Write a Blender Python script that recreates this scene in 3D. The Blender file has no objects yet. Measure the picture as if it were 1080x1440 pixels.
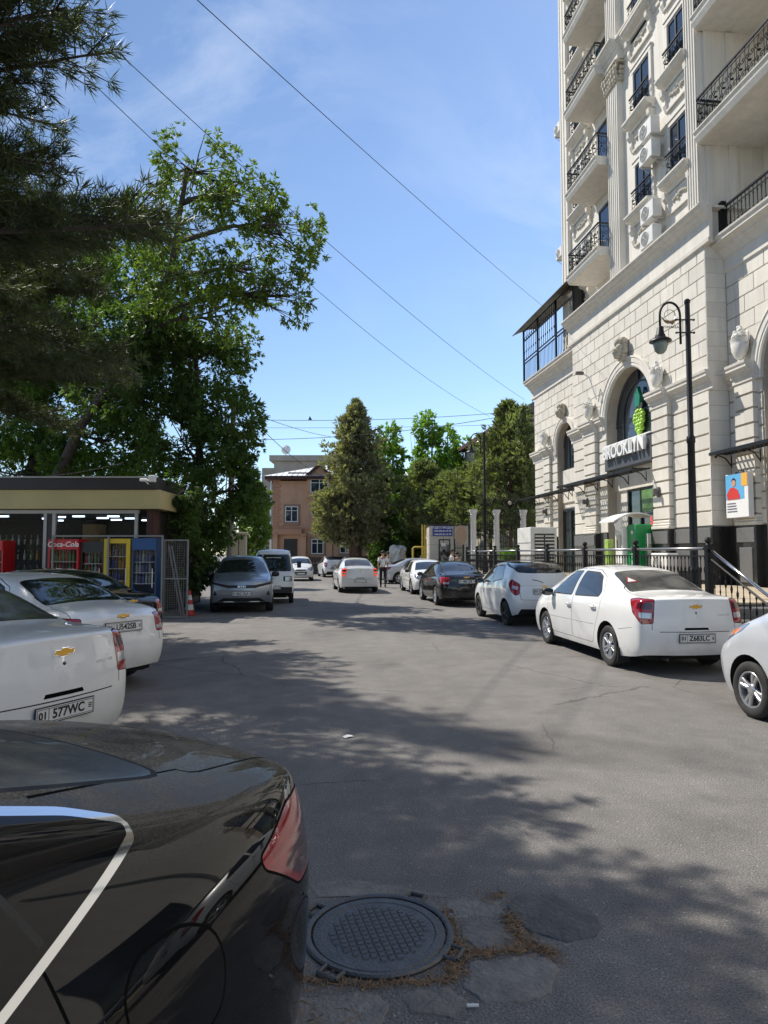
import bpy, bmesh, math, random
import numpy as np
from mathutils import Vector, Matrix, noise
from mathutils.bvhtree import BVHTree
R = math.radians
rng = np.random.default_rng(7)
random.seed(7)
sc = bpy.context.scene
COL = sc.collection

# ---------------------------------------------------------------- camera
cam_d = bpy.data.cameras.new('camera'); cam = bpy.data.objects.new('camera', cam_d); COL.objects.link(cam)
cam_d.sensor_width = 36; cam_d.sensor_fit = 'AUTO'; cam_d.lens = 24
cam_d.clip_start = 0.05; cam_d.clip_end = 3000
CAMH = 1.7; YAW = R(7.125); PITCH = math.atan(58 / 960)
cam.location = (0, 0, CAMH); cam.rotation_euler = (math.pi / 2 + PITCH, 0, -YAW)
sc.camera = cam

# ---------------------------------------------------------------- light
SUN = Vector((-1, 0.92, 1.72)).normalized()
w = bpy.data.worlds.new('World'); sc.world = w; w.use_nodes = True
nt = w.node_tree; nt.nodes.clear()
wo = nt.nodes.new('ShaderNodeOutputWorld'); bg = nt.nodes.new('ShaderNodeBackground')
sky = nt.nodes.new('ShaderNodeTexSky'); sky.sky_type = 'NISHITA'; sky.sun_disc = False
sky.sun_elevation = math.asin(SUN.z); sky.sun_rotation = math.atan2(-SUN.x, SUN.y)
sky.altitude = 400; sky.air_density = 1.0; sky.dust_density = 0.2; sky.ozone_density = 2.6
bg.inputs['Strength'].default_value = 0.135
# thin cirrus, the same all over the sky
tc = nt.nodes.new('ShaderNodeTexCoord'); mp = nt.nodes.new('ShaderNodeMapping')
mp.inputs['Rotation'].default_value = (0.5, 0.35, 0.6); mp.inputs['Scale'].default_value = (2.2, 5.2, 3.4)
n1 = nt.nodes.new('ShaderNodeTexNoise'); n1.inputs['Scale'].default_value = 1.3; n1.inputs['Detail'].default_value = 9; n1.inputs['Roughness'].default_value = 0.62; n1.inputs['Distortion'].default_value = 0.5
n2 = nt.nodes.new('ShaderNodeTexNoise'); n2.inputs['Scale'].default_value = 2.1; n2.inputs['Detail'].default_value = 2
r1 = nt.nodes.new('ShaderNodeMapRange'); r1.inputs[1].default_value = 0.5; r1.inputs[2].default_value = 0.8
r2 = nt.nodes.new('ShaderNodeMapRange'); r2.inputs[1].default_value = 0.46; r2.inputs[2].default_value = 0.66
mu = nt.nodes.new('ShaderNodeMath'); mu.operation = 'MULTIPLY'
mu2 = nt.nodes.new('ShaderNodeMath'); mu2.operation = 'MULTIPLY'; mu2.inputs[1].default_value = 0.34
mx = nt.nodes.new('ShaderNodeMixRGB'); mx.inputs[2].default_value = (6.6, 7.0, 7.4, 1)
L = nt.links.new
L(tc.outputs['Generated'], mp.inputs[0]); L(mp.outputs[0], n1.inputs[0]); L(tc.outputs['Generated'], n2.inputs[0])
L(n1.outputs[0], r1.inputs[0]); L(n2.outputs[0], r2.inputs[0]); L(r1.outputs[0], mu.inputs[0]); L(r2.outputs[0], mu.inputs[1])
L(mu.outputs[0], mu2.inputs[0]); L(mu2.outputs[0], mx.inputs[0]); L(sky.outputs[0], mx.inputs[1]); L(mx.outputs[0], bg.inputs[0]); L(bg.outputs[0], wo.inputs[0])
sun_d = bpy.data.lights.new('sun', 'SUN'); sun_d.energy = 4.6; sun_d.angle = R(0.53); sun_d.color = (1.0, 0.935, 0.84)
sun = bpy.data.objects.new('sun', sun_d); COL.objects.link(sun)
sun.rotation_euler = (-SUN).to_track_quat('-Z', 'Y').to_euler(); sun.location = (-20, 15, 40)
sc.view_settings.view_transform = 'Standard'; sc.view_settings.look = 'None'
sc.view_settings.exposure = 0.42; sc.view_settings.gamma = 1.0; sc.view_settings.use_curve_mapping = False

# ---------------------------------------------------------------- materials
MATS = {}
def _n(nt, t, **k):
    n = nt.nodes.new('ShaderNode' + t)
    for a, b in k.items():
        if a in n.inputs.keys(): n.inputs[a].default_value = b
        else: setattr(n, a, b)
    return n
def mat(name, col, rough=0.6, metal=0.0, var=0.0, scale=4.0, bump=0.0, bscale=40.0, coat=0.0, spec=0.5, rvar=0.0, emit=None, estr=0.0,
        dirt=None, dscale=1.5, damt=0.5, alpha=1.0, trans=0.0, transl=0.0, objvar=0.0, streak=0.0):
    """principled material: colour varied by noise, an optional second tone (dirt), fine bump"""
    if name in MATS: return MATS[name]
    m = bpy.data.materials.new(name); MATS[name] = m; m.use_nodes = True
    nt = m.node_tree; b = nt.nodes['Principled BSDF']; out = nt.nodes['Material Output']
    b.inputs['Base Color'].default_value = (*col, 1); b.inputs['Roughness'].default_value = rough; b.inputs['Metallic'].default_value = metal
    b.inputs['Specular IOR Level'].default_value = spec
    b.inputs['Coat Weight'].default_value = coat; b.inputs['Coat Roughness'].default_value = 0.03
    if trans: b.inputs['Transmission Weight'].default_value = trans
    if alpha < 1: b.inputs['Alpha'].default_value = alpha
    L = nt.links.new
    tc = None
    if var or bump or dirt or rvar or streak:
        tc = _n(nt, 'TexCoord')
    cur = None
    if var:
        nz = _n(nt, 'TexNoise', Scale=scale, Detail=6.0, Roughness=0.65); L(tc.outputs['Object'], nz.inputs[0])
        mr = _n(nt, 'MapRange'); mr.inputs[1].default_value = 0.25; mr.inputs[2].default_value = 0.75; mr.inputs[3].default_value = 1 - var; mr.inputs[4].default_value = 1 + var
        L(nz.outputs[0], mr.inputs[0])
        mm = _n(nt, 'MixRGB', blend_type='MULTIPLY'); mm.inputs[0].default_value = 1; mm.inputs[1].default_value = (*col, 1)
        L(mr.outputs[0], mm.inputs[2]); cur = mm.outputs[0]
        if rvar:
            mr2 = _n(nt, 'MapRange'); mr2.inputs[3].default_value = max(0, rough - rvar); mr2.inputs[4].default_value = min(1, rough + rvar)
            L(nz.outputs[0], mr2.inputs[0]); L(mr2.outputs[0], b.inputs['Roughness'])
    if streak:
        mp = _n(nt, 'Mapping'); mp.inputs['Scale'].default_value = (5.0, 5.0, 0.28); L(tc.outputs['Object'], mp.inputs[0])
        nz = _n(nt, 'TexNoise', Scale=1.0, Detail=7.0, Roughness=0.7); L(mp.outputs[0], nz.inputs[0])
        mr = _n(nt, 'MapRange'); mr.inputs[1].default_value = 0.35; mr.inputs[2].default_value = 0.7; mr.inputs[3].default_value = 1.05; mr.inputs[4].default_value = 1 - streak; L(nz.outputs[0], mr.inputs[0])
        mm = _n(nt, 'MixRGB', blend_type='MULTIPLY'); mm.inputs[0].default_value = 1
        if cur: L(cur, mm.inputs[1])
        else: mm.inputs[1].default_value = (*col, 1)
        L(mr.outputs[0], mm.inputs[2]); cur = mm.outputs[0]
    if objvar:
        oi = _n(nt, 'ObjectInfo'); mr = _n(nt, 'MapRange'); mr.inputs[3].default_value = 1 - objvar; mr.inputs[4].default_value = 1 + objvar
        L(oi.outputs['Random'], mr.inputs[0]); mm = _n(nt, 'MixRGB', blend_type='MULTIPLY'); mm.inputs[0].default_value = 1
        if cur: L(cur, mm.inputs[1])
        else: mm.inputs[1].default_value = (*col, 1)
        L(mr.outputs[0], mm.inputs[2]); cur = mm.outputs[0]
    if dirt:
        nz = _n(nt, 'TexNoise', Scale=dscale, Detail=8.0, Roughness=0.7, Distortion=0.3); L(tc.outputs['Object'], nz.inputs[0])
        mr = _n(nt, 'MapRange'); mr.inputs[1].default_value = 0.45; mr.inputs[2].default_value = 0.75; mr.inputs[4].default_value = damt
        L(nz.outputs[0], mr.inputs[0])
        mm = _n(nt, 'MixRGB'); mm.inputs[2].default_value = (*dirt, 1); L(mr.outputs[0], mm.inputs[0])
        if cur: L(cur, mm.inputs[1])
        else: mm.inputs[1].default_value = (*col, 1)
        cur = mm.outputs[0]
    if cur: L(cur, b.inputs['Base Color'])
    if bump:
        nz = _n(nt, 'TexNoise', Scale=bscale, Detail=4.0); L(tc.outputs['Object'], nz.inputs[0])
        bp = _n(nt, 'Bump', Strength=bump, Distance=0.02); L(nz.outputs[0], bp.inputs['Height']); L(bp.outputs[0], b.inputs['Normal'])
    if emit: b.inputs['Emission Color'].default_value = (*emit, 1); b.inputs['Emission Strength'].default_value = estr
    if transl:
        tr = _n(nt, 'BsdfTranslucent'); mx = _n(nt, 'MixShader'); mx.inputs[0].default_value = transl
        if cur:
            hs = _n(nt, 'MixRGB', blend_type='MULTIPLY'); hs.inputs[0].default_value = 1; L(cur, hs.inputs[1]); hs.inputs[2].default_value = (1.5, 1.7, 0.6, 1); L(hs.outputs[0], tr.inputs[0])
        else: tr.inputs[0].default_value = (col[0] * 1.5, col[1] * 1.7, col[2] * .6, 1)
        L(b.outputs[0], mx.inputs[1]); L(tr.outputs[0], mx.inputs[2]); L(mx.outputs[0], out.inputs['Surface'])
    return m

# ---------------------------------------------------------------- mesh helpers
def link(o, parent=None):
    COL.objects.link(o)
    if parent is not None: o.parent = parent
    return o
def tag(o, label=None, cat=None, group=None, kind=None):
    if label: o['label'] = label
    if cat: o['category'] = cat
    if group: o['group'] = group
    if kind: o['kind'] = kind
    return o
def thing(name, label, cat, loc=(0, 0, 0), rz=0.0, group=None):
    o = bpy.data.objects.new(name, None); o.empty_display_size = 0.2; COL.objects.link(o)
    o.location = loc; o.rotation_euler = (0, 0, rz)
    return tag(o, label, cat, group)
def npmesh(name, V, F, mat=None, smooth=False):
    """fast mesh from numpy arrays, F (n,3) or (n,4)"""
    V = np.asarray(V, np.float32); F = np.asarray(F, np.int32); k = F.shape[1]
    me = bpy.data.meshes.new(name); me.vertices.add(len(V)); me.vertices.foreach_set('co', V.ravel())
    me.loops.add(F.size); me.loops.foreach_set('vertex_index', F.ravel())
    me.polygons.add(len(F)); me.polygons.foreach_set('loop_start', np.arange(0, F.size, k, dtype=np.int32))
    if smooth: me.polygons.foreach_set('use_smooth', np.ones(len(F), bool))
    me.update(calc_edges=True)
    if mat: me.materials.append(mat)
    return me
class MB:
    """collects verts and faces, then links them as ONE mesh object"""
    def __init__(s): s.v = []; s.f = []
    def add(s, V, F):
        n = len(s.v); s.v += [tuple(p) for p in V]; s.f += [tuple(i + n for i in f) for f in F]; return s
    def box(s, x0, x1, y0, y1, z0, z1):
        return s.add([(x0, y0, z0), (x1, y0, z0), (x1, y1, z0), (x0, y1, z0), (x0, y0, z1), (x1, y0, z1), (x1, y1, z1), (x0, y1, z1)],
                     [(0, 3, 2, 1), (4, 5, 6, 7), (0, 1, 5, 4), (1, 2, 6, 5), (2, 3, 7, 6), (3, 0, 4, 7)])
    def bbox(s, x0, x1, y0, y1, z0, z1, b=0.02):
        """box with chamfered edges"""
        pts = []
        for sx, X, ix in ((-1, x0, x0 + b), (1, x1, x1 - b)):
            pts
        bm = bmesh.new(); bmesh.ops.create_cube(bm, size=1)
        for v in bm.verts: v.co = Vector(((x0 + x1) / 2 + v.co.x * (x1 - x0), (y0 + y1) / 2 + v.co.y * (y1 - y0), (z0 + z1) / 2 + v.co.z * (z1 - z0)))
        bmesh.ops.bevel(bm, geom=bm.edges[:], offset=b, segments=1, affect='EDGES', profile=0.5)
        bm.verts.index_update(); s.add([v.co for v in bm.verts], [[v.index for v in f.verts] for f in bm.faces]); bm.free(); return s
    def prism(s, pts, axis, a, b):
        """extrude a 2D polygon along axis ('x': pts are (y,z); 'y': (x,z); 'z': (x,y))"""
        def P(p, t): return {'x': (t, p[0], p[1]), 'y': (p[0], t, p[1]), 'z': (p[0], p[1], t)}[axis]
        n = len(pts); V = [P(p, a) for p in pts] + [P(p, b) for p in pts]
        F = [tuple(range(n))[::-1], tuple(range(n, 2 * n))] + [(i, (i + 1) % n, n + (i + 1) % n, n + i) for i in range(n)]
        return s.add(V, F)
    def tube(s, path, r, n=8, caps=True, closed=False):
        P = [Vector(p) for p in path]; m = len(P); rs = r if hasattr(r, '__len__') else [r] * m
        V = []; up = None
        for i, p in enumerate(P):
            if closed: t = P[(i + 1) % m] - P[i - 1]
            else: t = P[min(i + 1, m - 1)] - P[max(i - 1, 0)]
            t = t.normalized() if t.length > 1e-9 else Vector((0, 0, 1))
            if up is None: up = Vector((0, 0, 1)) if abs(t.z) < 0.9 else Vector((1, 0, 0))
            a = t.cross(up); a = a.normalized() if a.length > 1e-6 else t.orthogonal().normalized(); b = a.cross(t).normalized(); up = b
            for k in range(n):
                q = 2 * math.pi * k / n; V.append(p + (a * math.cos(q) + b * math.sin(q)) * rs[i])
        F = []
        for i in range(m if closed else m - 1):
            j = (i + 1) % m
            for k in range(n): k2 = (k + 1) % n; F.append((i * n + k, j * n + k, j * n + k2, i * n + k2))
        if caps and not closed: F.append(tuple(range(n))); F.append(tuple(range((m - 1) * n, m * n))[::-1])
        return s.add(V, F)
    def lathe(s, prof, c=(0, 0, 0), n=16, axis='z', sy=1.0):
        V = []; F = []; m = len(prof)
        for r, h in prof:
            for k in range(n):
                q = 2 * math.pi * k / n; x, y = r * math.cos(q), r * math.sin(q) * sy
                V.append({'z': (c[0] + x, c[1] + y, c[2] + h), 'y': (c[0] + x, c[1] + h, c[2] + y), 'x': (c[0] + h, c[1] + x, c[2] + y)}[axis])
        for i in range(m - 1):
            for k in range(n): k2 = (k + 1) % n; F.append((i * n + k, i * n + k2, (i + 1) * n + k2, (i + 1) * n + k))
        F.append(tuple(range(n))[::-1]); F.append(tuple(range((m - 1) * n, m * n)))
        return s.add(V, F)
    def ball(s, c, r, n=10, m=6, sx=1, sy=1, sz=1):
        return s.lathe([(max(1e-3, r * math.sin(math.pi * i / m)) , -r * math.cos(math.pi * i / m) * sz) for i in range(m + 1)], c, n)
    def sheet(s, pts): return s.add(pts, [tuple(range(len(pts)))])
    def xf(s, M, start=0):
        s.v[start:] = [tuple(M @ Vector(p)) for p in s.v[start:]]; return s
    def mesh(s, name, mat=None, smooth=False, recalc=True):
        me = bpy.data.meshes.new(name); me.from_pydata(s.v, [], s.f)
        if recalc:
            bm = bmesh.new(); bm.from_mesh(me); bmesh.ops.recalc_face_normals(bm, faces=bm.faces[:]); bm.to_mesh(me); bm.free()
        if smooth:
            for p in me.polygons: p.use_smooth = True
            if smooth != True: me.set_sharp_from_angle(angle=R(smooth))
        if mat: me.materials.append(mat)
        return me
    def obj(s, name, mat=None, parent=None, smooth=False, loc=None, rot=None):
        o = bpy.data.objects.new(name, s.mesh(name, mat, smooth)); link(o, parent)
        if loc is not None: o.location = loc
        if rot is not None: o.rotation_euler = rot
        return o
def inst(name, me, parent=None, loc=(0, 0, 0), rot=None, scale=None):
    o = bpy.data.objects.new(name, me); link(o, parent); o.location = loc
    if rot is not None: o.rotation_euler = rot
    if scale is not None: o.scale = scale
    return o
def kids(o): return [c for c in bpy.data.objects if c.parent == o]
def copy_tree(o, parent=None):
    c = o.copy(); COL.objects.link(c); c.parent = parent
    for k in o.children: copy_tree(k, c)
    return c
_fc = {}
def text_mesh(txt, size, mat, depth=0.004, name='lettering', bold=0.0, sx=1.0, center=True, shear=0.0):
    cu = bpy.data.curves.new('txt', 'FONT'); cu.body = txt; cu.size = size; cu.extrude = depth / 2; cu.offset = bold; cu.shear = shear
    cu.resolution_u = 3
    if center: cu.align_x = 'CENTER'; cu.align_y = 'CENTER'
    o = bpy.data.objects.new('txt', cu); COL.objects.link(o)
    dg = bpy.context.evaluated_depsgraph_get(); me = bpy.data.meshes.new_from_object(o.evaluated_get(dg)); bpy.data.objects.remove(o)
    me.name = name; me.materials.clear(); me.materials.append(mat)
    if sx != 1: me.transform(Matrix.Diagonal((sx, 1, 1, 1)))
    return me
# camera-plane bookkeeping used while laying the place out: u to the right of the view axis, d along it, both in metres on the ground
def W(u, d): return (u * math.cos(YAW) + d * math.sin(YAW), -u * math.sin(YAW) + d * math.cos(YAW))
def look(u, d): return W(u, d)
FACE = -YAW   # rotation that turns a thing's local +x along the picture plane

# shared materials
M_iron = mat('wrought_iron', (0.012, 0.012, 0.014), 0.45, 0.4, var=0.3, scale=8, spec=0.5)
M_chrome = mat('chrome', (0.75, 0.76, 0.78), 0.08, 1.0)
M_steel = mat('brushed_steel', (0.6, 0.6, 0.6), 0.3, 1.0)
M_black = mat('black_plastic', (0.012, 0.012, 0.013), 0.5, var=0.2)
M_white = mat('white_paint', (0.78, 0.78, 0.77), 0.45, var=0.05)
# ================================================================ ground
def asphalt():
    m = bpy.data.materials.new('asphalt'); m.use_nodes = True; nt = m.node_tree; L = nt.links.new; b = nt.nodes['Principled BSDF']
    tc = _n(nt, 'TexCoord')
    big = _n(nt, 'TexNoise', Scale=0.22, Detail=5.0, Roughness=0.6); L(tc.outputs['Object'], big.inputs[0])
    mid = _n(nt, 'TexNoise', Scale=2.6, Detail=8.0, Roughness=0.7); L(tc.outputs['Object'], mid.inputs[0])
    fine = _n(nt, 'TexNoise', Scale=95.0, Detail=3.0, Roughness=0.8); L(tc.outputs['Object'], fine.inputs[0])
    agg = _n(nt, 'TexVoronoi', Scale=110.0); L(tc.outputs['Object'], agg.inputs[0])
    def rmp(src, a, b_, lo, hi):
        r = _n(nt, 'MapRange'); r.inputs[1].default_value = a; r.inputs[2].default_value = b_; r.inputs[3].default_value = lo; r.inputs[4].default_value = hi; L(src, r.inputs[0]); return r.outputs[0]
    def mul(a, c):
        q = _n(nt, 'Math', operation='MULTIPLY'); L(a, q.inputs[0]); L(c, q.inputs[1]); return q.outputs[0]
    v = mul(mul(rmp(big.outputs[0], .3, .7, .86, 1.14), rmp(mid.outputs[0], .3, .7, .82, 1.17)), rmp(fine.outputs[0], .3, .7, .38, 1.7))
    # stretched streaks along the street from traffic
    mp = _n(nt, 'Mapping'); mp.inputs['Scale'].default_value = (1.2, 0.09, 1); L(tc.outputs['Object'], mp.inputs[0])
    st = _n(nt, 'TexNoise', Scale=1.0, Detail=4.0); L(mp.outputs[0], st.inputs[0]); v = mul(v, rmp(st.outputs[0], .35, .65, .93, 1.07))
    sp = rmp(agg.outputs['Color'], .86, 1.0, 1.0, 2.1); v = mul(v, sp)
    oil = _n(nt, 'TexNoise', Scale=0.55, Detail=3.0, Roughness=.5, Distortion=.8); L(tc.outputs['Object'], oil.inputs[0]); v = mul(v, rmp(oil.outputs[0], .57, .70, 1.0, .70))
    pat = _n(nt, 'TexVoronoi', Scale=0.16); L(tc.outputs['Object'], pat.inputs[0]); v = mul(v, rmp(pat.outputs['Color'], 0, 1, .93, 1.07))
    # cracks: thin dark wandering lines
    dn = _n(nt, 'TexNoise', Scale=1.1, Detail=6.0, Roughness=.65); L(tc.outputs['Object'], dn.inputs[0])
    mxv = _n(nt, 'MixRGB'); mxv.inputs[0].default_value = 0.22; L(tc.outputs['Object'], mxv.inputs[1]); L(dn.outputs[1], mxv.inputs[2])
    vc = _n(nt, 'TexVoronoi', Scale=0.42, feature='DISTANCE_TO_EDGE'); L(mxv.outputs[0], vc.inputs[0])
    cm = _n(nt, 'TexNoise', Scale=0.35, Detail=2.0); L(tc.outputs['Object'], cm.inputs[0])
    ck = rmp(vc.outputs[0], .0008, .004, .5, 1.0)
    keep = rmp(cm.outputs[0], .47, .54, 0, 1)
    one = _n(nt, 'MixRGB'); one.inputs[1].default_value = (1, 1, 1, 1); L(keep, one.inputs[0]); L(ck, one.inputs[2])
    v = mul(v, one.outputs[0])
    cr = _n(nt, 'MixRGB', blend_type='MULTIPLY'); cr.inputs[0].default_value = 1; cr.inputs[1].default_value = (0.174, 0.164, 0.153, 1); L(v, cr.inputs[2]); L(cr.outputs[0], b.inputs['Base Color'])
    b.inputs['Roughness'].default_value = 0.86; b.inputs['Specular IOR Level'].default_value = 0.35
    bp = _n(nt, 'Bump', Strength=0.7, Distance=0.008); ad = _n(nt, 'Math', operation='ADD'); L(fine.outputs[0], ad.inputs[0]); L(agg.outputs[0], ad.inputs[1]); L(ad.outputs[0], bp.inputs['Height']); L(bp.outputs[0], b.inputs['Normal'])
    return m
M_asph = asphalt()
g = MB(); g.sheet([(-400, -200, 0), (400, -200, 0), (400, 700, 0), (-400, 700, 0)])
ground = tag(g.obj('ground', M_asph), kind='structure')

# patched asphalt round the manhole: separate slabs with gaps between them
M_slab = [mat('patch_%s' % k, c, .88, var=.28, scale=9, bump=.8, bscale=45, dirt=(0.07, 0.065, 0.06), dscale=3.5, damt=.6) for k, c in (('pale', (.22, .205, .185)), ('dark', (.12, .115, .11)), ('mid', (.19, .175, .155)))]
def patch(pts, h, m, seed):
    rd = random.Random(seed); P = []
    n = len(pts)
    for i in range(n):
        a, b = Vector(pts[i]), Vector(pts[(i + 1) % n]); k = max(3, int((b - a).length / 0.02))
        for j in range(k):
            p = a.lerp(b, j / k); s_ = noise.noise((p.x * 9, p.y * 9, seed)) * .016 + noise.noise((p.x * 34, p.y * 34, seed)) * .008 + rd.uniform(-.004, .004)
            c = (b - a).normalized(); P.append(p + Vector((c.y, -c.x)) * s_)
    c = sum(P, Vector((0, 0))) / len(P); V = []; F = []; N = len(P); rings = ((1.0, -.004), (.985, h * .6), (.955, h), (.7, h * 1.25), (.35, h * 1.3))
    for s_, z in rings:
        for p in P:
            q = c + (p - c) * s_; V.append((q.x, q.y, z + (noise.noise((q.x * 14, q.y * 14, 3 + seed)) * .007 + noise.noise((q.x * 60, q.y * 60, seed)) * .002 if z > 0 else 0)))
    for r_ in range(len(rings) - 1):
        for i in range(N): j = (i + 1) % N; F.append((r_ * N + i, r_ * N + j, (r_ + 1) * N + j, (r_ + 1) * N + i))
    F.append(tuple((len(rings) - 1) * N + i for i in range(N)))
    mb = MB(); mb.add(V, F); return mb.obj('asphalt_patch', m, ground, smooth=50)
patch([(1.02, 3.32), (1.12, 3.40), (1.28, 3.37), (1.38, 3.25), (1.40, 3.07), (1.31, 2.99), (1.18, 2.97), (1.05, 3.06), (1.0, 3.2)], .006, M_slab[1], 1)
patch([(.655, 2.74), (.72, 2.87), (.90, 2.90), (1.06, 2.86), (1.08, 2.78), (.98, 2.65), (.83, 2.60), (.70, 2.62)], .006, M_slab[0], 2)
patch([(.75, 3.17), (.88, 3.20), (.95, 3.09), (.93, 2.94), (.79, 2.95), (.72, 3.05)], .004, M_slab[2], 3)
patch([(.06, 3.62), (.22, 3.68), (.50, 3.57), (.82, 3.40), (1.0, 3.34), (.97, 3.22), (.74, 3.22), (.64, 3.42), (.40, 3.52), (.10, 3.50)], .003, M_slab[0], 4)
patch([(.0, 2.74), (.27, 2.74), (.36, 2.66), (.30, 2.54), (.0, 2.5), (-.1, 2.62)], .005, M_slab[0], 5)
patch([(.38, 2.72), (.60, 2.73), (.66, 2.63), (.58, 2.55), (.42, 2.60)], .004, M_slab[2], 6)
patch([(1.0, 3.06), (1.1, 2.95), (1.12, 2.90), (1.02, 2.93)], .003, M_slab[2], 7)
# dry needles lying in the gaps
M_ndl = mat('dry_needles', (.23, .135, .065), .8, var=.5, scale=30)
def litter(spots, n, name, parent=None):
    V = []; F = []
    for (x0, y0, x1, y1, w_, k) in spots:
        for _ in range(int(n * k)):
            t = random.random(); x = x0 + (x1 - x0) * t + random.gauss(0, w_); y = y0 + (y1 - y0) * t + random.gauss(0, w_) * random.choice((1, 1, 2.2)); a = random.uniform(0, math.pi); l = random.uniform(.012, .035); z = random.uniform(.003, .009)
            dx, dy = math.cos(a) * l, math.sin(a) * l; nx, ny = -math.sin(a) * .0014, math.cos(a) * .0014; i = len(V)
            V += [(x - dx - nx, y - dy - ny, z), (x - dx + nx, y - dy + ny, z), (x + dx + nx, y + dy + ny, z + random.uniform(-.002, .006)), (x + dx - nx, y + dy - ny, z + random.uniform(-.002, .006))]; F.append((i, i + 1, i + 2, i + 3))
    o = bpy.data.objects.new(name, npmesh(name, V, F, M_ndl)); link(o); return tag(o, kind='stuff', label='dry brown pine needles caught between the cracked asphalt patches', cat='litter')
litter([(.70, 3.32, .70, 3.0, .022, 1), (.70, 3.0, .62, 2.78, .025, 1.2), (.62, 2.78, .3, 2.78, .014, .9), (.3, 2.78, -.05, 2.86, .014, .9), (.72, 2.94, 1.03, 2.93, .018, 1.4), (.99, 3.24, .98, 3.0, .022, 1.2), (1.03, 2.98, 1.1, 2.86, .022, .8), (.9, 3.36, 1.05, 3.42, .02, .3), (.2, 2.7, .0, 2.6, .04, .25)], 125, 'needle_litter')

# ---------------------------------------------------------------- manhole
M_cast = mat('cast_iron', (.105, .102, .10), .42, .6, var=.3, scale=14, bump=.35, bscale=70, dirt=(.10, .085, .07), dscale=6, damt=.45)
mh = thing('manhole', 'round cast iron manhole cover with waffle pattern among cracked asphalt', 'manhole cover', (.37, 3.14, 0), R(8))
c = MB(); c.lathe([(.30, -.01), (.30, .006), (.293, .012), (.255, .013), (.25, .010), (.01, .010)], n=72); c.obj('cover', M_cast, mh, smooth=30)
f = MB(); f.lathe([(.335, -.02), (.335, .010), (.328, .018), (.315, .019), (.304, .014), (.303, -.02)], n=72)
for a in (R(-42), R(45), R(133), R(222)):
    ca, sa = math.cos(a), math.sin(a)
    for s_ in (-1, 1): f.tube([(ca * .325 - sa * .045 * s_, sa * .325 + ca * .045 * s_, .008), (ca * .385 - sa * .042 * s_, sa * .385 + ca * .042 * s_, .008)], .011, 8)
    f.tube([(ca * .385 - sa * .045, sa * .385 + ca * .045, .008), (ca * .385 + sa * .045, sa * .385 - ca * .045, .008)], .011, 8)
f.obj('frame', M_cast, mh, smooth=40)
bs = MB(); q = .0135; bs.add([(-q, -q, 0), (q, -q, 0), (q, q, 0), (-q, q, 0), (-q * .8, -q * .8, .005), (q * .8, -q * .8, .005), (q * .8, q * .8, .005), (-q * .8, q * .8, .005)], [(4, 5, 6, 7), (0, 1, 5, 4), (1, 2, 6, 5), (2, 3, 7, 6), (3, 0, 4, 7)])
bme = bs.mesh('boss', M_cast)
for i in range(-7, 8):
    for j in range(-7, 8):
        x, y = i * .0345, j * .0345
        if abs(x) + abs(y) < .31 and math.hypot(x, y) < .215: inst('boss', bme, mh, (x, y, .0102), (0, 0, 0))
# scraps on the road
M_paper = mat('paper', (.7, .7, .68), .7)
for nm, lb, x, y, w_, h_, rz in (('paper_scrap', 'small white paper scrap lying in the sunny middle of the road', .47, 6.42, .05, .03, .4), ('cigarette_end', 'white cigarette end beside the lower cracked patch', .66, 2.60, .045, .009, -.1)):
    m = MB()
    if h_ > .02: m.add([(-w_, -h_, .004), (0, -h_, .012), (w_, -h_ * .6, .004), (w_ * .9, h_, .008), (0, h_ * 1.1, .016), (-w_, h_, .006)], [(0, 1, 4, 5), (1, 2, 3, 4)])
    else: m.tube([(-w_ / 2, 0, .008), (w_ / 2, 0, .008)], .006, 8)
    tag(m.obj(nm, M_paper, loc=(x, y, 0.003), rot=(0, 0, rz)), lb, 'litter')
# ================================================================ cars
def paint(name, col, metal=0.0, rough=0.32, dust=None, damt=0.12):
    """clear-coated paint with a film of road dust that thickens towards the sills"""
    m = bpy.data.materials.new('paint_' + name); MATS['paint_' + name] = m; m.use_nodes = True; nt = m.node_tree; L = nt.links.new; b = nt.nodes['Principled BSDF']
    b.inputs['Metallic'].default_value = metal; b.inputs['Coat Weight'].default_value = 1.0; b.inputs['Coat Roughness'].default_value = 0.025; b.inputs['Roughness'].default_value = rough
    if max(col) < .05: b.inputs['Specular IOR Level'].default_value = 0.0
    tc = _n(nt, 'TexCoord'); sx = _n(nt, 'SeparateXYZ'); L(tc.outputs['Object'], sx.inputs[0])
    n1 = _n(nt, 'TexNoise', Scale=2.6, Detail=8.0, Roughness=.7); L(tc.outputs['Object'], n1.inputs[0])
    lo = _n(nt, 'MapRange'); lo.inputs[1].default_value = .62; lo.inputs[2].default_value = .22; lo.inputs[3].default_value = damt; lo.inputs[4].default_value = max(.42, damt); L(sx.outputs[2], lo.inputs[0])
    nr = _n(nt, 'MapRange'); nr.inputs[1].default_value = .38; nr.inputs[2].default_value = .72; L(n1.outputs[0], nr.inputs[0])
    q = _n(nt, 'Math', operation='MULTIPLY'); L(lo.outputs[0], q.inputs[0]); L(nr.outputs[0], q.inputs[1])
    mx = _n(nt, 'MixRGB'); mx.inputs[1].default_value = (*col, 1); mx.inputs[2].default_value = (*(dust or (0.30, 0.265, 0.22)), 1); L(q.outputs[0], mx.inputs[0]); L(mx.outputs[0], b.inputs['Base Color'])
    cw = _n(nt, 'MapRange'); cw.inputs[3].default_value = 1.0; cw.inputs[4].default_value = .3; L(q.outputs[0], cw.inputs[0]); L(cw.outputs[0], b.inputs['Coat Weight'])
    return m
P_white = paint('white', (0.80, 0.80, 0.79), damt=0.10)
P_pearl = paint('pearl', (0.74, 0.74, 0.735), damt=0.08)
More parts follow.
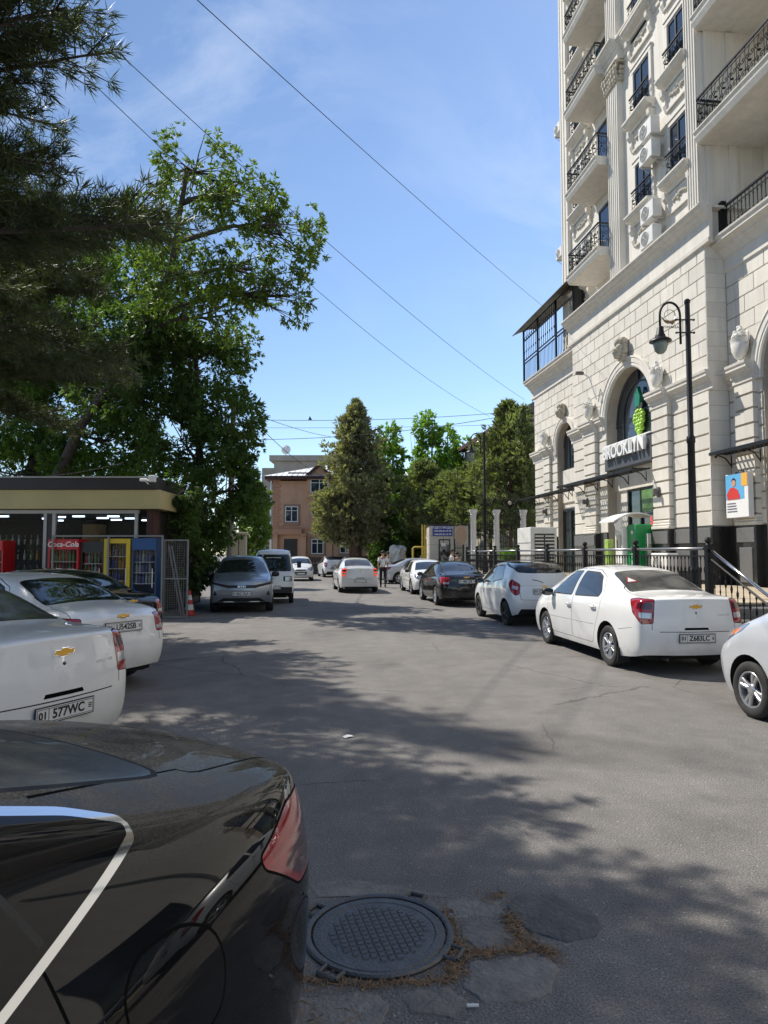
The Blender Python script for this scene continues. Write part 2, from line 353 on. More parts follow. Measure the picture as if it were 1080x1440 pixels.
P_silver = paint('silver', (0.50, 0.515, 0.53), 0.55, 0.34)
P_grey = paint('grey', (0.27, 0.295, 0.335), 0.6, 0.32, damt=0.05)
P_black = paint('black', (0.008, 0.008, 0.010), 0.0, 0.25, damt=0.03)
P_navy = paint('navy', (0.010, 0.012, 0.018), 0.0, 0.25, damt=0.03)
M_glass = mat('tinted_glass', (0.014, 0.017, 0.018), 0.03, spec=0.6, coat=0.6)
M_glassb = mat('dusty_glass', (0.045, 0.046, 0.044), 0.12, spec=0.6, dirt=(0.16, 0.15, 0.135), dscale=5, damt=0.55)
M_seam = mat('panel_gap', (0.003, 0.003, 0.003), 0.9, spec=0.1)
M_rubber = mat('rubber', (0.016, 0.016, 0.016), 0.75, var=0.3, scale=20)
M_tyre = mat('tyre_rubber', (0.02, 0.02, 0.02), 0.8, var=0.25, scale=15, dirt=(0.10, 0.09, 0.08), dscale=6, damt=0.5)
M_alloy = mat('alloy', (0.62, 0.63, 0.65), 0.28, 0.85)
M_disc = mat('brake_disc', (0.06, 0.06, 0.062), 0.55, 0.6)
M_red = mat('tail_lens', (0.30, 0.008, 0.012), 0.12, coat=1.0, var=0.25, scale=18)
M_redd = mat('tail_lens_dark', (0.07, 0.006, 0.008), 0.1, coat=1.0)
M_clear = mat('clear_lens', (0.52, 0.52, 0.53), 0.12, 0.35, coat=1.0, var=0.3, scale=25)
M_head = mat('head_lens', (0.30, 0.32, 0.34), 0.08, 0.5, coat=1.0, var=0.45, scale=12)
M_amber = mat('amber_lens', (0.75, 0.18, 0.01), 0.15, coat=1.0)
M_brake = mat('lit_tail_lens', (0.5, 0.03, 0.02), 0.15, coat=1.0, emit=(1.0, 0.12, 0.05), estr=.5)
M_gold = mat('gold_badge', (0.62, 0.36, 0.06), 0.28, 0.7)
M_plate = mat('plate_white', (0.72, 0.72, 0.70), 0.45)
M_ink = mat('plate_ink', (0.01, 0.01, 0.01), 0.5)
M_under = mat('underbody', (0.012, 0.012, 0.012), 0.9)

def hull2(P):
    P = sorted(set((round(a, 6), round(b, 6)) for a, b in P))
    def half(P):
        h = []
        for p in P:
            while len(h) > 1 and (h[-1][0] - h[-2][0]) * (p[1] - h[-2][1]) - (h[-1][1] - h[-2][1]) * (p[0] - h[-2][0]) <= 1e-9: h.pop()
            h.append(p)
        return h
    a = half(P); b = half(P[::-1]); return a[:-1] + b[:-1]
def roundpoly(P, r):
    if r <= 0: return P
    out = []; n = len(P)
    for i in range(n):
        p = Vector(P[i]); a = Vector(P[i - 1]); b = Vector(P[(i + 1) % n])
        da = (a - p); db = (b - p); k = min(r, da.length * 0.45, db.length * 0.45)
        A = p + da.normalized() * k; B = p + db.normalized() * k
        for t in (0, 0.33, 0.67, 1): out.append(tuple((1 - t) ** 2 * A + 2 * t * (1 - t) * p + t * t * B))
    return hull2(out)
def growpoly(P, t):
    n = len(P); out = []
    for i in range(n):
        p = Vector(P[i]); e0 = (p - Vector(P[i - 1])).normalized(); e1 = (Vector(P[(i + 1) % n]) - p).normalized()
        n0 = Vector((e0.y, -e0.x)); n1 = Vector((e1.y, -e1.x)); m = (n0 + n1); m = m / max(0.35, m.dot(n0)); out.append(tuple(p + m * t))
    return out

class Vec3:
    def __init__(s, x, y, z): s.x, s.y, s.z = x, y, z
class Body:
    def __init__(s, spec, sub=3):
        st = spec['st']; C = 4; K = 7
        bm = bmesh.new(); N = len(st)
        side = {}; top = {}
        for i, (x, Yw, z0, Zb, Yb, Ze, Ye, Zc) in enumerate(st):
            z1 = z0 + 0.13; cre = spec.get('crease', 0.62)
            ring = [(Yw * 0.94, z0), (Yw * 0.985, z1), (Yw, z0 + cre * (Zb - z0)), (Yw * 0.6 + Yb * 0.4 + 0.004, Zb - 0.09), (Yb, Zb)]
            bul = spec.get('bulge', 0.025); ring.append(((Yb + Ye) / 2 + bul, (Zb + Ze) / 2 + 0.01)); ring.append((Ye, Ze))
            for k in range(K): side[i, k] = bm.verts.new((x, ring[k][0], ring[k][1]))
            for c in range(1, C + 1):
                y = Ye * (1 - c / C); top[i, c] = bm.verts.new((x, y, Zc - (Zc - Ze) * (y / Ye) ** 2))
            top[i, 0] = side[i, K - 1]
        def fc(*v):
            try: bm.faces.new(v)
            except ValueError: pass
        for i in range(N - 1):
            for k in range(K - 1): fc(side[i, k], side[i + 1, k], side[i + 1, k + 1], side[i, k + 1])
            for c in range(C): fc(top[i, c], top[i + 1, c], top[i + 1, c + 1], top[i, c + 1])
        for i, sg in ((0, -1), (N - 1, 1)):
            bow = spec['bow'][0 if i == 0 else 1]; g = {}
            for k in range(K):
                ys, zs = side[i, k].co.y, side[i, k].co.z; x = side[i, k].co.x
                for c in range(C + 1):
                    if c == 0: g[k, c] = side[i, k]
                    elif k == K - 1: g[k, c] = top[i, c]; top[i, c].co.x = x + sg * bow * (1 - (1 - c / C) ** 2)
                    else:
                        q = 1 - c / C; zt = top[i, c].co.z - side[i, K - 1].co.z
                        g[k, c] = bm.verts.new((x + sg * bow * (1 - q * q), ys * q, zs + zt * (k / (K - 1)) ** 2))
            for k in range(K - 1):
                for c in range(C): fc(g[k, c], g[k + 1, c], g[k + 1, c + 1], g[k, c + 1])
        # shear the ends to their side profile
        for v in bm.verts:
            for key, sg in (('rearprof', -1), ('frontprof', 1)):
                if key in spec:
                    xs, xe = spec[key][0]; t = (v.co.x - xs) / (xe - xs)
                    if t > 0:
                        t = min(t, 1.0); zz = [p[0] for p in spec[key][1]]; dx = [p[1] for p in spec[key][1]]
                        v.co.x += float(np.interp(v.co.z, zz, dx)) * t * t * (3 - 2 * t)
        geom = bm.verts[:] + bm.edges[:] + bm.faces[:]
        bmesh.ops.mirror(bm, geom=geom, axis='Y', merge_dist=0.0005)
        bmesh.ops.remove_doubles(bm, verts=bm.verts[:], dist=0.0004)
        bmesh.ops.recalc_face_normals(bm, faces=bm.faces[:])
        me = bpy.data.meshes.new('cage'); bm.to_mesh(me); bm.free()
        o = bpy.data.objects.new('cage', me); COL.objects.link(o)
        md = o.modifiers.new('s', 'SUBSURF'); md.levels = sub; md.render_levels = sub; md.boundary_smooth = 'PRESERVE_CORNERS'
        dg = bpy.context.evaluated_depsgraph_get(); me2 = bpy.data.meshes.new_from_object(o.evaluated_get(dg)); bpy.data.objects.remove(o)
        bm = bmesh.new(); bm.from_mesh(me2); bpy.data.meshes.remove(me2)
        f0 = max(bm.faces, key=lambda f: f.calc_center_median().z)
        if f0.normal.z < 0: bmesh.ops.reverse_faces(bm, faces=bm.faces[:])
        bm.normal_update(); s.bvh = BVHTree.FromBMesh(bm); bm.verts.ensure_lookup_table(); bm.faces.ensure_lookup_table()
        s.on = [v.normal.copy() for v in bm.verts]; s.of = [[v.index for v in f.verts] for f in bm.faces]; s.oc = [v.co.copy() for v in bm.verts]
        s.V = [tuple(v.co) for v in bm.verts]; s.F = [list(f) for f in s.of]; s.P = [0] * len(s.F)
        s.fc = np.array([f.calc_center_median()[:] for f in bm.faces]); s.fn = np.array([f.normal[:] for f in bm.faces])
        s.fr = np.array([max((v.co - f.calc_center_median()).length for v in f.verts) for f in bm.faces]); bm.free()
        s.names = ['body']; s.mats = [None]
    def reg(s, name, m):
        for i, (a, b) in enumerate(zip(s.names, s.mats)):
            if a == name and b == m and i: return i
        s.names.append(name); s.mats.append(m); return len(s.names) - 1
    def carve(s, pts, d, pid, cond=None, r=0.0, grow=0.0, only=None):
        """cut the convex outline through pts (3D points, seen along d) into the shell and mark what lies inside"""
        d = Vector(d).normalized(); u = d.cross(Vector((0, 0, 1)))
        if u.length < 1e-4: u = Vector((0, 1, 0))
        u.normalize(); v = u.cross(d).normalized()
        Q = roundpoly(hull2([(Vector(p).dot(u), Vector(p).dot(v)) for p in pts]), r)
        if grow: Q = growpoly(Q, grow)
        a0, a1 = min(p[0] for p in Q), max(p[0] for p in Q); b0, b1 = min(p[1] for p in Q), max(p[1] for p in Q)
        ca = s.fc @ np.array(u); cb = s.fc @ np.array(v); fr = s.fr; P = np.array(s.P)
        mk = (s.fn @ np.array(d) < -0.03) & (ca + fr > a0) & (ca - fr < a1) & (cb + fr > b0) & (cb - fr < b1) & (P >= 0)
        if only is not None: mk &= np.isin(P, only)
        if cond: mk &= cond(Vec3(s.fc[:, 0], s.fc[:, 1], s.fc[:, 2]))
        V, F = s.V, s.F; uv = {}; ux, uy, uz = u; vx, vy, vz = v
        def UV(i):
            q = uv.get(i)
            if q is None: p = V[i]; q = uv[i] = (p[0] * ux + p[1] * uy + p[2] * uz, p[0] * vx + p[1] * vy + p[2] * vz)
            return q
        lines = []
        for i in range(len(Q)):
            p, q = Q[i], Q[(i + 1) % len(Q)]; ex, ey = q[0] - p[0], q[1] - p[1]; l = math.hypot(ex, ey)
            if l > 1e-6: lines.append((ey / l, -ex / l, p[0], p[1]))
        cache = {}; nf = []; npid = []; nn = []
        sel = np.nonzero(mk)[0]; LN = np.array(lines)
        DD = (ca[sel][:, None] - LN[:, 2]) * LN[:, 0] + (cb[sel][:, None] - LN[:, 3]) * LN[:, 1]; mxd = DD.max(1)
        for fi in sel[mxd < -fr[sel]].tolist(): s.P[fi] = pid
        sel = sel[(mxd >= -fr[sel]) & (mxd <= fr[sel])]
        for fi in sel.tolist():
            poly = F[fi]; outs = []
            for li, (nx, ny, px, py) in enumerate(lines):
                D = [(UV(k)[0] - px) * nx + (UV(k)[1] - py) * ny for k in poly]
                if max(D) <= 2e-5: continue
                if min(D) >= -2e-5: poly = None; break
                ins = []; out = []; n = len(poly)
                for k in range(n):
                    i0, d0 = poly[k], D[k]; i1, d1 = poly[(k + 1) % n], D[(k + 1) % n]
                    if d0 <= 2e-5: ins.append(i0)
                    if d0 >= -2e-5: out.append(i0)
                    if (d0 < -2e-5 and d1 > 2e-5) or (d0 > 2e-5 and d1 < -2e-5):
                        key = (min(i0, i1), max(i0, i1), li); j = cache.get(key)
                        if j is None:
                            t = d0 / (d0 - d1); A, B = V[i0], V[i1]
                            V.append((A[0] + (B[0] - A[0]) * t, A[1] + (B[1] - A[1]) * t, A[2] + (B[2] - A[2]) * t)); j = cache[key] = len(V) - 1
                        ins.append(j); out.append(j)
                if len(out) > 2: outs.append(out)
                poly = ins
                if len(poly) < 3: poly = None; break
            if poly is None: continue
            if not outs: s.P[fi] = pid; continue
            for o_ in outs: nf.append(o_); npid.append(s.P[fi]); nn.append(s.fn[fi])
            nf.append(poly); npid.append(pid); nn.append(s.fn[fi]); s.P[fi] = -1
        if nf:
            fc = []; fr = []
            for f in nf:
                pp = np.array([V[k] for k in f]); c = pp.mean(0); fc.append(c); fr.append(np.sqrt(((pp - c) ** 2).sum(1).max()))
            F += nf; s.P += npid; s.fc = np.vstack([s.fc, fc]); s.fn = np.vstack([s.fn, nn]); s.fr = np.concatenate([s.fr, fr])
    def hit(s, o, d):
        loc, nor, fi, dist = s.bvh.ray_cast(Vector(o), Vector(d).normalized()); return loc, nor
    def normal_at(s, p):
        loc, nor, fi, dist = s.bvh.find_nearest(p)
        if fi is None: return Vector((0, 0, 1))
        ids = s.of[fi]; ws = [1.0 / ((s.oc[i] - p).length + 1e-4) ** 2 for i in ids]; t = Vector()
        for i, w_ in zip(ids, ws): t += s.on[i] * w_
        return t.normalized()
    def split(s, parent, body_mat, defaults, drop=()):
        """one mesh object for each marked part"""
        groups = {}
        for f, p in zip(s.F, s.P):
            if p >= 0: groups.setdefault(p, []).append(f)
        nc = {}; out = {}
        for pid, fs in groups.items():
            name = s.names[pid]
            if name in drop: continue
            # left and right pieces are separate objects
            if name in ('body', 'panel_gap'): pieces = [fs]
            else:
                par = {}
                def fd(i):
                    while par.setdefault(i, i) != i: par[i] = par[par[i]]; i = par[i]
                    return i
                for f in fs:
                    a = fd(f[0])
                    for k in f[1:]: par[fd(k)] = a
                gg = {}
                for f in fs: gg.setdefault(fd(f[0]), []).append(f)
                big = [g for g in gg.values() if len(g) > 2]; small = [f for g in gg.values() if len(g) <= 2 for f in g]
                pieces = big or [fs]
            for pc in pieces:
                idx = {}; V = []; F = []; NN = []
                for f in pc:
                    row = []
                    for k in f:
                        if k not in idx:
                            idx[k] = len(V); V.append(s.V[k])
                            if k not in nc: nc[k] = s.normal_at(Vector(s.V[k]))
                            NN.append(nc[k][:])
                        row.append(idx[k])
                    F.append(row)
                me = bpy.data.meshes.new(name); me.from_pydata(V, [], F); me.polygons.foreach_set('use_smooth', np.ones(len(F), bool))
                me.materials.append(s.mats[pid] or body_mat); me.update(); me.normals_split_custom_set_from_vertices(NN)
                o = bpy.data.objects.new(name, me); link(o, parent); out.setdefault(name, []).append(o)
        return out

def wheel_meshes(rad, rim_r, width, style, rim_mat):
    """meshes with the axle along y, outer face at -y... mirrored by rotating"""
    t = MB(); w2 = width / 2; prof = [(rim_r - 0.012, -w2 * 0.8), (rim_r + 0.012, -w2 * 0.98), ((rim_r + rad) / 2, -w2 * 1.04), (rad - 0.022, -w2 * 0.98), (rad - 0.006, -w2 * 0.8), (rad, -w2 * 0.5)]
    prof += [(rad - 0.006, -w2 * 0.42), (rad, -w2 * 0.34), (rad, -w2 * .04), (rad - .006, 0)]
    prof += [(r_, -h) for r_, h in prof[-2::-1]]
    t.lathe(prof, n=40, axis='y'); t.f = t.f[:-2]
    tyre = t.mesh('tyre', M_tyre, smooth=35)
    m = MB(); bar = [(rim_r, -w2 * 0.86), (rim_r - 0.004, -w2 * 0.9), (rim_r - 0.018, -w2 * 0.86), (rim_r - 0.026, -w2 * 0.5), (rim_r - 0.03, w2 * 0.7)]
    m.lathe(bar, n=40, axis='y'); m.f = m.f[:-2]
    hub = 0.052; yo = -w2 * 0.72
    def spoke(a, w0, w1, r0, r1, y0, y1, th=0.03):
        ca, sa = math.cos(a), math.sin(a); V = []
        for r_, w_, y_ in ((r0, w0, y0), ((r0 + r1) / 2, (w0 + w1) / 2 * 0.9, (y0 + y1) / 2 - 0.006), (r1, w1, y1)):
            for sgn, dy in ((-1, 0.008), (-0.55, 0), (0.55, 0), (1, 0.008), (1, th), (-1, th)):
                V.append((ca * r_ - sa * w_ * sgn, y_ + dy, sa * r_ + ca * w_ * sgn))
        F = [(i * 6 + k, i * 6 + (k + 1) % 6, (i + 1) * 6 + (k + 1) % 6, (i + 1) * 6 + k) for i in range(2) for k in range(6)] + [tuple(range(6)), tuple(range(12, 18))]
        m.add(V, F)
    rr = rim_r - 0.014
    if style == 'ten':
        for i in range(5):
            for s_ in (-1, 1): spoke(2 * math.pi * i / 5 + 0.3 + s_ * 0.2, 0.014, 0.019, hub * 0.8, rr, yo + 0.004, yo - 0.012)
    elif style == 'five':
        for i in range(5): spoke(2 * math.pi * i / 5 + 0.31, 0.036, 0.026, hub * 0.7, rr, yo + 0.002, yo - 0.012)
    elif style == 'four2':
        for i in range(4):
            for s_ in (-1, 1): spoke(2 * math.pi * i / 4 + 0.4 + s_ * 0.2, 0.019, 0.022, hub * 0.8, rr, yo + 0.002, yo - 0.012)
    elif style == 'seven':
        for i in range(7): spoke(2 * math.pi * i / 7 + 0.2, 0.026, 0.024, hub * 0.7, rr, yo + 0.002, yo - 0.012)
    else:
        m.lathe([(rr, yo - 0.004), (rr * 0.86, yo + 0.012), (rr * 0.7, yo - 0.006), (rr * 0.45, yo + 0.0), (rr * 0.35, yo - 0.02), (0.02, yo - 0.024)], n=32, axis='y')
    m.lathe([(0.03, yo - 0.016), (hub * 0.9, yo - 0.012), (hub * 1.15, yo), (hub * 1.2, yo + 0.03)], n=20, axis='y')
    for i in range(5):
        a = 2 * math.pi * i / 5; m.lathe([(0.009, yo - 0.012), (0.009, yo + 0.005)], c=(0.042 * math.cos(a), 0, 0.042 * math.sin(a)), n=6, axis='y')
    rim = m.mesh('rim', rim_mat, smooth=40)
    d = MB(); d.lathe([(rim_r * 0.78, -w2 * 0.25), (rim_r * 0.78, -w2 * 0.12)], n=28, axis='y'); d.lathe([(rim_r - 0.02, w2 * 0.5), (rim_r - 0.02, w2 * 0.62)], n=24, axis='y'); d.lathe([(0.05, -w2 * 0.6), (0.05, w2 * 0.6)], n=12, axis='y')
    disc = d.mesh('wheel', M_disc)
    return disc, tyre, rim
def add_wheels(root, spec, style, rim_mat):
    rad = spec['wr']; disc, tyre, rim = wheel_meshes(rad, spec['rimr'], spec.get('ww', 0.19), style, rim_mat)
    yw = spec['track'] / 2
    for ax in spec['axles']:
        for s_ in (1, -1):
            wh = inst('wheel', disc, root, (ax, s_ * yw, rad), (0, random.random() * 6, math.pi if s_ > 0 else 0))
            inst('tyre', tyre, wh); inst('rim', rim, wh)
def frame_on(o, loc, nor, up=(0, 0, 1), roll=0.0):
    z = Vector(nor).normalized(); x = Vector(up).cross(z).normalized(); y = z.cross(x)
    o.matrix_local = Matrix.Translation(loc) @ Matrix((x, y, z)).transposed().to_4x4() @ Matrix.Rotation(roll, 4, 'Z')
def plate(root, loc, nor, txt, region='01', wid=0.52, hei=0.112):
    m = MB(); m.box(-wid / 2 - .008, wid / 2 + .008, -hei / 2 - .008, hei / 2 + .008, 0, 0.008); p = m.obj('number_plate', M_ink, root)
    frame_on(p, loc, nor)
    m = MB(); m.box(-wid / 2, wid / 2, -hei / 2, hei / 2, 0.008, 0.011); f = m.obj('plate_face', M_plate, p)
    b = 0.004; m = MB()
    for z0, z1, x0, x1 in ((hei / 2 - .01, hei / 2 - .006, -wid / 2 + .006, wid / 2 - .006), (-hei / 2 + .006, -hei / 2 + .01, -wid / 2 + .006, wid / 2 - .006)): m.box(x0, x1, z0, z1, .011, .0125)
    for x0 in (-wid / 2 + .006, wid / 2 - .01, -wid / 2 + .105): m.box(x0, x0 + .004, -hei / 2 + .0101, hei / 2 - .0101, .011, .0125)
    for k in range(3): m.box(wid / 2 - .05, wid / 2 - .02, .012 - k * .014, .02 - k * .014, .011, .0125)
    m.obj('plate_border', M_ink, p)
    t = text_mesh(region, 0.075, M_ink, .002, 'plate_region', .002); o = inst('plate_region', t, p, (-wid / 2 + .056, 0, .0125))
    if not txt: return p
    t = text_mesh(txt, 0.098, M_ink, .002, 'plate_number', .0025, sx=0.92); o = inst('plate_number', t, p, (.025, 0, .0125))
    return p
def bowtie(root, loc, nor, s_=1.0):
    m = MB(); w_, h_ = 0.085 * s_, 0.017 * s_; c, H_ = 0.026 * s_, 0.029 * s_; k = 0.010 * s_
    out = [(-w_ - k, -h_), (-c - k, -h_), (-c - k * 1.4, -H_), (c - k * .6, -H_), (c - k * .2, -h_), (w_ - k, -h_), (w_ + k, h_), (c + k, h_), (c + k * 1.4, H_), (-c + k * .6, H_), (-c + k * .2, h_), (-w_ + k, h_)]
    m.prism([(a * 1.07, b * 1.12) for a, b in out], 'z', 0.0, 0.008); e = m.obj('badge', M_chrome, root); frame_on(e, loc, nor)
    m = MB(); m.prism(out, 'z', 0.008, 0.012); m.obj('badge_face', M_gold, e); return e
def lettering(root, loc, nor, txt, size, m, depth=.003):
    o = inst('lettering', text_mesh(txt, size, m, depth, 'lettering', size * .012), root); frame_on(o, loc, nor); return o
def mirror(root, body, x, z, m, s_, big=1.0):
    loc, nor = body.hit((x, s_ * 1.5, z), (0, -s_, 0))
    if loc is None: return
    b = MB(); b.ball((0, 0, 0), 1, n=14, m=8); V = []
    for p in b.v:
        q = Vector(p); q.x = math.copysign(abs(q.x) ** 0.7, q.x); q.z = math.copysign(abs(q.z) ** 0.65, q.z)
        V.append((q.x * 0.075 * big, q.y * 0.105 * big, q.z * 0.07 * big))
    b.v = V; o = b.obj('mirror', m, root, smooth=True, loc=(x + 0.02, loc.y + s_ * 0.12, z + 0.035))
    g = MB(); g.box(-0.081 * big, -0.073 * big, -0.08 * big, 0.08 * big, -0.05 * big, 0.05 * big); g.obj('mirror_glass', M_glass, o)
    k = MB(); k.tube([(0, -s_ * 0.1, -0.05), (0, -s_ * 0.16, -0.075)], [0.022, 0.03], 8); k.obj('mirror_stalk', M_black, o)
def handle(root, body, x, z, m, s_):
    loc, nor = body.hit((x, s_ * 1.5, z), (0, -s_, 0))
    if loc is None: return
    b = MB(); b.tube([(-0.095, 0, 0), (-0.085, 0, 0.028), (-0.03, 0, 0.036), (0.04, 0, 0.036), (0.085, 0, 0.026), (0.095, 0, 0)], [0.012, 0.013, 0.015, 0.015, 0.013, 0.011], 8)
    o = b.obj('handle', m, root, smooth=True); frame_on(o, loc, nor)
    c = MB(); c.lathe([(0.034, 0.0), (0.034, 0.0015)], n=14, sy=0.7); c.obj('handle_recess', M_seam, o)

def make_car(name, spec, pm, sub=3, label='', group=None, feat=None):
    root = thing(name, label, 'car', group=group)
    b = Body(spec, sub); A = spec['axles']; wr = spec['wr']
    seam = b.reg('panel_gap', M_seam); trim = b.reg('window_trim', spec.get('trimmat', M_rubber)); gl = b.reg('window', spec.get('glassmat', M_glass))
    hole = b.reg('hole', None)
    for s_ in (1, -1):
        cd = lambda c, s_=s_: c.y * s_ > 0.05
        dS = (0, -s_, 0)
        for nm, P in spec.get('doors', []):
            pts = [(x, 0, z) for x, z in P]
            b.carve(pts, dS, seam, cd, r=0.05, grow=0.0035, only=(0, seam)); b.carve(pts, dS, b.reg(nm, None), cd, r=0.05, grow=-0.0035, only=(seam,))
        for P in spec.get('side_win', []):
            pts = [(x, 0, z) for x, z in P[0]]; rr = P[1] if len(P) > 1 else 0.03
            b.carve(pts, dS, trim, cd, r=rr, grow=spec.get('trimw', 0.018)); b.carve(pts, dS, gl, cd, r=rr)
    for key, nm in (('hood', 'hood'), ('trunk_top', 'trunk_lid')):
        if key in spec:
            pts = [(x, y * s_, 0) for x, y in spec[key] for s_ in (1, -1)]; cz = lambda c: c.z > 0.55
            b.carve(pts, (0, 0, -1), seam, cz, r=0.06, grow=0.004, only=(0, seam)); b.carve(pts, (0, 0, -1), b.reg(nm, None), cz, r=0.06, grow=-0.004, only=(seam,))
    if 'trunk_rear' in spec:
        pts = [(0, y * s_, z) for y, z in spec['trunk_rear'] for s_ in (1, -1)]; cx = lambda c: (c.x < -1.3) & (c.z < 1.35); tl = b.reg('trunk_lid', None)
        b.carve(pts, (1, 0, 0), seam, cx, r=0.07, grow=0.004, only=(0, seam)); b.carve(pts, (1, 0, 0), tl, cx, r=0.07, grow=-0.004, only=(seam,))
    for key, nm in (('windshield', 'windshield'), ('backlight', 'rear_window')):
        pts = [(x, y * s_, 0) for x, y in spec[key] for s_ in (1, -1)]; zc = spec.get('glz', 1.0); sx = 1 if key == 'windshield' else -1
        cz = lambda c: (c.z > zc) & (c.x * sx > 0.0)
        if spec.get('back_view') and key == 'backlight':
            pts = [(0, y * s_, z) for y, z in spec[key] for s_ in (1, -1)]; dd = (1, 0, -0.15); cz = lambda c: c.x < -0.5
        elif spec.get('front_view') and key == 'windshield':
            pts = [(0, y * s_, z) for y, z in spec[key] for s_ in (1, -1)]; dd = (-1, 0, -0.05); cz = lambda c: c.x > 0.3
        else: dd = (0, 0, -1)
        b.carve(pts, dd, b.reg('window_trim', M_rubber), cz, r=0.06, grow=0.016); b.carve(pts, dd, b.reg(nm, spec.get(key + '_mat', M_glass)), cz, r=0.06)
    for nm, m, pts, d, rr, sides, grow in spec.get('patches', []):
        for s_ in ((1, -1) if sides == 2 else (1,)):
            pp = [(x, y * s_, z) for x, y, z in pts]; dd = (d[0], d[1] * s_, d[2])
            cd = (lambda c, s_=s_: c.y * s_ > 0.0) if sides == 2 else None
            if grow: b.carve(pp, dd, seam, cd, r=rr, grow=grow)
            b.carve(pp, dd, b.reg(nm, m), cd, r=rr)
    ar = spec.get('arch', wr + 0.055)
    for ax in A:
        for s_ in (1, -1):
            pts = [(ax + ar * math.cos(t), 0, wr + 0.015 + ar * math.sin(t)) for t in np.linspace(0, 2 * math.pi, 30, endpoint=False)]
            b.carve(pts, (0, -s_, 0), hole, lambda c, s_=s_, ax=ax: c.y * s_ > 0.3)
    hb = {}
    feat and feat(root, b, pm)
    for s_ in (1, -1):
        if 'mirror' in spec: mirror(root, b, *spec['mirror'], spec.get('mirmat') or pm, s_, spec.get('mirbig', 1.0))
        for x, z in spec.get('handles', []): handle(root, b, x, z, pm, s_)
    out = b.split(root, pm, None, drop=('hole',))
    # arch lips and liners, underbody
    yin = spec['track'] / 2 - 0.14
    for ax in A:
        for s_ in (1, -1):
            lin = MB(); ts = np.linspace(-0.25, math.pi + 0.25, 18)
            V = []
            for t in ts:
                x, z = ax + (ar + 0.004) * math.cos(t), wr + 0.015 + (ar + 0.004) * math.sin(t)
                loc, nor = b.hit((x, s_ * 1.6, z), (0, -s_, 0)); yo = (abs(loc.y) if loc else spec['track'] / 2 + 0.05) - 0.004
                V += [(x, s_ * yo, z), (x, s_ * yin, z)]
            n = len(ts); F = [(2 * i, 2 * i + 1, 2 * i + 3, 2 * i + 2) for i in range(n - 1)] + [tuple(2 * i + 1 for i in range(n))]
            lin.add(V, F); lin.obj('wheel_liner', M_under, root)
    ub = MB(); x0, x1 = spec['st'][0][0] + 0.12, spec['st'][-1][0] - 0.16; hw = spec['track'] / 2 - 0.15
    ub.box(x0, x1, -hw, hw, 0.2, 0.34)
    ub.box(A[1] + ar + .02, A[0] - ar - .02, -spec['st'][len(spec['st']) // 2][1] * 0.92, spec['st'][len(spec['st']) // 2][1] * 0.92, 0.215, 0.25)
    ub.obj('underbody', M_under, root)
    add_wheels(root, spec, spec.get('rim', 'ten'), spec.get('rimmat', M_alloy))
    return root
def recolor(root, old, new):
    for o in [root] + [c for c in root.children_recursive]:
        if o.type == 'MESH':
            for i, sl in enumerate(o.material_slots):
                if sl.material == old: sl.link = 'OBJECT'; sl.material = new
def place(root, x, y, heading):
    """heading: world direction (dx,dy) of the car's nose"""
    root.location = (x, y, 0); root.rotation_euler = (0, 0, math.atan2(heading[1], heading[0]))
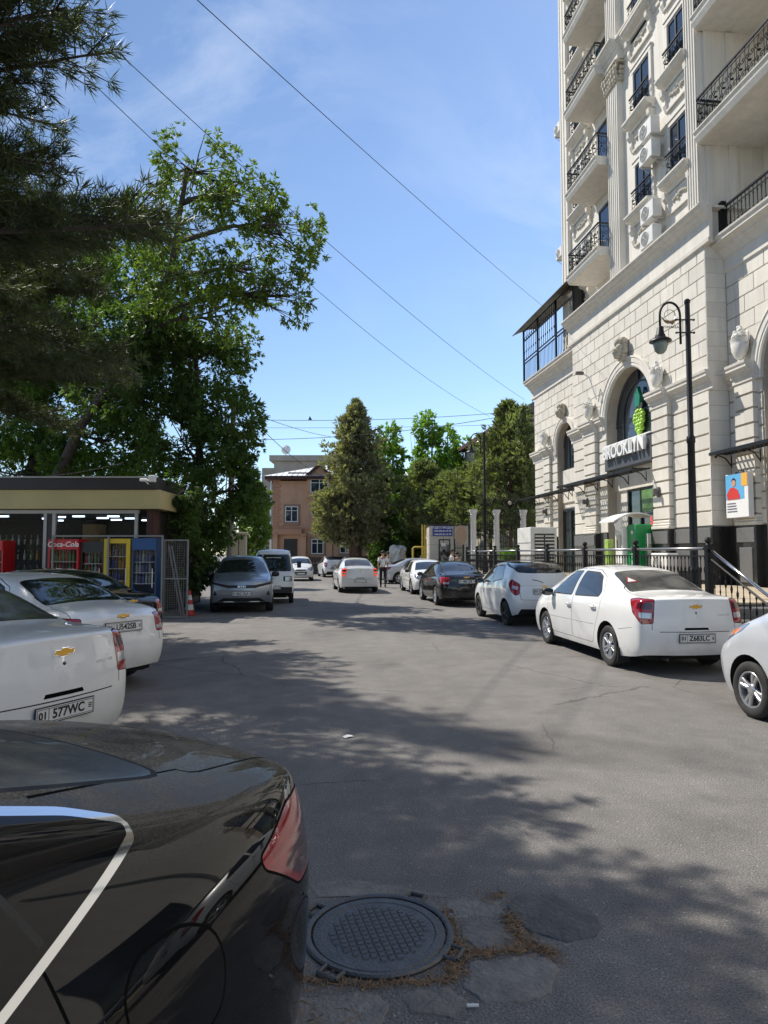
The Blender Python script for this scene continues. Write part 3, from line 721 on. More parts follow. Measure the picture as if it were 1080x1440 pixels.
# ---------------------------------------------------------------- three-box saloon with tall boot
SEDAN = dict(
    st=[(-2.18, .755, .28, .985, .715, 1.05, .645, 1.075), (-2.12, .80, .255, 1.005, .745, 1.075, .655, 1.10), (-1.92, .842, .23, 1.01, .775, 1.085, .65, 1.115), (-1.70, .858, .21, 1.01, .795, 1.095, .63, 1.13),
        (-1.50, .866, .2, 1.0, .81, 1.135, .60, 1.17), (-1.15, .868, .2, .99, .82, 1.32, .555, 1.355), (-.82, .868, .2, .985, .822, 1.415, .548, 1.455), (-.4, .868, .2, .975, .825, 1.455, .56, 1.5),
        (0, .868, .2, .96, .83, 1.46, .57, 1.51), (.4, .868, .2, .95, .83, 1.435, .57, 1.49), (.75, .868, .2, .94, .83, 1.355, .58, 1.405), (1.1, .868, .2, .935, .825, 1.19, .625, 1.235),
        (1.42, .866, .2, .925, .81, 1.01, .685, 1.05), (1.62, .86, .2, .90, .79, .96, .68, 1.0), (1.87, .84, .21, .84, .75, .895, .64, .935), (2.04, .78, .22, .76, .69, .80, .59, .84), (2.12, .70, .25, .69, .62, .715, .53, .745)],
    bow=(.115, .14), rearprof=((-1.8, -2.2), [(.25, .05), (.42, -.02), (.62, -.045), (.68, -.015), (.8, .0), (.95, .015), (1.05, .02), (1.1, .015)]),
    frontprof=((1.8, 2.15), [(.22, -.05), (.42, .03), (.55, .04), (.7, .0), (.85, -.02)]),
    axles=(1.31, -1.31), wr=.305, rimr=.2, track=1.5, ww=.19, rim='ten',
    doors=[('front_door', [(1.13, .29), (1.15, .93), (.45, 1.425), (.03, 1.44), (.03, .29)]), ('rear_door', [(.0, .29), (.0, 1.44), (-.5, 1.432), (-.84, 1.33), (-1.06, 1.08), (-1.06, .85), (-.78, .29)])],
    side_win=[([(1.0, .985), (.10, 1.0), (.07, 1.392), (.42, 1.375)], .03), ([(-.04, 1.0), (-.93, 1.03), (-.96, 1.09), (-.72, 1.32), (-.52, 1.378), (-.05, 1.392)], .03)],
    windshield=[(.74, .51), (1.40, .665)], backlight=[(-.88, .50), (-1.0, .525), (-1.57, .575)], backlight_mat=M_glassb,
    hood=[(1.44, .70), (2.02, .56)], trunk_top=[(-1.66, .60), (-2.3, .62)], trunk_rear=[(.615, 1.2), (.60, .80), (.53, .672), (.2, .662)],
    mirror=(.93, .96), handles=[(.14, .83), (-.84, .855)], mirmat=M_black,
    patches=[('tail_light', M_red, [(-2.24, .595, 1.05), (-2.10, .765, 1.065), (-1.97, .82, 1.045), (-2.06, .82, .86), (-2.26, .63, .725), (-2.18, .755, .715)], (1, -.75, 0), .02, 2, .006),
             ('reverse_lens', M_clear, [(-2.26, .645, .865), (-2.14, .775, .875), (-2.15, .77, .80), (-2.26, .65, .79)], (1, -.75, 0), .01, 2, 0),
             ('signal_lens', M_redd, [(-2.26, .64, 1.0), (-2.10, .78, 1.01), (-2.12, .78, .925), (-2.26, .645, .915)], (1, -.75, 0), .01, 2, 0),
             ('head_light', M_head, [(2.14, .42, .72), (2.1, .5, .80), (1.78, .79, .88), (1.92, .79, .74), (2.1, .65, .66)], (-1, -.7, 0), .02, 2, .006),
             ('grille', M_black, [(2.2, .33, .70), (2.2, -.33, .70), (2.2, .36, .62), (2.2, -.36, .62)], (-1, 0, 0), .02, 1, 0),
             ('grille', M_black, [(2.2, .40, .56), (2.2, -.40, .56), (2.2, .30, .40), (2.2, -.30, .40)], (-1, 0, 0), .03, 1, 0),
             ('bumper_line', M_seam, [(-2.2, .52, .612), (-2.2, -.52, .612), (-2.2, .52, .603), (-2.2, -.52, .603)], (1, 0, 0), 0, 1, 0),
             ('side_moulding', M_seam, [(1.08, 1, .565), (.05, 1, .575), (.05, 1, .570), (1.08, 1, .560)], (0, -1, 0), 0, 2, 0),
             ('side_moulding', M_seam, [(-.02, 1, .575), (-.86, 1, .585), (-.86, 1, .580), (-.02, 1, .570)], (0, -1, 0), 0, 2, 0),
             ('bumper_gap', M_seam, [(-1.68, 1, .60), (-2.02, 1, .655), (-2.02, 1, .649), (-1.68, 1, .594)], (0, -1, 0), 0, 2, 0)])
def mudflaps(root, spec):
    for ax in spec['axles']:
        for s_ in (1, -1):
            m = MB(); m.box(-.008, .008, -.10, .10, -.16, .06); m.obj('mudflap', M_rubber, root, loc=(ax - spec['wr'] - .05, s_ * (spec['track'] / 2 + .005), .27), rot=(0, R(-12), 0))
def sedan_feat(txt, lid=False, sticker=False, name='COBALT LTZ'):
    def f(root, b, pm):
        if lid: loc, nor = b.hit((-4, 0, .80), (1, 0, 0))
        else: loc, nor = b.hit((-4, 0, .52), (1, 0, 0))
        plate(root, loc + nor * .004, nor, txt)
        loc, nor = b.hit((-4, 0, .955 if not lid else .93), (1, 0, 0)); bowtie(root, loc, nor)
        if not lid:
            loc, nor = b.hit((-4, 0, .87), (1, 0, 0)); m = MB(); m.lathe([(.013, 0), (.013, .004), (.009, .006)], n=14); o = m.obj('lock', M_black, root); frame_on(o, loc, nor)
        loc, nor = b.hit((-4, -.43, .835 if not lid else .93), (1, 0, 0)); name and lettering(root, loc, nor, name, .035, M_steel)
        m = MB(); m.tube([(-2.08, .42, .24), (-2.26, .42, .225)], .024, 10); m.obj('exhaust_pipe', M_disc, root)
        mudflaps(root, SEDAN)
        if sticker:
            loc, nor = b.hit((-1.22, .42, 3), (0, 0, -1)); m = MB(); m.prism([(-.10, -.09), (.10, -.09), (0, .11)], 'z', .002, .004); o = m.obj('sticker', MATS['tail_lens'], root); frame_on(o, loc, nor, (1, 0, 0))
            m = MB(); m.prism([(-.066, -.066), (.066, -.066), (0, .07)], 'z', .004, .006); m.obj('sticker_face', M_plate, o)
        for y, h in ((.2, .34),):
            loc, nor = b.hit((1.36, y, 3), (0, 0, -1)); m = MB(); m.tube([(1.44, y + .3, loc.z - .02), (1.33, y, loc.z + .03), (1.28, y - .3, loc.z + .05)], .008, 6); m.obj('wiper', M_black, root)
    return f
# ---------------------------------------------------------------- older saloon, lower boot, plate on the lid
GENTRA = dict(SEDAN)
GENTRA.update(
    st=[(-2.14, .70, .28, .84, .655, .90, .58, .935), (-2.06, .785, .255, .90, .715, .985, .62, 1.015), (-1.90, .832, .23, .935, .765, 1.02, .64, 1.05), (-1.68, .85, .21, .95, .79, 1.04, .63, 1.075),
        (-1.46, .86, .2, .955, .80, 1.08, .60, 1.115), (-1.12, .862, .2, .95, .81, 1.26, .55, 1.295), (-.80, .862, .2, .945, .815, 1.36, .54, 1.40), (-.4, .862, .2, .94, .82, 1.395, .55, 1.44),
        (0, .862, .2, .93, .82, 1.40, .56, 1.447), (.4, .862, .2, .92, .82, 1.375, .56, 1.43), (.75, .862, .2, .91, .82, 1.295, .575, 1.345), (1.1, .862, .2, .905, .815, 1.145, .62, 1.19),
        (1.42, .858, .2, .89, .80, .98, .68, 1.02), (1.62, .85, .2, .865, .78, .925, .67, .965), (1.87, .83, .21, .80, .74, .86, .63, .90), (2.04, .77, .22, .72, .68, .765, .58, .80), (2.12, .69, .25, .66, .61, .685, .52, .71)],
    rearprof=((-1.8, -2.2), [(.25, .03), (.42, -.03), (.58, -.05), (.66, -.01), (.8, .0), (.95, .0), (1.1, -.02)]),
    doors=[('front_door', [(1.13, .29), (1.15, .9), (.45, 1.365), (.03, 1.38), (.03, .29)]), ('rear_door', [(.0, .29), (.0, 1.38), (-.5, 1.372), (-.84, 1.27), (-1.06, 1.03), (-1.06, .8), (-.78, .29)])],
    side_win=[([(1.0, .945), (.10, .965), (.07, 1.335), (.42, 1.315)], .03), ([(-.04, .965), (-.95, .985), (-1.0, 1.03), (-.74, 1.255), (-.52, 1.32), (-.05, 1.335)], .03)],
    backlight=[(-.86, .49), (-1.0, .515), (-1.56, .57)], backlight_mat=M_glass, glz=.96,
    trunk_rear=[(.57, 1.2), (.57, .78), (.52, .62), (.2, .61)], handles=[(.14, .80), (-.84, .82)], mirror=(.93, .925), rim='five',
    patches=[('tail_light', M_red, [(-2.24, .585, .925), (-2.0, .77, .95), (-1.78, .83, .925), (-1.92, .83, .80), (-2.24, .60, .70), (-2.15, .74, .70)], (1, -.75, 0), .03, 2, .006),
             ('reverse_lens', M_clear, [(-2.24, .61, .77), (-2.12, .75, .79), (-2.12, .75, .735), (-2.24, .61, .725)], (1, -.75, 0), .01, 2, 0),
             ('head_light', M_head, [(2.14, .40, .69), (2.1, .5, .765), (1.80, .78, .845), (1.9, .79, .72), (2.1, .64, .63)], (-1, -.7, 0), .03, 2, .006),
             ('grille', M_black, [(2.2, .30, .68), (2.2, -.30, .68), (2.2, .22, .56), (2.2, -.22, .56)], (-1, 0, 0), .03, 1, 0),
             ('grille', M_black, [(2.2, .45, .48), (2.2, -.45, .48), (2.2, .40, .34), (2.2, -.40, .34)], (-1, 0, 0), .03, 1, 0),
             ('side_moulding', M_seam, [(1.08, 1, .545), (.05, 1, .555), (.05, 1, .535), (1.08, 1, .525)], (0, -1, 0), 0, 2, 0),
             ('side_moulding', M_seam, [(-.02, 1, .555), (-.86, 1, .565), (-.86, 1, .545), (-.02, 1, .535)], (0, -1, 0), 0, 2, 0),
             ('bumper_gap', M_seam, [(-1.68, 1, .60), (-2.02, 1, .655), (-2.02, 1, .649), (-1.68, 1, .594)], (0, -1, 0), 0, 2, 0)])
def gentra_feat(txt, rear=True):
    g = sedan_feat(txt, lid=True, name='')
    def f(root, b, pm):
        g(root, b, pm)
        if not rear: loc, nor = b.hit((4, 0, .52), (-1, 0, 0)); plate(root, loc + nor * .004, nor, txt)
        loc, nor = b.hit((4, 0, .66), (-1, 0, 0)); bowtie(root, loc, nor)
    return f
# ---------------------------------------------------------------- small five-door hatchback
HATCH = dict(
    st=[(-1.72, .66, .30, .87, .63, 1.30, .46, 1.345), (-1.655, .735, .27, .93, .70, 1.38, .50, 1.425), (-1.52, .778, .24, .97, .735, 1.42, .53, 1.465), (-1.30, .796, .215, .99, .755, 1.445, .545, 1.49),
        (-1.0, .798, .2, .99, .765, 1.455, .55, 1.505), (-.6, .798, .2, .965, .77, 1.465, .555, 1.52), (-.2, .798, .2, .945, .772, 1.465, .56, 1.52), (.15, .798, .2, .925, .772, 1.44, .565, 1.495), (.5, .798, .2, .91, .77, 1.355, .57, 1.41),
        (.85, .798, .2, .90, .765, 1.20, .595, 1.25), (1.15, .796, .2, .895, .755, 1.045, .63, 1.09), (1.35, .79, .2, .88, .74, .965, .64, 1.01), (1.58, .77, .21, .82, .70, .885, .60, .93), (1.74, .70, .22, .74, .63, .79, .54, .83), (1.81, .62, .25, .67, .56, .705, .48, .735)],
    bow=(.09, .15), crease=.6, rearprof=((-1.3, -1.72), [(.28, .03), (.45, -.05), (.62, -.06), (.75, -.02), (.95, .0), (1.2, .1), (1.45, .17)]),
    frontprof=((1.4, 1.8), [(.22, -.05), (.45, .03), (.6, .03), (.75, -.01), (.85, -.02)]),
    axles=(1.14, -1.235), wr=.29, rimr=.19, track=1.39, ww=.17, rim='five', rimmat=M_black,
    doors=[('front_door', [(.98, .29), (1.0, .9), (.35, 1.40), (-.12, 1.43), (-.12, .29)]), ('rear_door', [(-.15, .29), (-.15, 1.43), (-.75, 1.43), (-.98, 1.1), (-.9, .7), (-.72, .29)])],
    side_win=[([(.88, .96), (-.06, .995), (-.09, 1.38), (.32, 1.36)], .03), ([(-.19, 1.0), (-.92, 1.09), (-.93, 1.14), (-.72, 1.385), (-.18, 1.385)], .04)],
    trimmat=M_black, trimw=.022, windshield=[(.52, .52), (1.16, .64)], back_view=True, backlight=[(.50, 1.38), (.585, 1.20), (.56, 1.03), (.3, 1.0)],
    hood=[(1.18, .62), (1.70, .5)], mirror=(.66, .955), mirmat=M_black, handles=[(-.02, .80)],
    patches=[('hatch_gap', M_seam, [(-1.8, .58, .95), (-1.8, -.58, .95), (-1.8, .56, .63), (-1.8, -.56, .63)], (1, 0, 0), .06, 1, .003), ('tailgate', None, [(-1.8, .575, .95), (-1.8, -.575, .95), (-1.8, .555, .634), (-1.8, -.555, .634)], (1, 0, 0), .06, 1, 0),
             ('tail_light', M_red, [(-1.72, .55, .985), (-1.55, .72, 1.10), (-1.44, .74, 1.0), (-1.6, .75, .84), (-1.74, .57, .75), (-1.70, .66, .73)], (1, -.8, 0), .05, 2, .006),
             ('reverse_lens', M_clear, [(-1.72, .60, .93), (-1.6, .70, .96), (-1.62, .70, .88), (-1.72, .61, .86)], (1, -.8, 0), .03, 2, 0),
             ('bumper_insert', M_black, [(-1.8, .55, .42), (-1.8, -.55, .42), (-1.8, .62, .27), (-1.8, -.62, .27)], (1, 0, 0), .02, 1, 0),
             ('head_light', M_head, [(1.84, .36, .70), (1.8, .48, .78), (1.22, .735, .965), (1.30, .76, .88), (1.62, .74, .72), (1.78, .58, .64)], (-1, -.85, 0), .02, 2, .006),
             ('amber_lens', M_amber, [(1.46, .70, .865), (1.30, .735, .915), (1.36, .745, .86), (1.52, .72, .80)], (-1, -.85, 0), .01, 2, 0),
             ('grille', M_black, [(1.95, .27, .70), (1.95, -.27, .70), (1.95, .30, .63), (1.95, -.30, .63)], (-1, 0, 0), .02, 1, 0),
             ('grille', M_black, [(1.95, .40, .57), (1.95, -.40, .57), (1.95, .30, .36), (1.95, -.30, .36)], (-1, 0, 0), .04, 1, 0)])
def hatch_feat(txt, front=None):
    def f(root, b, pm):
        loc, nor = b.hit((-4, 0, .82), (1, 0, 0)); plate(root, loc + nor * .004, nor, txt)
        loc, nor = b.hit((-4, 0, .935), (1, 0, 0)); bowtie(root, loc, nor, .8)
        m = MB(); m.tube([(-1.78, .02, 1.02), (-1.755, .1, 1.06), (-1.74, .26, 1.09)], .009, 6); m.obj('wiper', M_black, root)
        loc, nor = b.hit((4, 0, .60), (-1, 0, 0)); bowtie(root, loc, nor, 1.0)
        loc, nor = b.hit((4, 0, .46), (-1, 0, 0)); plate(root, loc + nor * .004, nor, txt)
        m = MB(); m.tube([(-1.25, .12, 1.49), (-1.45, .12, 1.60)], .005, 5); m.obj('antenna', M_black, root)
    return f
# ---------------------------------------------------------------- electric crossover
SUVS = dict(
    st=[(-2.14, .72, .34, .98, .69, 1.42, .50, 1.47), (-2.05, .83, .30, 1.03, .79, 1.52, .56, 1.57), (-1.85, .89, .27, 1.06, .84, 1.56, .60, 1.61), (-1.3, .915, .25, 1.06, .865, 1.575, .62, 1.635), (-.7, .918, .24, 1.04, .87, 1.585, .63, 1.645), (0, .918, .24, 1.02, .87, 1.58, .63, 1.645),
        (.4, .918, .24, 1.01, .87, 1.55, .635, 1.615), (.8, .918, .24, 1.01, .868, 1.43, .65, 1.49), (1.15, .917, .24, 1.01, .862, 1.25, .70, 1.30), (1.45, .915, .24, 1.005, .855, 1.09, .76, 1.135), (1.7, .905, .24, .985, .84, 1.04, .76, 1.085), (1.95, .885, .26, .94, .81, .985, .73, 1.03), (2.12, .87, .28, .90, .80, .94, .72, .975), (2.19, .82, .32, .85, .76, .88, .68, .91)],
    bow=(.10, .13), rearprof=((-1.6, -2.15), [(.3, .0), (.6, -.04), (1.0, 0), (1.5, .16)]), frontprof=((1.9, 2.2), [(.25, -.08), (.4, .0), (.6, .02), (.8, .0), (1, -.04)]),
    axles=(1.36, -1.36), wr=.345, rimr=.23, track=1.58, ww=.22, rim='five', doors=[('front_door', [(1.15, .33), (1.17, 1.0), (.5, 1.52), (.0, 1.55), (.0, .33)]), ('rear_door', [(-.03, .33), (-.03, 1.55), (-.8, 1.53), (-1.1, 1.2), (-1.1, .9), (-.8, .33)])],
    side_win=[([(1.0, 1.06), (.06, 1.08), (.04, 1.50), (.48, 1.475)], .03), ([(-.07, 1.08), (-1.1, 1.12), (-1.3, 1.2), (-.9, 1.485), (-.07, 1.50)], .03)],
    windshield=[(.72, .58), (1.44, .75)], back_view=True, backlight=[(.5, 1.48), (.6, 1.15), (.3, 1.12)], hood=[(1.48, .77), (2.1, .66)], mirror=(.95, 1.04), mirmat=M_black, mirbig=1.15, handles=[(.14, .9), (-.9, .92)], glz=1.12,
    patches=[('lower_grille', M_black, [(2.3, .50, .44), (2.3, -.50, .44), (2.3, .68, .335), (2.3, -.68, .335)], (-1, 0, 0), .01, 1, 0),
             ('light_bar', M_navy if 0 else M_black, [(2.3, .50, .80), (2.3, -.50, .80), (2.3, .47, .715), (2.3, -.47, .715)], (-1, 0, 0), .01, 1, 0),
             ('head_light', M_black, [(2.3, .40, .805), (2.3, .40, .725), (2.05, .84, .90), (2.1, .81, .82)], (-1, -.4, 0), .01, 2, 0),
             ('light_strip', M_clear, [(2.3, .42, .728), (2.3, .42, .712), (2.1, .84, .832), (2.1, .84, .818)], (-1, -.4, 0), 0, 2, 0),
             ('air_vent', M_black, [(2.2, .735, .66), (2.2, .66, .53), (2.2, .79, .52), (2.2, .77, .50)], (-1, -.5, 0), .01, 2, 0),
             ('tail_light', M_red, [(-2.2, .4, 1.05), (-2.2, .4, .98), (-1.9, .87, 1.0), (-1.9, .87, 1.08)], (1, -.5, 0), .02, 2, 0),
             ('sill_trim', M_black, [(1.0, 1, .36), (-1.0, 1, .36), (1.0, 1, .2), (-1, 1, .2)], (0, -1, 0), 0, 2, 0)])
def suv_feat(root, b, pm):
    loc, nor = b.hit((4, 0, .565), (-1, 0, 0)); plate(root, loc + nor * .004, nor, '662 ULA')
    loc, nor = b.hit((4, 0, .757), (-1, 0, 0)); o = inst('lettering', text_mesh('BYD', .075, M_steel, .006, 'lettering', .003, sx=1.6), root); frame_on(o, loc, nor)
    m = MB(); m.box(2.2, 2.27, -.5, .5, .325, .345); m.obj('skid_strip', M_steel, root)
    for s_ in (1, -1):
        m = MB(); m.tube([(.35, s_ * .6, 1.60), (.2, s_ * .6, 1.655), (-1.2, s_ * .58, 1.655), (-1.4, s_ * .58, 1.61)], .016, 6); m.obj('roof_rail', M_steel, root)
    m = MB(); m.tube([(1.5, .45, 1.12), (1.42, 0, 1.15), (1.38, -.3, 1.17)], .009, 6); m.obj('wiper', M_black, root)
# ---------------------------------------------------------------- large black saloon standing beside the camera
BIG = dict(glassmat=mat('black_glass', (.006, .006, .007), .03, spec=.3),
    st=[(-2.36, .72, .30, .885, .68, .94, .60, .985), (-2.29, .81, .27, .96, .755, 1.025, .65, 1.08), (-2.14, .868, .24, .99, .805, 1.06, .67, 1.13), (-1.92, .908, .22, 1.005, .84, 1.095, .67, 1.175),
        (-1.68, .922, .2, 1.02, .85, 1.145, .655, 1.23), (-1.35, .926, .2, 1.0, .853, 1.225, .625, 1.295), (-.95, .927, .2, .975, .855, 1.33, .585, 1.37), (-.5, .927, .2, .965, .86, 1.395, .57, 1.44), (0, .927, .2, .955, .86, 1.415, .575, 1.463), (.45, .927, .2, .945, .86, 1.39, .58, 1.44),
        (.85, .927, .2, .94, .86, 1.28, .60, 1.33), (1.2, .925, .2, .93, .85, 1.13, .65, 1.17), (1.5, .92, .2, .92, .83, 1.0, .70, 1.04), (1.75, .91, .2, .89, .81, .95, .69, .99), (2.1, .87, .21, .82, .77, .87, .65, .91), (2.35, .78, .23, .72, .69, .76, .58, .79), (2.43, .70, .26, .66, .62, .69, .52, .715)],
    bow=(.10, .13), crease=.66, bulge=.03, rearprof=((-1.9, -2.36), [(.25, .04), (.45, -.03), (.62, -.05), (.74, -.01), (.9, .0), (1.02, -.03), (1.1, -.05)]),
    frontprof=((2.0, 2.43), [(.22, -.05), (.45, .03), (.6, .03), (.8, -.02)]),
    axles=(1.37, -1.37), wr=.335, rimr=.235, track=1.58, ww=.225, rim='five', arch=.385,
    doors=[('front_door', [(1.2, .29), (1.22, .93), (.5, 1.37), (.05, 1.39), (.05, .29)]), ('rear_door', [(.02, .29), (.02, 1.39), (-.6, 1.385), (-1.03, 1.31), (-1.115, 1.06), (-1.13, .9), (-1.05, .6), (-.82, .29)]),
           ('fuel_flap', [(-1.24, .93), (-1.30, .965), (-1.44, .955), (-1.53, .90), (-1.56, .82), (-1.54, .74), (-1.30, .70), (-1.24, .76)])],
    side_win=[([(1.05, .97), (.0, .99), (-.93, 1.0), (-1.17, 1.068), (-1.425, 1.122), (-1.435, 1.137), (-1.33, 1.185), (-1.02, 1.285), (-.6, 1.335), (.08, 1.345), (.48, 1.325)], .025)],
    trimmat=M_chrome, trimw=.014, windshield=[(.80, .53), (1.48, .68)], backlight=[(-.93, .53), (-1.1, .56), (-1.72, .63)], glz=1.0, backlight_mat=mat('dust_covered_glass', (.06, .056, .048), .42, var=.5, scale=60, dirt=(.20, .18, .14), dscale=4, damt=.85, coat=.12),
    hood=[(1.52, .72), (2.3, .58)], trunk_top=[(-1.80, .655), (-2.5, .66)], trunk_rear=[(.62, 1.3), (.62, .85), (.52, .66), (.2, .65)],
    mirror=(.95, .96), handles=[(.18, .84), (-.82, .86)],
    patches=[('tail_light', M_red, [(-2.42, .60, .92), (-2.23, .80, .965), (-2.08, .862, .975), (-1.815, .90, .935), (-1.82, .905, .905), (-2.05, .89, .765), (-2.3, .79, .735), (-2.42, .6, .755)], (1, -.85, 0), .03, 2, .007),
             ('tail_lens', M_redd, [(-2.42, .60, .88), (-2.2, .82, .915), (-1.93, .895, .86), (-2.06, .88, .78), (-2.30, .79, .75), (-2.42, .60, .77)], (1, -.85, 0), .02, 2, 0),
             ('window_post', M_black, [(-1.125, 1, 1.06), (-1.14, 1, 1.063), (-1.04, 1, 1.285), (-1.055, 1, 1.283)], (0, -1, 0), 0, 2, 0),
             ('window_post', M_black, [(.04, 1, .985), (.0, 1, .985), (.04, 1, 1.35), (.0, 1, 1.35)], (0, -1, 0), 0, 2, 0),
             ('head_light', M_head, [(2.44, .42, .70), (2.4, .5, .77), (1.98, .82, .87), (2.1, .84, .74)], (-1, -.7, 0), .02, 2, .006),
             ('grille', M_black, [(2.6, .40, .68), (2.6, -.40, .68), (2.6, .45, .42), (2.6, -.45, .42)], (-1, 0, 0), .04, 1, 0)])

def dusty_black():
    m = bpy.data.materials.new('paint_dusty_black'); m.use_nodes = True; nt = m.node_tree; L = nt.links.new; b = nt.nodes['Principled BSDF']
    tc = _n(nt, 'TexCoord'); ge = _n(nt, 'NewGeometry'); sx = _n(nt, 'SeparateXYZ'); L(ge.outputs['Normal'], sx.inputs[0])
    n1 = _n(nt, 'TexNoise', Scale=3.0, Detail=8.0, Roughness=.7); n2 = _n(nt, 'TexNoise', Scale=160.0, Detail=3.0); L(tc.outputs['Object'], n1.inputs[0]); L(tc.outputs['Object'], n2.inputs[0])
    up = _n(nt, 'MapRange'); up.inputs[1].default_value = .6; up.inputs[2].default_value = 1.0; up.inputs[3].default_value = .012; up.inputs[4].default_value = .95; L(sx.outputs[2], up.inputs[0])
    a = _n(nt, 'MapRange'); a.inputs[1].default_value = .2; a.inputs[2].default_value = .62; L(n1.outputs[0], a.inputs[0]); c = _n(nt, 'MapRange'); c.inputs[1].default_value = .35; c.inputs[2].default_value = .75; c.inputs[3].default_value = .4; L(n2.outputs[0], c.inputs[0])
    q = _n(nt, 'Math', operation='MULTIPLY'); L(a.outputs[0], q.inputs[0]); L(c.outputs[0], q.inputs[1]); q2 = _n(nt, 'Math', operation='MULTIPLY'); L(q.outputs[0], q2.inputs[0]); L(up.outputs[0], q2.inputs[1])
    sp = _n(nt, 'TexVoronoi', Scale=46.0); L(tc.outputs['Object'], sp.inputs[0]); sr = _n(nt, 'MapRange'); sr.inputs[1].default_value = .10; sr.inputs[2].default_value = .05; sr.inputs[4].default_value = .35; L(sp.outputs['Distance'], sr.inputs[0])
    sn = _n(nt, 'MapRange'); sn.inputs[1].default_value = .55; sn.inputs[2].default_value = .6; L(n1.outputs[0], sn.inputs[0]); q3 = _n(nt, 'Math', operation='MULTIPLY'); L(sr.outputs[0], q3.inputs[0]); L(sn.outputs[0], q3.inputs[1])
    mxm = _n(nt, 'Math', operation='MAXIMUM'); L(q2.outputs[0], mxm.inputs[0]); L(q3.outputs[0], mxm.inputs[1])
    mx = _n(nt, 'MixRGB'); mx.inputs[1].default_value = (.006, .006, .0065, 1); mx.inputs[2].default_value = (.34, .30, .235, 1); L(mxm.outputs[0], mx.inputs[0]); L(mx.outputs[0], b.inputs['Base Color'])
    cw = _n(nt, 'MapRange'); cw.inputs[2].default_value = .4; cw.inputs[3].default_value = 1.0; cw.inputs[4].default_value = .12; L(mxm.outputs[0], cw.inputs[0]); L(cw.outputs[0], b.inputs['Coat Weight']); b.inputs['Coat Roughness'].default_value = .02
    b.inputs['Roughness'].default_value = .3; b.inputs['Specular IOR Level'].default_value = .0; b.inputs['Coat IOR'].default_value = 1.42; return m
P_dusty = dusty_black()
# ---------------------------------------------------------------- small forward-control truck
TRUCK = dict(
    st=[(-.62, .66, .36, .98, .65, 1.70, .56, 1.76), (-.55, .69, .36, .99, .68, 1.76, .58, 1.82), (-.3, .70, .36, 1.0, .69, 1.785, .585, 1.845), (.1, .70, .36, 1.0, .69, 1.79, .585, 1.85), (.35, .70, .36, 1.0, .69, 1.76, .58, 1.82), (.55, .70, .36, 1.0, .69, 1.60, .585, 1.65), (.75, .70, .36, 1.0, .69, 1.32, .60, 1.36), (.92, .69, .36, .98, .68, 1.08, .62, 1.11), (1.02, .66, .37, .92, .64, .97, .58, 1.0)],
    bow=(.0, .05), bulge=.01, frontprof=((.7, 1.02), [(.36, .03), (.6, .02), (1.0, 0)]), axles=(.42, -1.35), wr=.265, rimr=.155, track=1.22, ww=.15, rim='plain', rimmat=M_disc, arch=.31,
    doors=[('front_door', [(.72, .5), (.80, 1.0), (.42, 1.72), (-.45, 1.74), (-.45, .5)])], side_win=[([(.70, 1.06), (-.35, 1.06), (-.35, 1.62), (.38, 1.60)], .03)],
    windshield=[(.52, 1.62), (.60, 1.06)], front_view=True, back_view=True, backlight=[(.5, 1.6), (.5, 1.2)], mirmat=M_black,
    patches=[('head_panel', M_black, [(1.1, .62, .93), (1.1, .34, .93), (1.1, .62, .76), (1.1, .34, .76)], (-1, 0, 0), .02, 2, 0), ('head_light', M_head, [(1.1, .58, .91), (1.1, .40, .91), (1.1, .58, .78), (1.1, .40, .78)], (-1, 0, 0), .015, 2, 0),
             ('bumper', M_black, [(1.1, .64, .57), (1.1, -.64, .57), (1.1, .64, .37), (1.1, -.64, .37)], (-1, 0, 0), .02, 1, 0)])
# ================================================================ cars in their places
GP = 'cars parked along the street'
car = make_car('parked_car', SEDAN, P_white, 3, 'white saloon with alloy wheels parked by the black railing, warning triangle sticker in rear window', GP, sedan_feat('Z683LC', sticker=True))
place(car, 5.50, 11.25, (0, 1))
car1 = make_car('parked_car', SEDAN, P_white, 3, 'white saloon with gold boot badge, partly hidden behind the dark foreground car', GP, sedan_feat('577WC'))
SEDAN_M = dict(SEDAN); SEDAN_M['patches'] = [(n, M_brake if n == 'tail_light' else m, *r_) for n, m, *r_ in SEDAN['patches']]; SEDAN_M['rim'] = 'plain'
car2 = make_car('moving_car', SEDAN_M, P_pearl, 2, 'white saloon driving away along the middle of the street with brake lights lit', None, sedan_feat(''))
place(car2, 2.54, 31.3, (-.03, 1))
car3 = make_car('parked_car', GENTRA, P_white, 3, 'white saloon with number plate on its boot lid, second of three before the shop', GP, gentra_feat('U542SB'))
car4 = make_car('parked_car', GENTRA, P_black, 2, 'black saloon parked along the railing between a white hatchback and a white saloon', GP, gentra_feat('480 20B', rear=False))
place(car4, 5.30, 23.5, (0, 1))
car5 = copy_tree(car4); recolor(car5, P_black, P_white); tag(car5, 'white saloon facing the camera, parked beyond the black saloon'); place(car5, 5.50, 29.6, (0, -1))
car6 = copy_tree(car4); recolor(car6, P_black, P_silver); tag(car6, 'silver saloon standing crosswise behind the walking man'); place(car6, 6.75, 38.6, (1, .12))
car7 = copy_tree(car4); tag(car7, 'dark saloon closest to the shop fridges, only its roof and boot showing')
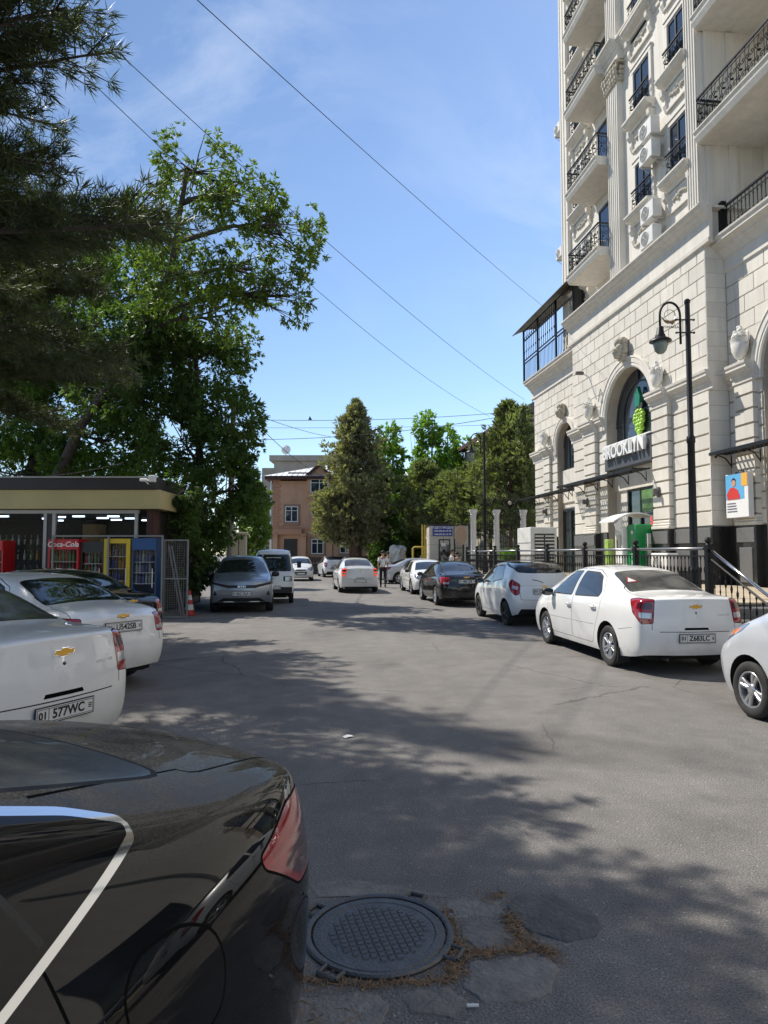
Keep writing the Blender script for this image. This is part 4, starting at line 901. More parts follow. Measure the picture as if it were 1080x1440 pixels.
# three parked at an angle before the shop
HD = Vector((-.862, .506)).normalized(); RT = Vector((HD.y, -HD.x))
def rear_corner(root, spec, x, y, HD=HD, z_half=.74):
    RT = Vector((HD.y, -HD.x)); c = Vector((x, y)) + HD * (-spec['st'][0][0] - .02) - RT * z_half; place(root, c.x, c.y, HD)
rear_corner(car1, SEDAN, *W(-2.24, 5.95)); rear_corner(car3, GENTRA, *W(-2.93, 9.15), Vector((-.79, .613)).normalized()); rear_corner(car7, GENTRA, *W(-3.75, 11.7), Vector((-.79, .613)).normalized())
h1 = make_car('parked_car', HATCH, P_white, 3, 'white hatchback with black wheels parked between the black saloon and the white saloon', GP, hatch_feat('C448HA'))
place(h1, 5.62, 17.0, (0, 1))
HATCH_A = dict(HATCH); HATCH_A.update(rimmat=M_alloy, rim='four2', mirror=(.48, .965), doors=[('front_door', [(.74, .29), (.78, .92), (.30, 1.40), (-.12, 1.43), (-.12, .29)]), HATCH['doors'][1]], side_win=[([(.66, .97), (-.06, .995), (-.09, 1.38), (.28, 1.36)], .03), HATCH['side_win'][1]])
P_frost = paint('frost', (.60, .62, .65), .25, .3)
h2 = make_car('parked_car', HATCH_A, P_frost, 3, 'pale silver hatchback at the picture edge, front wheel and amber indicator showing', GP, hatch_feat(''))
place(h2, 5.42, 5.5, (0, 1))
h3 = copy_tree(h2); recolor(h3, P_frost, P_pearl); tag(h3, 'white hatchback facing the camera in the far lane behind the small truck'); place(h3, 0.10, 44.0, (.03, -1))
h4 = copy_tree(h1); tag(h4, 'white hatchback seen from behind, far down the street before the red-brown house'); place(h4, 2.35, 50.0, (-.12, 1))
h5 = copy_tree(h1); recolor(h5, P_white, P_silver); tag(h5, 'silver hatchback half hidden behind the far white hatchback and the moving saloon'); place(h5, 4.1, 53.5, (.05, 1))
suv = make_car('parked_car', SUVS, P_grey, 3, 'grey crossover with black light band parked under the trees facing the camera', GP, suv_feat)
place(suv, -1.72, 22.0, (.06, -1))
big = make_car('parked_car', BIG, P_dusty, 4, 'dusty black saloon with chrome window frame, close in the foreground, seen over its rear corner', GP)
BH = Vector(W(-math.sin(R(16)), -math.cos(R(16)))).normalized(); BL = Vector((-BH.y, BH.x)); bc = Vector(W(-.26, 2.22)) - BL * .80 + BH * 2.24
place(big, bc.x, bc.y, BH)
def truck_feat(root, b, pm):
    m = MB()
    m.box(-2.15, -.66, -.68, .68, .58, .64); m.obj('bed_floor', pm, root)
    for s_ in (1, -1): m = MB(); m.bbox(-2.15, -.66, s_ * .69 - .02, s_ * .69 + .02, .6, .98, .01); m.obj('bed_side', pm, root)
    m = MB(); m.bbox(-2.18, -2.14, -.69, .69, .6, .98, .01); m.obj('tailgate', pm, root)
    m = MB(); m.box(-2.1, -.6, -.3, .3, .36, .56); m.obj('chassis', M_under, root)
    for s_ in (1, -1):
        m = MB(); m.tube([(.62, s_ * .70, 1.30), (.68, s_ * .86, 1.32)], .012, 6); o = m.obj('mirror_stalk', M_black, root); m = MB(); m.bbox(.62, .68, s_ * .87 - .07, s_ * .87 + .07, 1.20, 1.42, .02); m.obj('mirror', M_black, o)
    m = MB(); m.tube([(.94, .3, 1.08), (.86, .0, 1.16), (.84, -.3, 1.2)], .008, 6); m.obj('wiper', M_black, root)
    m = MB(); m.box(.60, .62, -.25, .25, 1.46, 1.56); o = m.obj('windscreen_card', M_plate, root)
    loc, nor = b.hit((4, 0, .55), (-1, 0, 0)); plate(root, loc + nor * .004, nor, '')
trk = make_car('small_truck', TRUCK, P_white, 2, 'small white flat-nosed truck behind the grey crossover', None, truck_feat); trk['category'] = 'truck'
place(trk, -.86, 24.3, (.02, -1))
# ================================================================ terrace, building
M_lime = mat('limestone', (.675, .64, .57), .8, var=.06, scale=1.3, objvar=.06, streak=.12, bump=.15, bscale=30, dirt=(.47, .43, .36), dscale=.9, damt=.35)
M_joint = mat('stone_joint', (.40, .35, .285), .9, var=.15, scale=3)
M_plas = mat('cream_plaster', (.69, .655, .59), .85, var=.05, scale=1.0, streak=.14, dirt=(.49, .45, .38), dscale=.7, damt=.35)
M_orn = mat('carved_stone', (.70, .68, .63), .85, var=.08, scale=6)
M_orn2 = mat('weathered_stone', (.46, .42, .34), .9, var=.2, scale=9)
M_gran = mat('dark_granite', (.022, .021, .021), .25, var=.5, scale=60, coat=.3)
M_gran2 = mat('grey_granite', (.15, .148, .145), .35, var=.55, scale=70)
M_win = mat('window_glass', (.02, .03, .045), .03, spec=.8, coat=.5)
M_wframe = mat('window_frame', (.045, .05, .06), .4, .3)
M_wwhite = mat('white_window_frame', (.75, .75, .74), .4)
M_sign = mat('sign_grey', (.075, .08, .092), .55, var=.1)
M_pave = mat('terrace_paving', (.42, .35, .25), .8, objvar=.12, var=.12, scale=5)
M_acw = mat('ac_white', (.70, .69, .65), .5, var=.06, dirt=(.45, .40, .32), dscale=3, damt=.35)
M_acd = mat('ac_dark', (.05, .05, .05), .6)
class Grp:
    """parts of a thing given in world metres, stored from the thing's base"""
    def __init__(s, name, label, cat, base, group=None):
        s.root = thing(name, label, cat, base, 0, group); s.b = Vector(base)
    def part(s, name, mb, m, parent=None, smooth=False, label=None):
        mb.v = [tuple(Vector(p) - s.b) for p in mb.v]; o = mb.obj(name, m, parent or s.root, smooth)
        if label: o['label'] = label
        return o
    def inst(s, name, me, loc, rot=None, scale=None, parent=None):
        return inst(name, me, parent or s.root, Vector(loc) - s.b, rot, scale)
X0 = 11.0; X1 = 11.6; TZ = .85
YA, YB, YC, YD = 12.0, 17.05, 26.2, 32.45      # near end, projecting block, far end
# ---- terrace (setting): retaining wall, floor, steps
t = MB(); t.box(6.9, 16, 10.95, 33, 0, TZ - .05); tw = tag(t.obj('terrace', mat('terrace_wall', (.20, .195, .19), .8, var=.2, scale=6, bump=.3)), kind='structure')
tile = MB(); tile.bbox(-.245, .245, -.245, .245, -.04, .0, .006); tm = tile.mesh('paving_tile', M_pave)
for i in range(9):
    for j in range(18):
        x, y = 7.15 + i * .5, 11.2 + j * .5
        if x < 11.3: inst('paving_tile', tm, tw, (x, y, TZ + .005))
t = MB(); t.box(6.9, 16, 20.05, 33, TZ - .05, TZ); t.obj('paving', M_pave, tw)
for k in range(5):
    s_ = MB(); s_.bbox(7.0, 10.4, 10.95 - .34 * (k + 1), 10.95 - .34 * k - .002, 0, TZ - .17 * (k + 1) + .10, .012); s_.obj('step', M_gran2, tw)
t = MB(); t.box(10.45, 16, 5, 10.9, 0, .12); t.obj('paving', M_pave, tw)
# ---- railing
rl = Grp('railing', 'black wrought iron railing with ball-topped posts along the terrace and down its steps', 'railing', (6.98, 19, 0))
pm_ = MB(); pm_.box(-.05, .05, -.05, .05, 0, 1.02); pm_.box(-.065, .065, -.065, .065, 0, .1); pm_.box(-.062, .062, -.062, .062, .93, .97); pm_.lathe([(.05, 1.02), (.03, 1.04), (.055, 1.07), (.06, 1.1), (.045, 1.135), (.01, 1.15)], n=10); post = pm_.mesh('post', M_iron)
bal = MB()
bal.lathe([(.008, 0), (.008, .2), (.016, .24), (.008, .28), (.008, .38), (.02, .43), (.022, .47), (.008, .52), (.008, .62), (.018, .66), (.008, .7)], n=6); bm_ = bal.mesh('baluster', M_iron)
M_cap = mat('pale_rail', (.32, .32, .33), .35, .8)
PY = [10.95, 13.5, 16.05, 18.6, 21.2, 23.8, 26.3, 27.9]
for y in PY: rl.inst('post', post, (6.98, y, TZ - .02))
for y0, y1 in zip(PY, PY[1:]):
    m = MB(); m.tube([(6.98, y0, TZ + .93), (6.98, y1, TZ + .93)], .026, 8); rl.part('handrail', m, M_cap, smooth=True)
    for z in (.12, .80):
        m = MB(); m.box(6.97, 6.99, y0, y1, TZ + z - .012, TZ + z + .012); rl.part('rail', m, M_iron)
    n = int((y1 - y0) / .118)
    for i in range(1, n): rl.inst('baluster', bm_, (6.98, y0 + (y1 - y0) * i / n, TZ + .11))
m = MB(); m.tube([(6.98, 10.95, TZ + .93), (6.98, 9.3, .98)], .027, 8); rl.part('handrail', m, mat('polished_rail', (.6, .6, .62), .2, 1.0), smooth=True)
m = MB(); m.tube([(6.98, 10.95, TZ + .78), (6.98, 9.3, .83)], .018, 6); rl.part('rail', m, M_iron)
m = MB(); m.tube([(6.98, 10.95, TZ + .10), (6.98, 9.3, .12)], .014, 6); rl.part('rail', m, M_iron)
rl.inst('post', post, (6.98, 9.3, 0))
for i in range(1, 11): y = 10.95 - 1.65 * i / 11; rl.inst('baluster', bm_, (6.98, y, .12 + (y - 9.3) / 1.65 * .85))

# ---- the building
B = Grp('apartment_building', 'tall cream stone apartment building with rusticated base, balconies and wrought iron railings', 'building', (X0, 21.6, TZ))
AY, AR, AZ = 21.62, 1.66, 6.30                 # entrance arch
LY, LR, LZ = 28.55, .98, 6.45                  # arch of the far wing
RY, RR, RZ = 14.2, 1.5, 6.30                  # arch of the near wing
def arch_fill(mb, x0, x1, y0, y1, ztop, cy, r, cz, n=20):
    """wall between a round arch and a level line, in the plane x0 with depth to x1"""
    ys = [cy - r + 2 * r * i / n for i in range(n + 1)]
    for a, b in zip(ys, ys[1:]):
        za = cz + math.sqrt(max(0, r * r - (a - cy) ** 2)); zb = cz + math.sqrt(max(0, r * r - (b - cy) ** 2))
        mb.add([(x0, a, za), (x0, b, zb), (x0, b, ztop), (x0, a, ztop), (x1, a, za), (x1, b, zb), (x1, b, ztop), (x1, a, ztop)], [(0, 1, 2, 3), (4, 7, 6, 5), (0, 4, 5, 1), (3, 2, 6, 7)])
    if cy - r > y0: mb.box(x0, x1, y0, cy - r, cz, ztop)
    if y1 > cy + r: mb.box(x0, x1, cy + r, y1, cz, ztop)
jz = 10.2
for (x, y0, y1, cy, r, cz, nm) in ((X0 + .035, YB, YC, AY, AR, AZ, 'wall'), (X1 + .035, YC, YD, LY, LR, LZ, 'wall'), (X1 + .035, YA, YB, RY, RR, RZ, 'wall')):
    m = MB(); m.box(x, x + .9, y0, cy - r, TZ, cz); m.box(x, x + .9, cy + r, y1, TZ, cz); arch_fill(m, x, x + .9, y0, y1, jz, cy, r, cz); B.part(nm, m, M_joint)
m = MB(); m.box(X0 + .9, 20, YB + .02, YC - .02, TZ, 11.0); m.box(X1 + .9, 20, YC - .03, YD - .02, TZ, 10.2); m.box(X1 + .9, 20, YA + .02, YB + .03, TZ, 10.2); B.part('inner_wall', m, M_plas)
def block(name, x, y0, y1, z0, z1, d=.04, m=M_lime, b=.012, parent=None):
    mb = MB(); V = [(x + d, y0, z0), (x + d, y1, z0), (x + d, y1, z1), (x + d, y0, z1), (x, y0 + b, z0 + b), (x, y1 - b, z0 + b), (x, y1 - b, z1 - b), (x, y0 + b, z1 - b)]
    mb.add(V, [(4, 7, 6, 5), (0, 4, 5, 1), (1, 5, 6, 2), (2, 6, 7, 3), (3, 7, 4, 0)]); return B.part(name, mb, m, parent)
def cut_block(x, y0, y1, z0, z1, cy, r, cz, d=.04):
    """ashlar block cut back to the arch's outer curve"""
    g_ = .006
    y0 += g_; y1 -= g_; z0 += g_; z1 -= g_
    zs = np.linspace(z0, z1, 7); L_ = []
    for z in zs:
        k = math.sqrt(r * r - (z - cz) ** 2) if 0 <= z - cz < r else (r if z < cz else 0)
        if y1 <= cy + 1e-6: L_.append((y0, min(y1, cy - k) if k > 0 else y1, z))
        else: L_.append((max(y0, cy + k) if k > 0 else y0, y1, z))
    ok = [q for q in L_ if q[1] - q[0] > .02]
    if len(ok) < 2: return
    if len(ok) == 7 and all(abs(q[0] - y0) < 1e-6 and abs(q[1] - y1) < 1e-6 for q in ok): block('stone', x, y0, y1, z0, z1, d); return
    V = []; F = []; n = len(ok)
    for dx in (0, d):
        for a, b, z in ok: V += [(x + dx, a, z), (x + dx, b, z)]
    for i in range(n - 1):
        F += [(2 * i, 2 * i + 1, 2 * i + 3, 2 * i + 2), (2 * i, 2 * i + 2, 2 * n + 2 * i + 2, 2 * n + 2 * i), (2 * i + 1, 2 * n + 2 * i + 1, 2 * n + 2 * i + 3, 2 * i + 3)]
    F += [(0, 2 * n, 2 * n + 1, 1), (2 * n - 2, 2 * n - 1, 4 * n - 1, 4 * n - 2)]
    mb = MB(); mb.add(V, F); B.part('stone', mb, M_lime)
def ashlar(x, y0, y1, z0, z1, cy, r, cz, bw=.78, ch=.43, seed=1):
    rd = random.Random(seed); n = round((z1 - z0) / ch); ch = (z1 - z0) / n
    for k in range(n):
        za = z0 + k * ch; cuts = [y0]; y = y0 + (bw * .5 if k % 2 else bw)
        while y < y1 - bw * .3: cuts.append(y + rd.uniform(-.03, .03)); y += bw
        cuts.append(y1)
        if not any(abs(c_ - cy) < .02 for c_ in cuts) and cz + r > za: cuts.append(cy); cuts.sort(); cuts = [c_ for c_ in cuts if abs(c_ - cy) < 1e-6 or abs(c_ - cy) > .2]
        for a, b in zip(cuts, cuts[1:]): cut_block(x, a, b, za, za + ch, cy, r, cz)
ashlar(X0, YB, YC, 6.66, 10.2, AY, AR + .36, AZ, seed=1)
ashlar(X1, YC, YD, 6.66, 9.42, LY, LR + .26, LZ, seed=2)
ashlar(X1, YA, YB - .001, 6.66, 9.42, RY, RR + .33, RZ, seed=3)
m = MB(); m.box(X1, X1 + .5, -16, YA - .001, TZ, 10.2)
B.part('wall', m, M_lime)
m = MB(); m.box(X1 + .5, 20, -16, YA - .002, TZ, 10.25); m.box(LOG if 0 else X1 + 1.2, 20, -16, YA - 6.01, 10.2, 31); B.part('inner_wall', m, M_plas)
for k in range(4):
    m = MB(); m.box(X1 - .02, X1 + .1, -13.5 + k * 6.2, -11.3 + k * 6.2, TZ, 4.4); B.part('shop_window', m, M_win); m = MB(); m.bbox(X1 - .16, X1 + .1, -10.2 + k * 6.2, -9.2 + k * 6.2, TZ, 9.4, .02); B.part('pilaster', m, M_lime)
# the block's returns (faces towards the camera side and away)
for k in range(20):
    za = 2.45 + k * (7.75 / 19)
    if za > 10.1: break
    for y, sg in ((YB, -1),):
        mb = MB(); d = .035; z1 = za + 7.75 / 19 - .012; xs = [X0 + .006, X0 + .34 if k % 2 else X0 + .5, X1 - .01] if za > 6.5 else [X0 + .006, X1 - .01]
        for xa, xb in zip(xs, xs[1:]):
            mb = MB(); mb.box(xa, xb - .006, y - .002, y + .04, za, z1); B.part('stone', mb, M_lime)
# rusticated courses below the impost
def courses(x, y0, y1, z0, z1, n, d=.04, g_=.03, both=False):
    ch = (z1 - z0) / n
    for k in range(n):
        mb = MB(); za, zb = z0 + k * ch + g_ / 2, z0 + (k + 1) * ch - g_ / 2; c_ = .018
        mb.add([(x, y0, za + c_), (x, y1, za + c_), (x, y1, zb - c_), (x, y0, zb - c_), (x + d, y0, za), (x + d, y1, za), (x + d, y1, zb), (x + d, y0, zb)], [(0, 3, 2, 1), (0, 1, 5, 4), (2, 3, 7, 6), (1, 2, 6, 5), (3, 0, 4, 7)])
        B.part('course', mb, M_lime)
G0 = 2.42; IM = 6.2
for x, y0, y1 in ((X0, YB, 18.9), (X0, 19.85, 19.96), (X0, 23.28, 23.95), (X0, 24.95, YC), (X1, YC, 27.57), (X1, 29.53, 30.2), (X1, 31.0, YD), (X1, 15.75, 15.9), (X1, 16.65, YB - .01)): courses(x, y0, y1, G0, IM, 9)
PIL = [(X0, 18.92, 19.84, .14), (X0, 23.96, 24.94, .14), (X1, 30.21, 30.99, .12), (X1, 15.9, 16.64, .14)]
for x, y0, y1, pr in PIL:
    m = MB(); m.box(x - pr + .03, x + .05, y0 + .02, y1 - .02, G0, IM); B.part('pilaster', m, M_joint)
    courses(x - pr, y0, y1, G0 + .28, IM, 9, d=pr + .035)
    m = MB(); m.bbox(x - pr - .06, x + .05, y0 - .06, y1 + .06, G0 + .0, G0 + .1, .02); m.bbox(x - pr - .035, x + .05, y0 - .035, y1 + .035, G0 + .1, G0 + .18, .03); m.bbox(x - pr - .015, x + .05, y0 - .015, y1 + .015, G0 + .18, G0 + .27, .02); B.part('pilaster_base', m, M_lime)
# granite plinth
for x, y0, y1, mm in ((X0 - .03, YB, 18.9, M_gran2), (X0 - .03, 19.85, 19.95, M_gran), (X0 - .03, 23.3, 23.95, M_gran), (X0 - .03, 24.95, YC, M_gran2), (X1 - .03, YC, 27.5, M_gran), (X1 - .03, 29.6, 30.2, M_gran), (X1 - .03, 31.0, YD, M_gran2), (X1 - .03, 15.75, 15.9, M_gran), (X1 - .03, 16.65, YB - .04, M_gran)):
    m = MB(); m.box(x, x + .08, y0, y1, TZ, G0 - .002); B.part('plinth', m, M_gran)
    if mm is M_gran2:
        m = MB(); m.bbox(x - .02, x + .01, y0 + .1, y1 - .1, TZ + .12, 1.85, .008); B.part('plinth_panel', m, M_gran2); m = MB(); m.bbox(x - .02, x + .01, y0 + .02, y1 - .02, 1.98, G0 - .03, .008); B.part('plinth_panel', m, M_gran2)
for x, y0, y1, pr in PIL:
    m = MB(); m.box(x - pr - .05, x + .05, y0 - .03, y1 + .03, TZ, G0 - .004); B.part('plinth', m, M_gran)
    m = MB(); m.bbox(x - pr - .07, x - pr - .04, y0 + .12, y1 - .12, TZ + .1, 1.85, .008); m.bbox(x - pr - .07, x - pr - .04, y0 + .02, y1 - .02, 1.98, G0 - .06, .008); B.part('plinth_panel', m, M_gran2)
m = MB(); m.box(X0 - .032, X1, YB - .035, YB + .05, TZ, G0); B.part('plinth', m, M_gran)
# mouldings: profile (projection, z) swept along the wall
def mould(name, x, y0, y1, prof, m=M_plas, parent=None, back=.06):
    P = [(x + back, prof[0][1])] + [(x - p, z) for p, z in prof] + [(x + back, prof[-1][1])]
    mb = MB(); mb.prism(P, 'y', y0, y1); return B.part(name, mb, m, parent)
imp = [(.0, 6.12), (.02, 6.14), (.02, 6.27), (.06, 6.29), (.06, 6.36), (.10, 6.38), (.16, 6.46), (.19, 6.47), (.19, 6.54), (.22, 6.57), (.23, 6.64)]
for x, y0, y1 in ((X0, YB - .2, 19.9), (X0, 23.34, YC + .2), (X1, YC, 27.3), (X1, 29.8, YD + .2), (X1, YA, 12.4), (X1, 16.0, YB)): mould('impost', x, y0, y1, imp)
for x, y0, y1, pr in PIL: mould('impost', x - pr, y0 - .04, y1 + .04, [(p + .01, z + .002) for p, z in imp], back=pr)
# side cornice and the higher block's entablature
crn = [(.0, 9.36), (.05, 9.38), (.05, 9.46), (.03, 9.48), (.03, 9.74), (.08, 9.78), (.10, 9.84), (.20, 9.93), (.24, 9.95), (.24, 10.0), (.36, 10.08), (.42, 10.10), (.42, 10.17), (.47, 10.22), (.48, 10.27)]
mould('cornice', X1, YC - .1, YD + .3, crn); mould('cornice', X1, YA, YB + .05, crn)
atk = [(.0, 10.12), (.07, 10.14), (.08, 10.24), (.04, 10.26), (.035, 10.78), (.09, 10.82), (.11, 10.88), (.2, 10.94), (.21, 10.98), (.30, 11.04), (.31, 11.09), (.36, 11.12), (.36, 11.16)]
mould('cornice', X0, YB - .3, YC + .3, atk)
m = MB(); m.box(X0 - .33, X1 + .6, YB - .28, YC + .28, 11.1, 11.158); m.box(X1 - .4, X1 + .9, YC, YD + .2, 10.1, 10.268); m.box(X1 - .4, X1 + 1.9, YA, YB, 10.1, 10.268); B.part('cornice_top', m, M_plas)
m = MB(); m.box(X0 + .01, X1 + .6, YB - .03, YB + .1, 10.16, 11.0); m.box(X0 + .01, X1 + .6, YC - .1, YC + .03, 10.16, 11.0); B.part('attic_return', m, M_lime)
# arches: archivolt mouldings and reveals
def archivolt(x, cy, r, cz, w_, legs, depth=.55, n=40):
    prof = [(0, -.02), (0, .05), (.05, .075), (w_ * .35, .06), (w_ * .4, .085), (w_ * .8, .085), (w_ * .88, .11), (w_, .10), (w_, -.03)]
    V = []; F = []; k = len(prof); ts = [math.pi * i / n for i in range(n + 1)]
    pts = [(1, cz - legs)] + [(t_, None) for t_ in ts] + [(2, cz - legs)]
    for i, (t_, zz) in enumerate(pts):
        for a, p in prof:
            if zz is not None: sg = 1 if i == 0 else -1; V.append((x - p, cy + sg * (r + a), zz))
            else: V.append((x - p, cy + (r + a) * math.cos(t_), cz + (r + a) * math.sin(t_)))
    for i in range(len(pts) - 1):
        for j in range(k - 1): F.append((i * k + j, i * k + j + 1, (i + 1) * k + j + 1, (i + 1) * k + j))
    mb = MB(); mb.add(V, F); B.part('archivolt', mb, M_plas, smooth=35)
    V = []; F = []
    for i, (t_, zz) in enumerate(pts):
        for dx in (0, depth):
            if zz is not None: V.append((x + dx - .02, cy + (1 if i == 0 else -1) * (r + .003), zz - .0))
            else: V.append((x + dx - .02, cy + (r + .003) * math.cos(t_), cz + (r + .003) * math.sin(t_)))
    F = [(2 * i, 2 * i + 2, 2 * i + 3, 2 * i + 1) for i in range(len(pts) - 1)]
    mb = MB(); mb.add(V, F); B.part('arch_reveal', mb, M_plas, smooth=35)
archivolt(X0, AY, AR, AZ, .36, .16); archivolt(X1, LY, LR, LZ, .26, .3, .4); archivolt(X1, RY, RR, RZ, .33, .16)
# glazing in the arches
def arched_glass(x, cy, r, cz, z0, inner=True):
    n = 24; P = [(cy - r, z0), (cy + r, z0)] + [(cy + r * math.cos(math.pi * i / n), cz + r * math.sin(math.pi * i / n)) for i in range(n + 1)]
    mb = MB(); mb.prism(P, 'x', x, x + .03); g_ = B.part('window', mb, M_win)
    fr = MB(); fr.tube([(x - .01, cy + (r - .03) * math.cos(math.pi * i / n), cz + (r - .03) * math.sin(math.pi * i / n)) for i in range(n + 1)], .035, 6)
    fr.box(x - .045, x + .01, cy - r, cy + r, z0, z0 + .07)
    for dy in ((-r * .66, r * .66) if inner else (-r * .34, r * .34)):
        top = cz + math.sqrt(r * r - dy * dy) - .02; fr.box(x - .045, x + .01, cy + dy - .028, cy + dy + .028, z0, cz + .2 if inner else top)
    if inner:
        ri = r * .66; fr.tube([(x - .02, cy + ri * math.cos(math.pi * i / n), cz + .2 + ri * .95 * math.sin(math.pi * i / n)) for i in range(n + 1)], .03, 6)
        fr.box(x - .045, x + .01, cy - .028, cy + .028, cz + .2 + ri * .95, cz + r); fr.box(x - .04, x + .01, cy - r, cy - ri, cz - .1, cz - .05); fr.box(x - .04, x + .01, cy + ri, cy + r, cz - .1, cz - .05)
    fr.box(x - .04, x + .01, cy - r * .95, cy + r * .95, cz + r * .6, cz + r * .6 + .04) if not inner else None
    fr.mesh; B.part('window_frame', fr, M_wframe)
arched_glass(X0 + .42, AY, AR, AZ, 5.4); arched_glass(X1 + .34, LY, LR, LZ, 5.4, False); arched_glass(X1 + .42, RY, RR, RZ, 5.4)
m = MB(); m.box(X1 + .2, X1 + .5, LY - LR, LY + LR, 3.95, 5.4); B.part('spandrel', m, M_plas)
m = MB(); m.box(X0 + .30, X0 + .5, AY - AR, AY + AR, 3.9, 5.4); B.part('spandrel', m, M_plas)
m = MB(); m.box(X1 + .30, X1 + .5, RY - RR, RY + RR, 3.9, 5.4); B.part('spandrel', m, M_plas)
# shop front under the entrance arch
M_shop = mat('shop_glass', (.03, .045, .045), .04, spec=.8, coat=.4)
m = MB(); m.box(X0 + .44, X0 + .47, 20.02, 22.5, TZ, 3.9); B.part('shop_window', m, M_shop)
m = MB()
for y in (20.02, 20.62, 21.62, 22.46): m.box(X0 + .38, X0 + .45, y - .035, y + .035, TZ, 3.9)
for z in (TZ + .05, 3.0, 3.87): m.box(X0 + .385, X0 + .45, 20.0, 22.5, z - .035, z + .035)
B.part('shop_frame', m, mat('shop_frame', (.012, .02, .02), .4))
m = MB(); m.box(X0 + .36, X0 + .5, 22.5, 23.3, TZ, 3.9); B.part('spandrel', m, M_plas)
m = MB(); m.box(X0 + .36, X0 + .38, 20.75, 21.5, 3.08, 3.8); B.part('window_poster', m, mat('leaf_poster', (.10, .20, .06), .4, var=.6, scale=4))
o = B.inst('lettering', text_mesh('5', .36, mat('led_red', (.4, .02, .02), .4, emit=(1, .05, .05), estr=1.0), .02), (X0 + .37, 20.9, 2.75), (math.pi / 2, 0, -math.pi / 2))
for y0, y1, z1 in ((27.75, 29.45, 3.6),):
    m = MB(); m.box(X1 + .28, X1 + .32, y0, y1, TZ, z1); B.part('door', m, M_shop); m = MB()
    for y in (y0, y1, (y0 + y1) / 2): m.box(X1 + .22, X1 + .3, y - .04, y + .04, TZ, z1)
    m.box(X1 + .22, X1 + .3, y0, y1, z1 - .05, z1 + .05); B.part('door_frame', m, M_wframe)
m = MB(); m.box(X1 + .26, X1 + .5, LY - LR, LY + LR, 3.6, 3.96); B.part('spandrel', m, M_plas)
m = MB(); m.box(X1 + .3, X1 + .34, RY - RR, RY + RR, TZ, 3.9); B.part('shop_window', m, M_shop)
# carved keystones and urns
def keystone(x, y, z, s_=1.0, m=M_orn2):
    mb = MB(); mb.bbox(x - .22 * s_, x + .05, y - .2 * s_, y + .2 * s_, z, z + .75 * s_, .06 * s_)
    for dy, dz, r_, dx in ((0, .3, .2, .22), (-.12, .42, .12, .26), (.12, .42, .12, .26), (0, .18, .14, .28), (-.2, .3, .12, .12), (.2, .3, .12, .12), (0, .62, .19, .2), (-.18, .66, .11, .16), (.18, .66, .11, .16), (-.07, .34, .05, .4), (.07, .34, .05, .4), (0, .26, .07, .4)):
        mb.ball((x - dx * s_, y + dy * s_, z + dz * s_), r_ * s_, 10, 7)
    k = B.part('keystone', mb, m, smooth=True); sc_ = MB()
    for sg in (-1, 1): sc_.tube([(x - .2 * s_, y + sg * (.1 + .1 * math.cos(t_)) * s_, z + (.66 + .1 * math.sin(t_)) * s_) for t_ in np.linspace(0, 5, 12)], .04 * s_, 6)
    B.part('scroll', sc_, m, k, smooth=True)
keystone(X0 - .05, AY, 8.22, 1.0); keystone(X1 - .05, LY, 7.62, .85)
def urn(x, y, z, s_=1.0):
    mb = MB(); n = 24; prof = [(.05, 0), (.11, .03), (.06, .08), (.16, .17), (.235, .34), (.26, .5), (.25, .56), (.28, .6), (.29, .64), (.2, .66), (.02, .66)]
    V = []; F = []
    for r_, h in prof:
        for k in range(n):
            a = 2 * math.pi * k / n; rr = r_ * (1 + (.05 if k % 2 else -.03) * (1 if .1 < h < .5 else 0)); V.append((x + rr * math.cos(a) * s_ * .75, y + rr * math.sin(a) * s_, z + h * s_))
    for i in range(len(prof) - 1):
        for k in range(n): k2 = (k + 1) % n; F.append((i * n + k, i * n + k2, (i + 1) * n + k2, (i + 1) * n + k))
    mb.add(V, F); u_ = B.part('urn', mb, M_orn, smooth=40)
    rd = random.Random(int(y * 100)); fl = MB()
    for _ in range(34):
        a = rd.uniform(0, 6.28); rr = rd.uniform(0, .24); h = .68 + (.26 - rr) * rd.uniform(.4, 1.3); fl.ball((x + rr * math.cos(a) * .7 * s_, y + rr * math.sin(a) * s_, z + h * s_), rd.uniform(.04, .075) * s_, 7, 4)
    B.part('carved_flowers', fl, M_orn, u_, smooth=True)
    hd = MB()
    for sg in (-1, 1): hd.tube([(x, y + sg * (.27 + .09 * math.sin(t_)) * s_, z + (.62 + .16 * math.cos(t_)) * s_) for t_ in np.linspace(.2, 4.2, 10)], .028 * s_, 6)
    B.part('urn_handle', hd, M_orn, u_, smooth=True)
urn(X0 - .2, 19.36, 6.65, .88); urn(X0 - .2, 24.3, 6.65, .88); urn(X1 - .2, 30.6, 6.65, .85); urn(X1 - .2, 16.25, 6.65, .98)

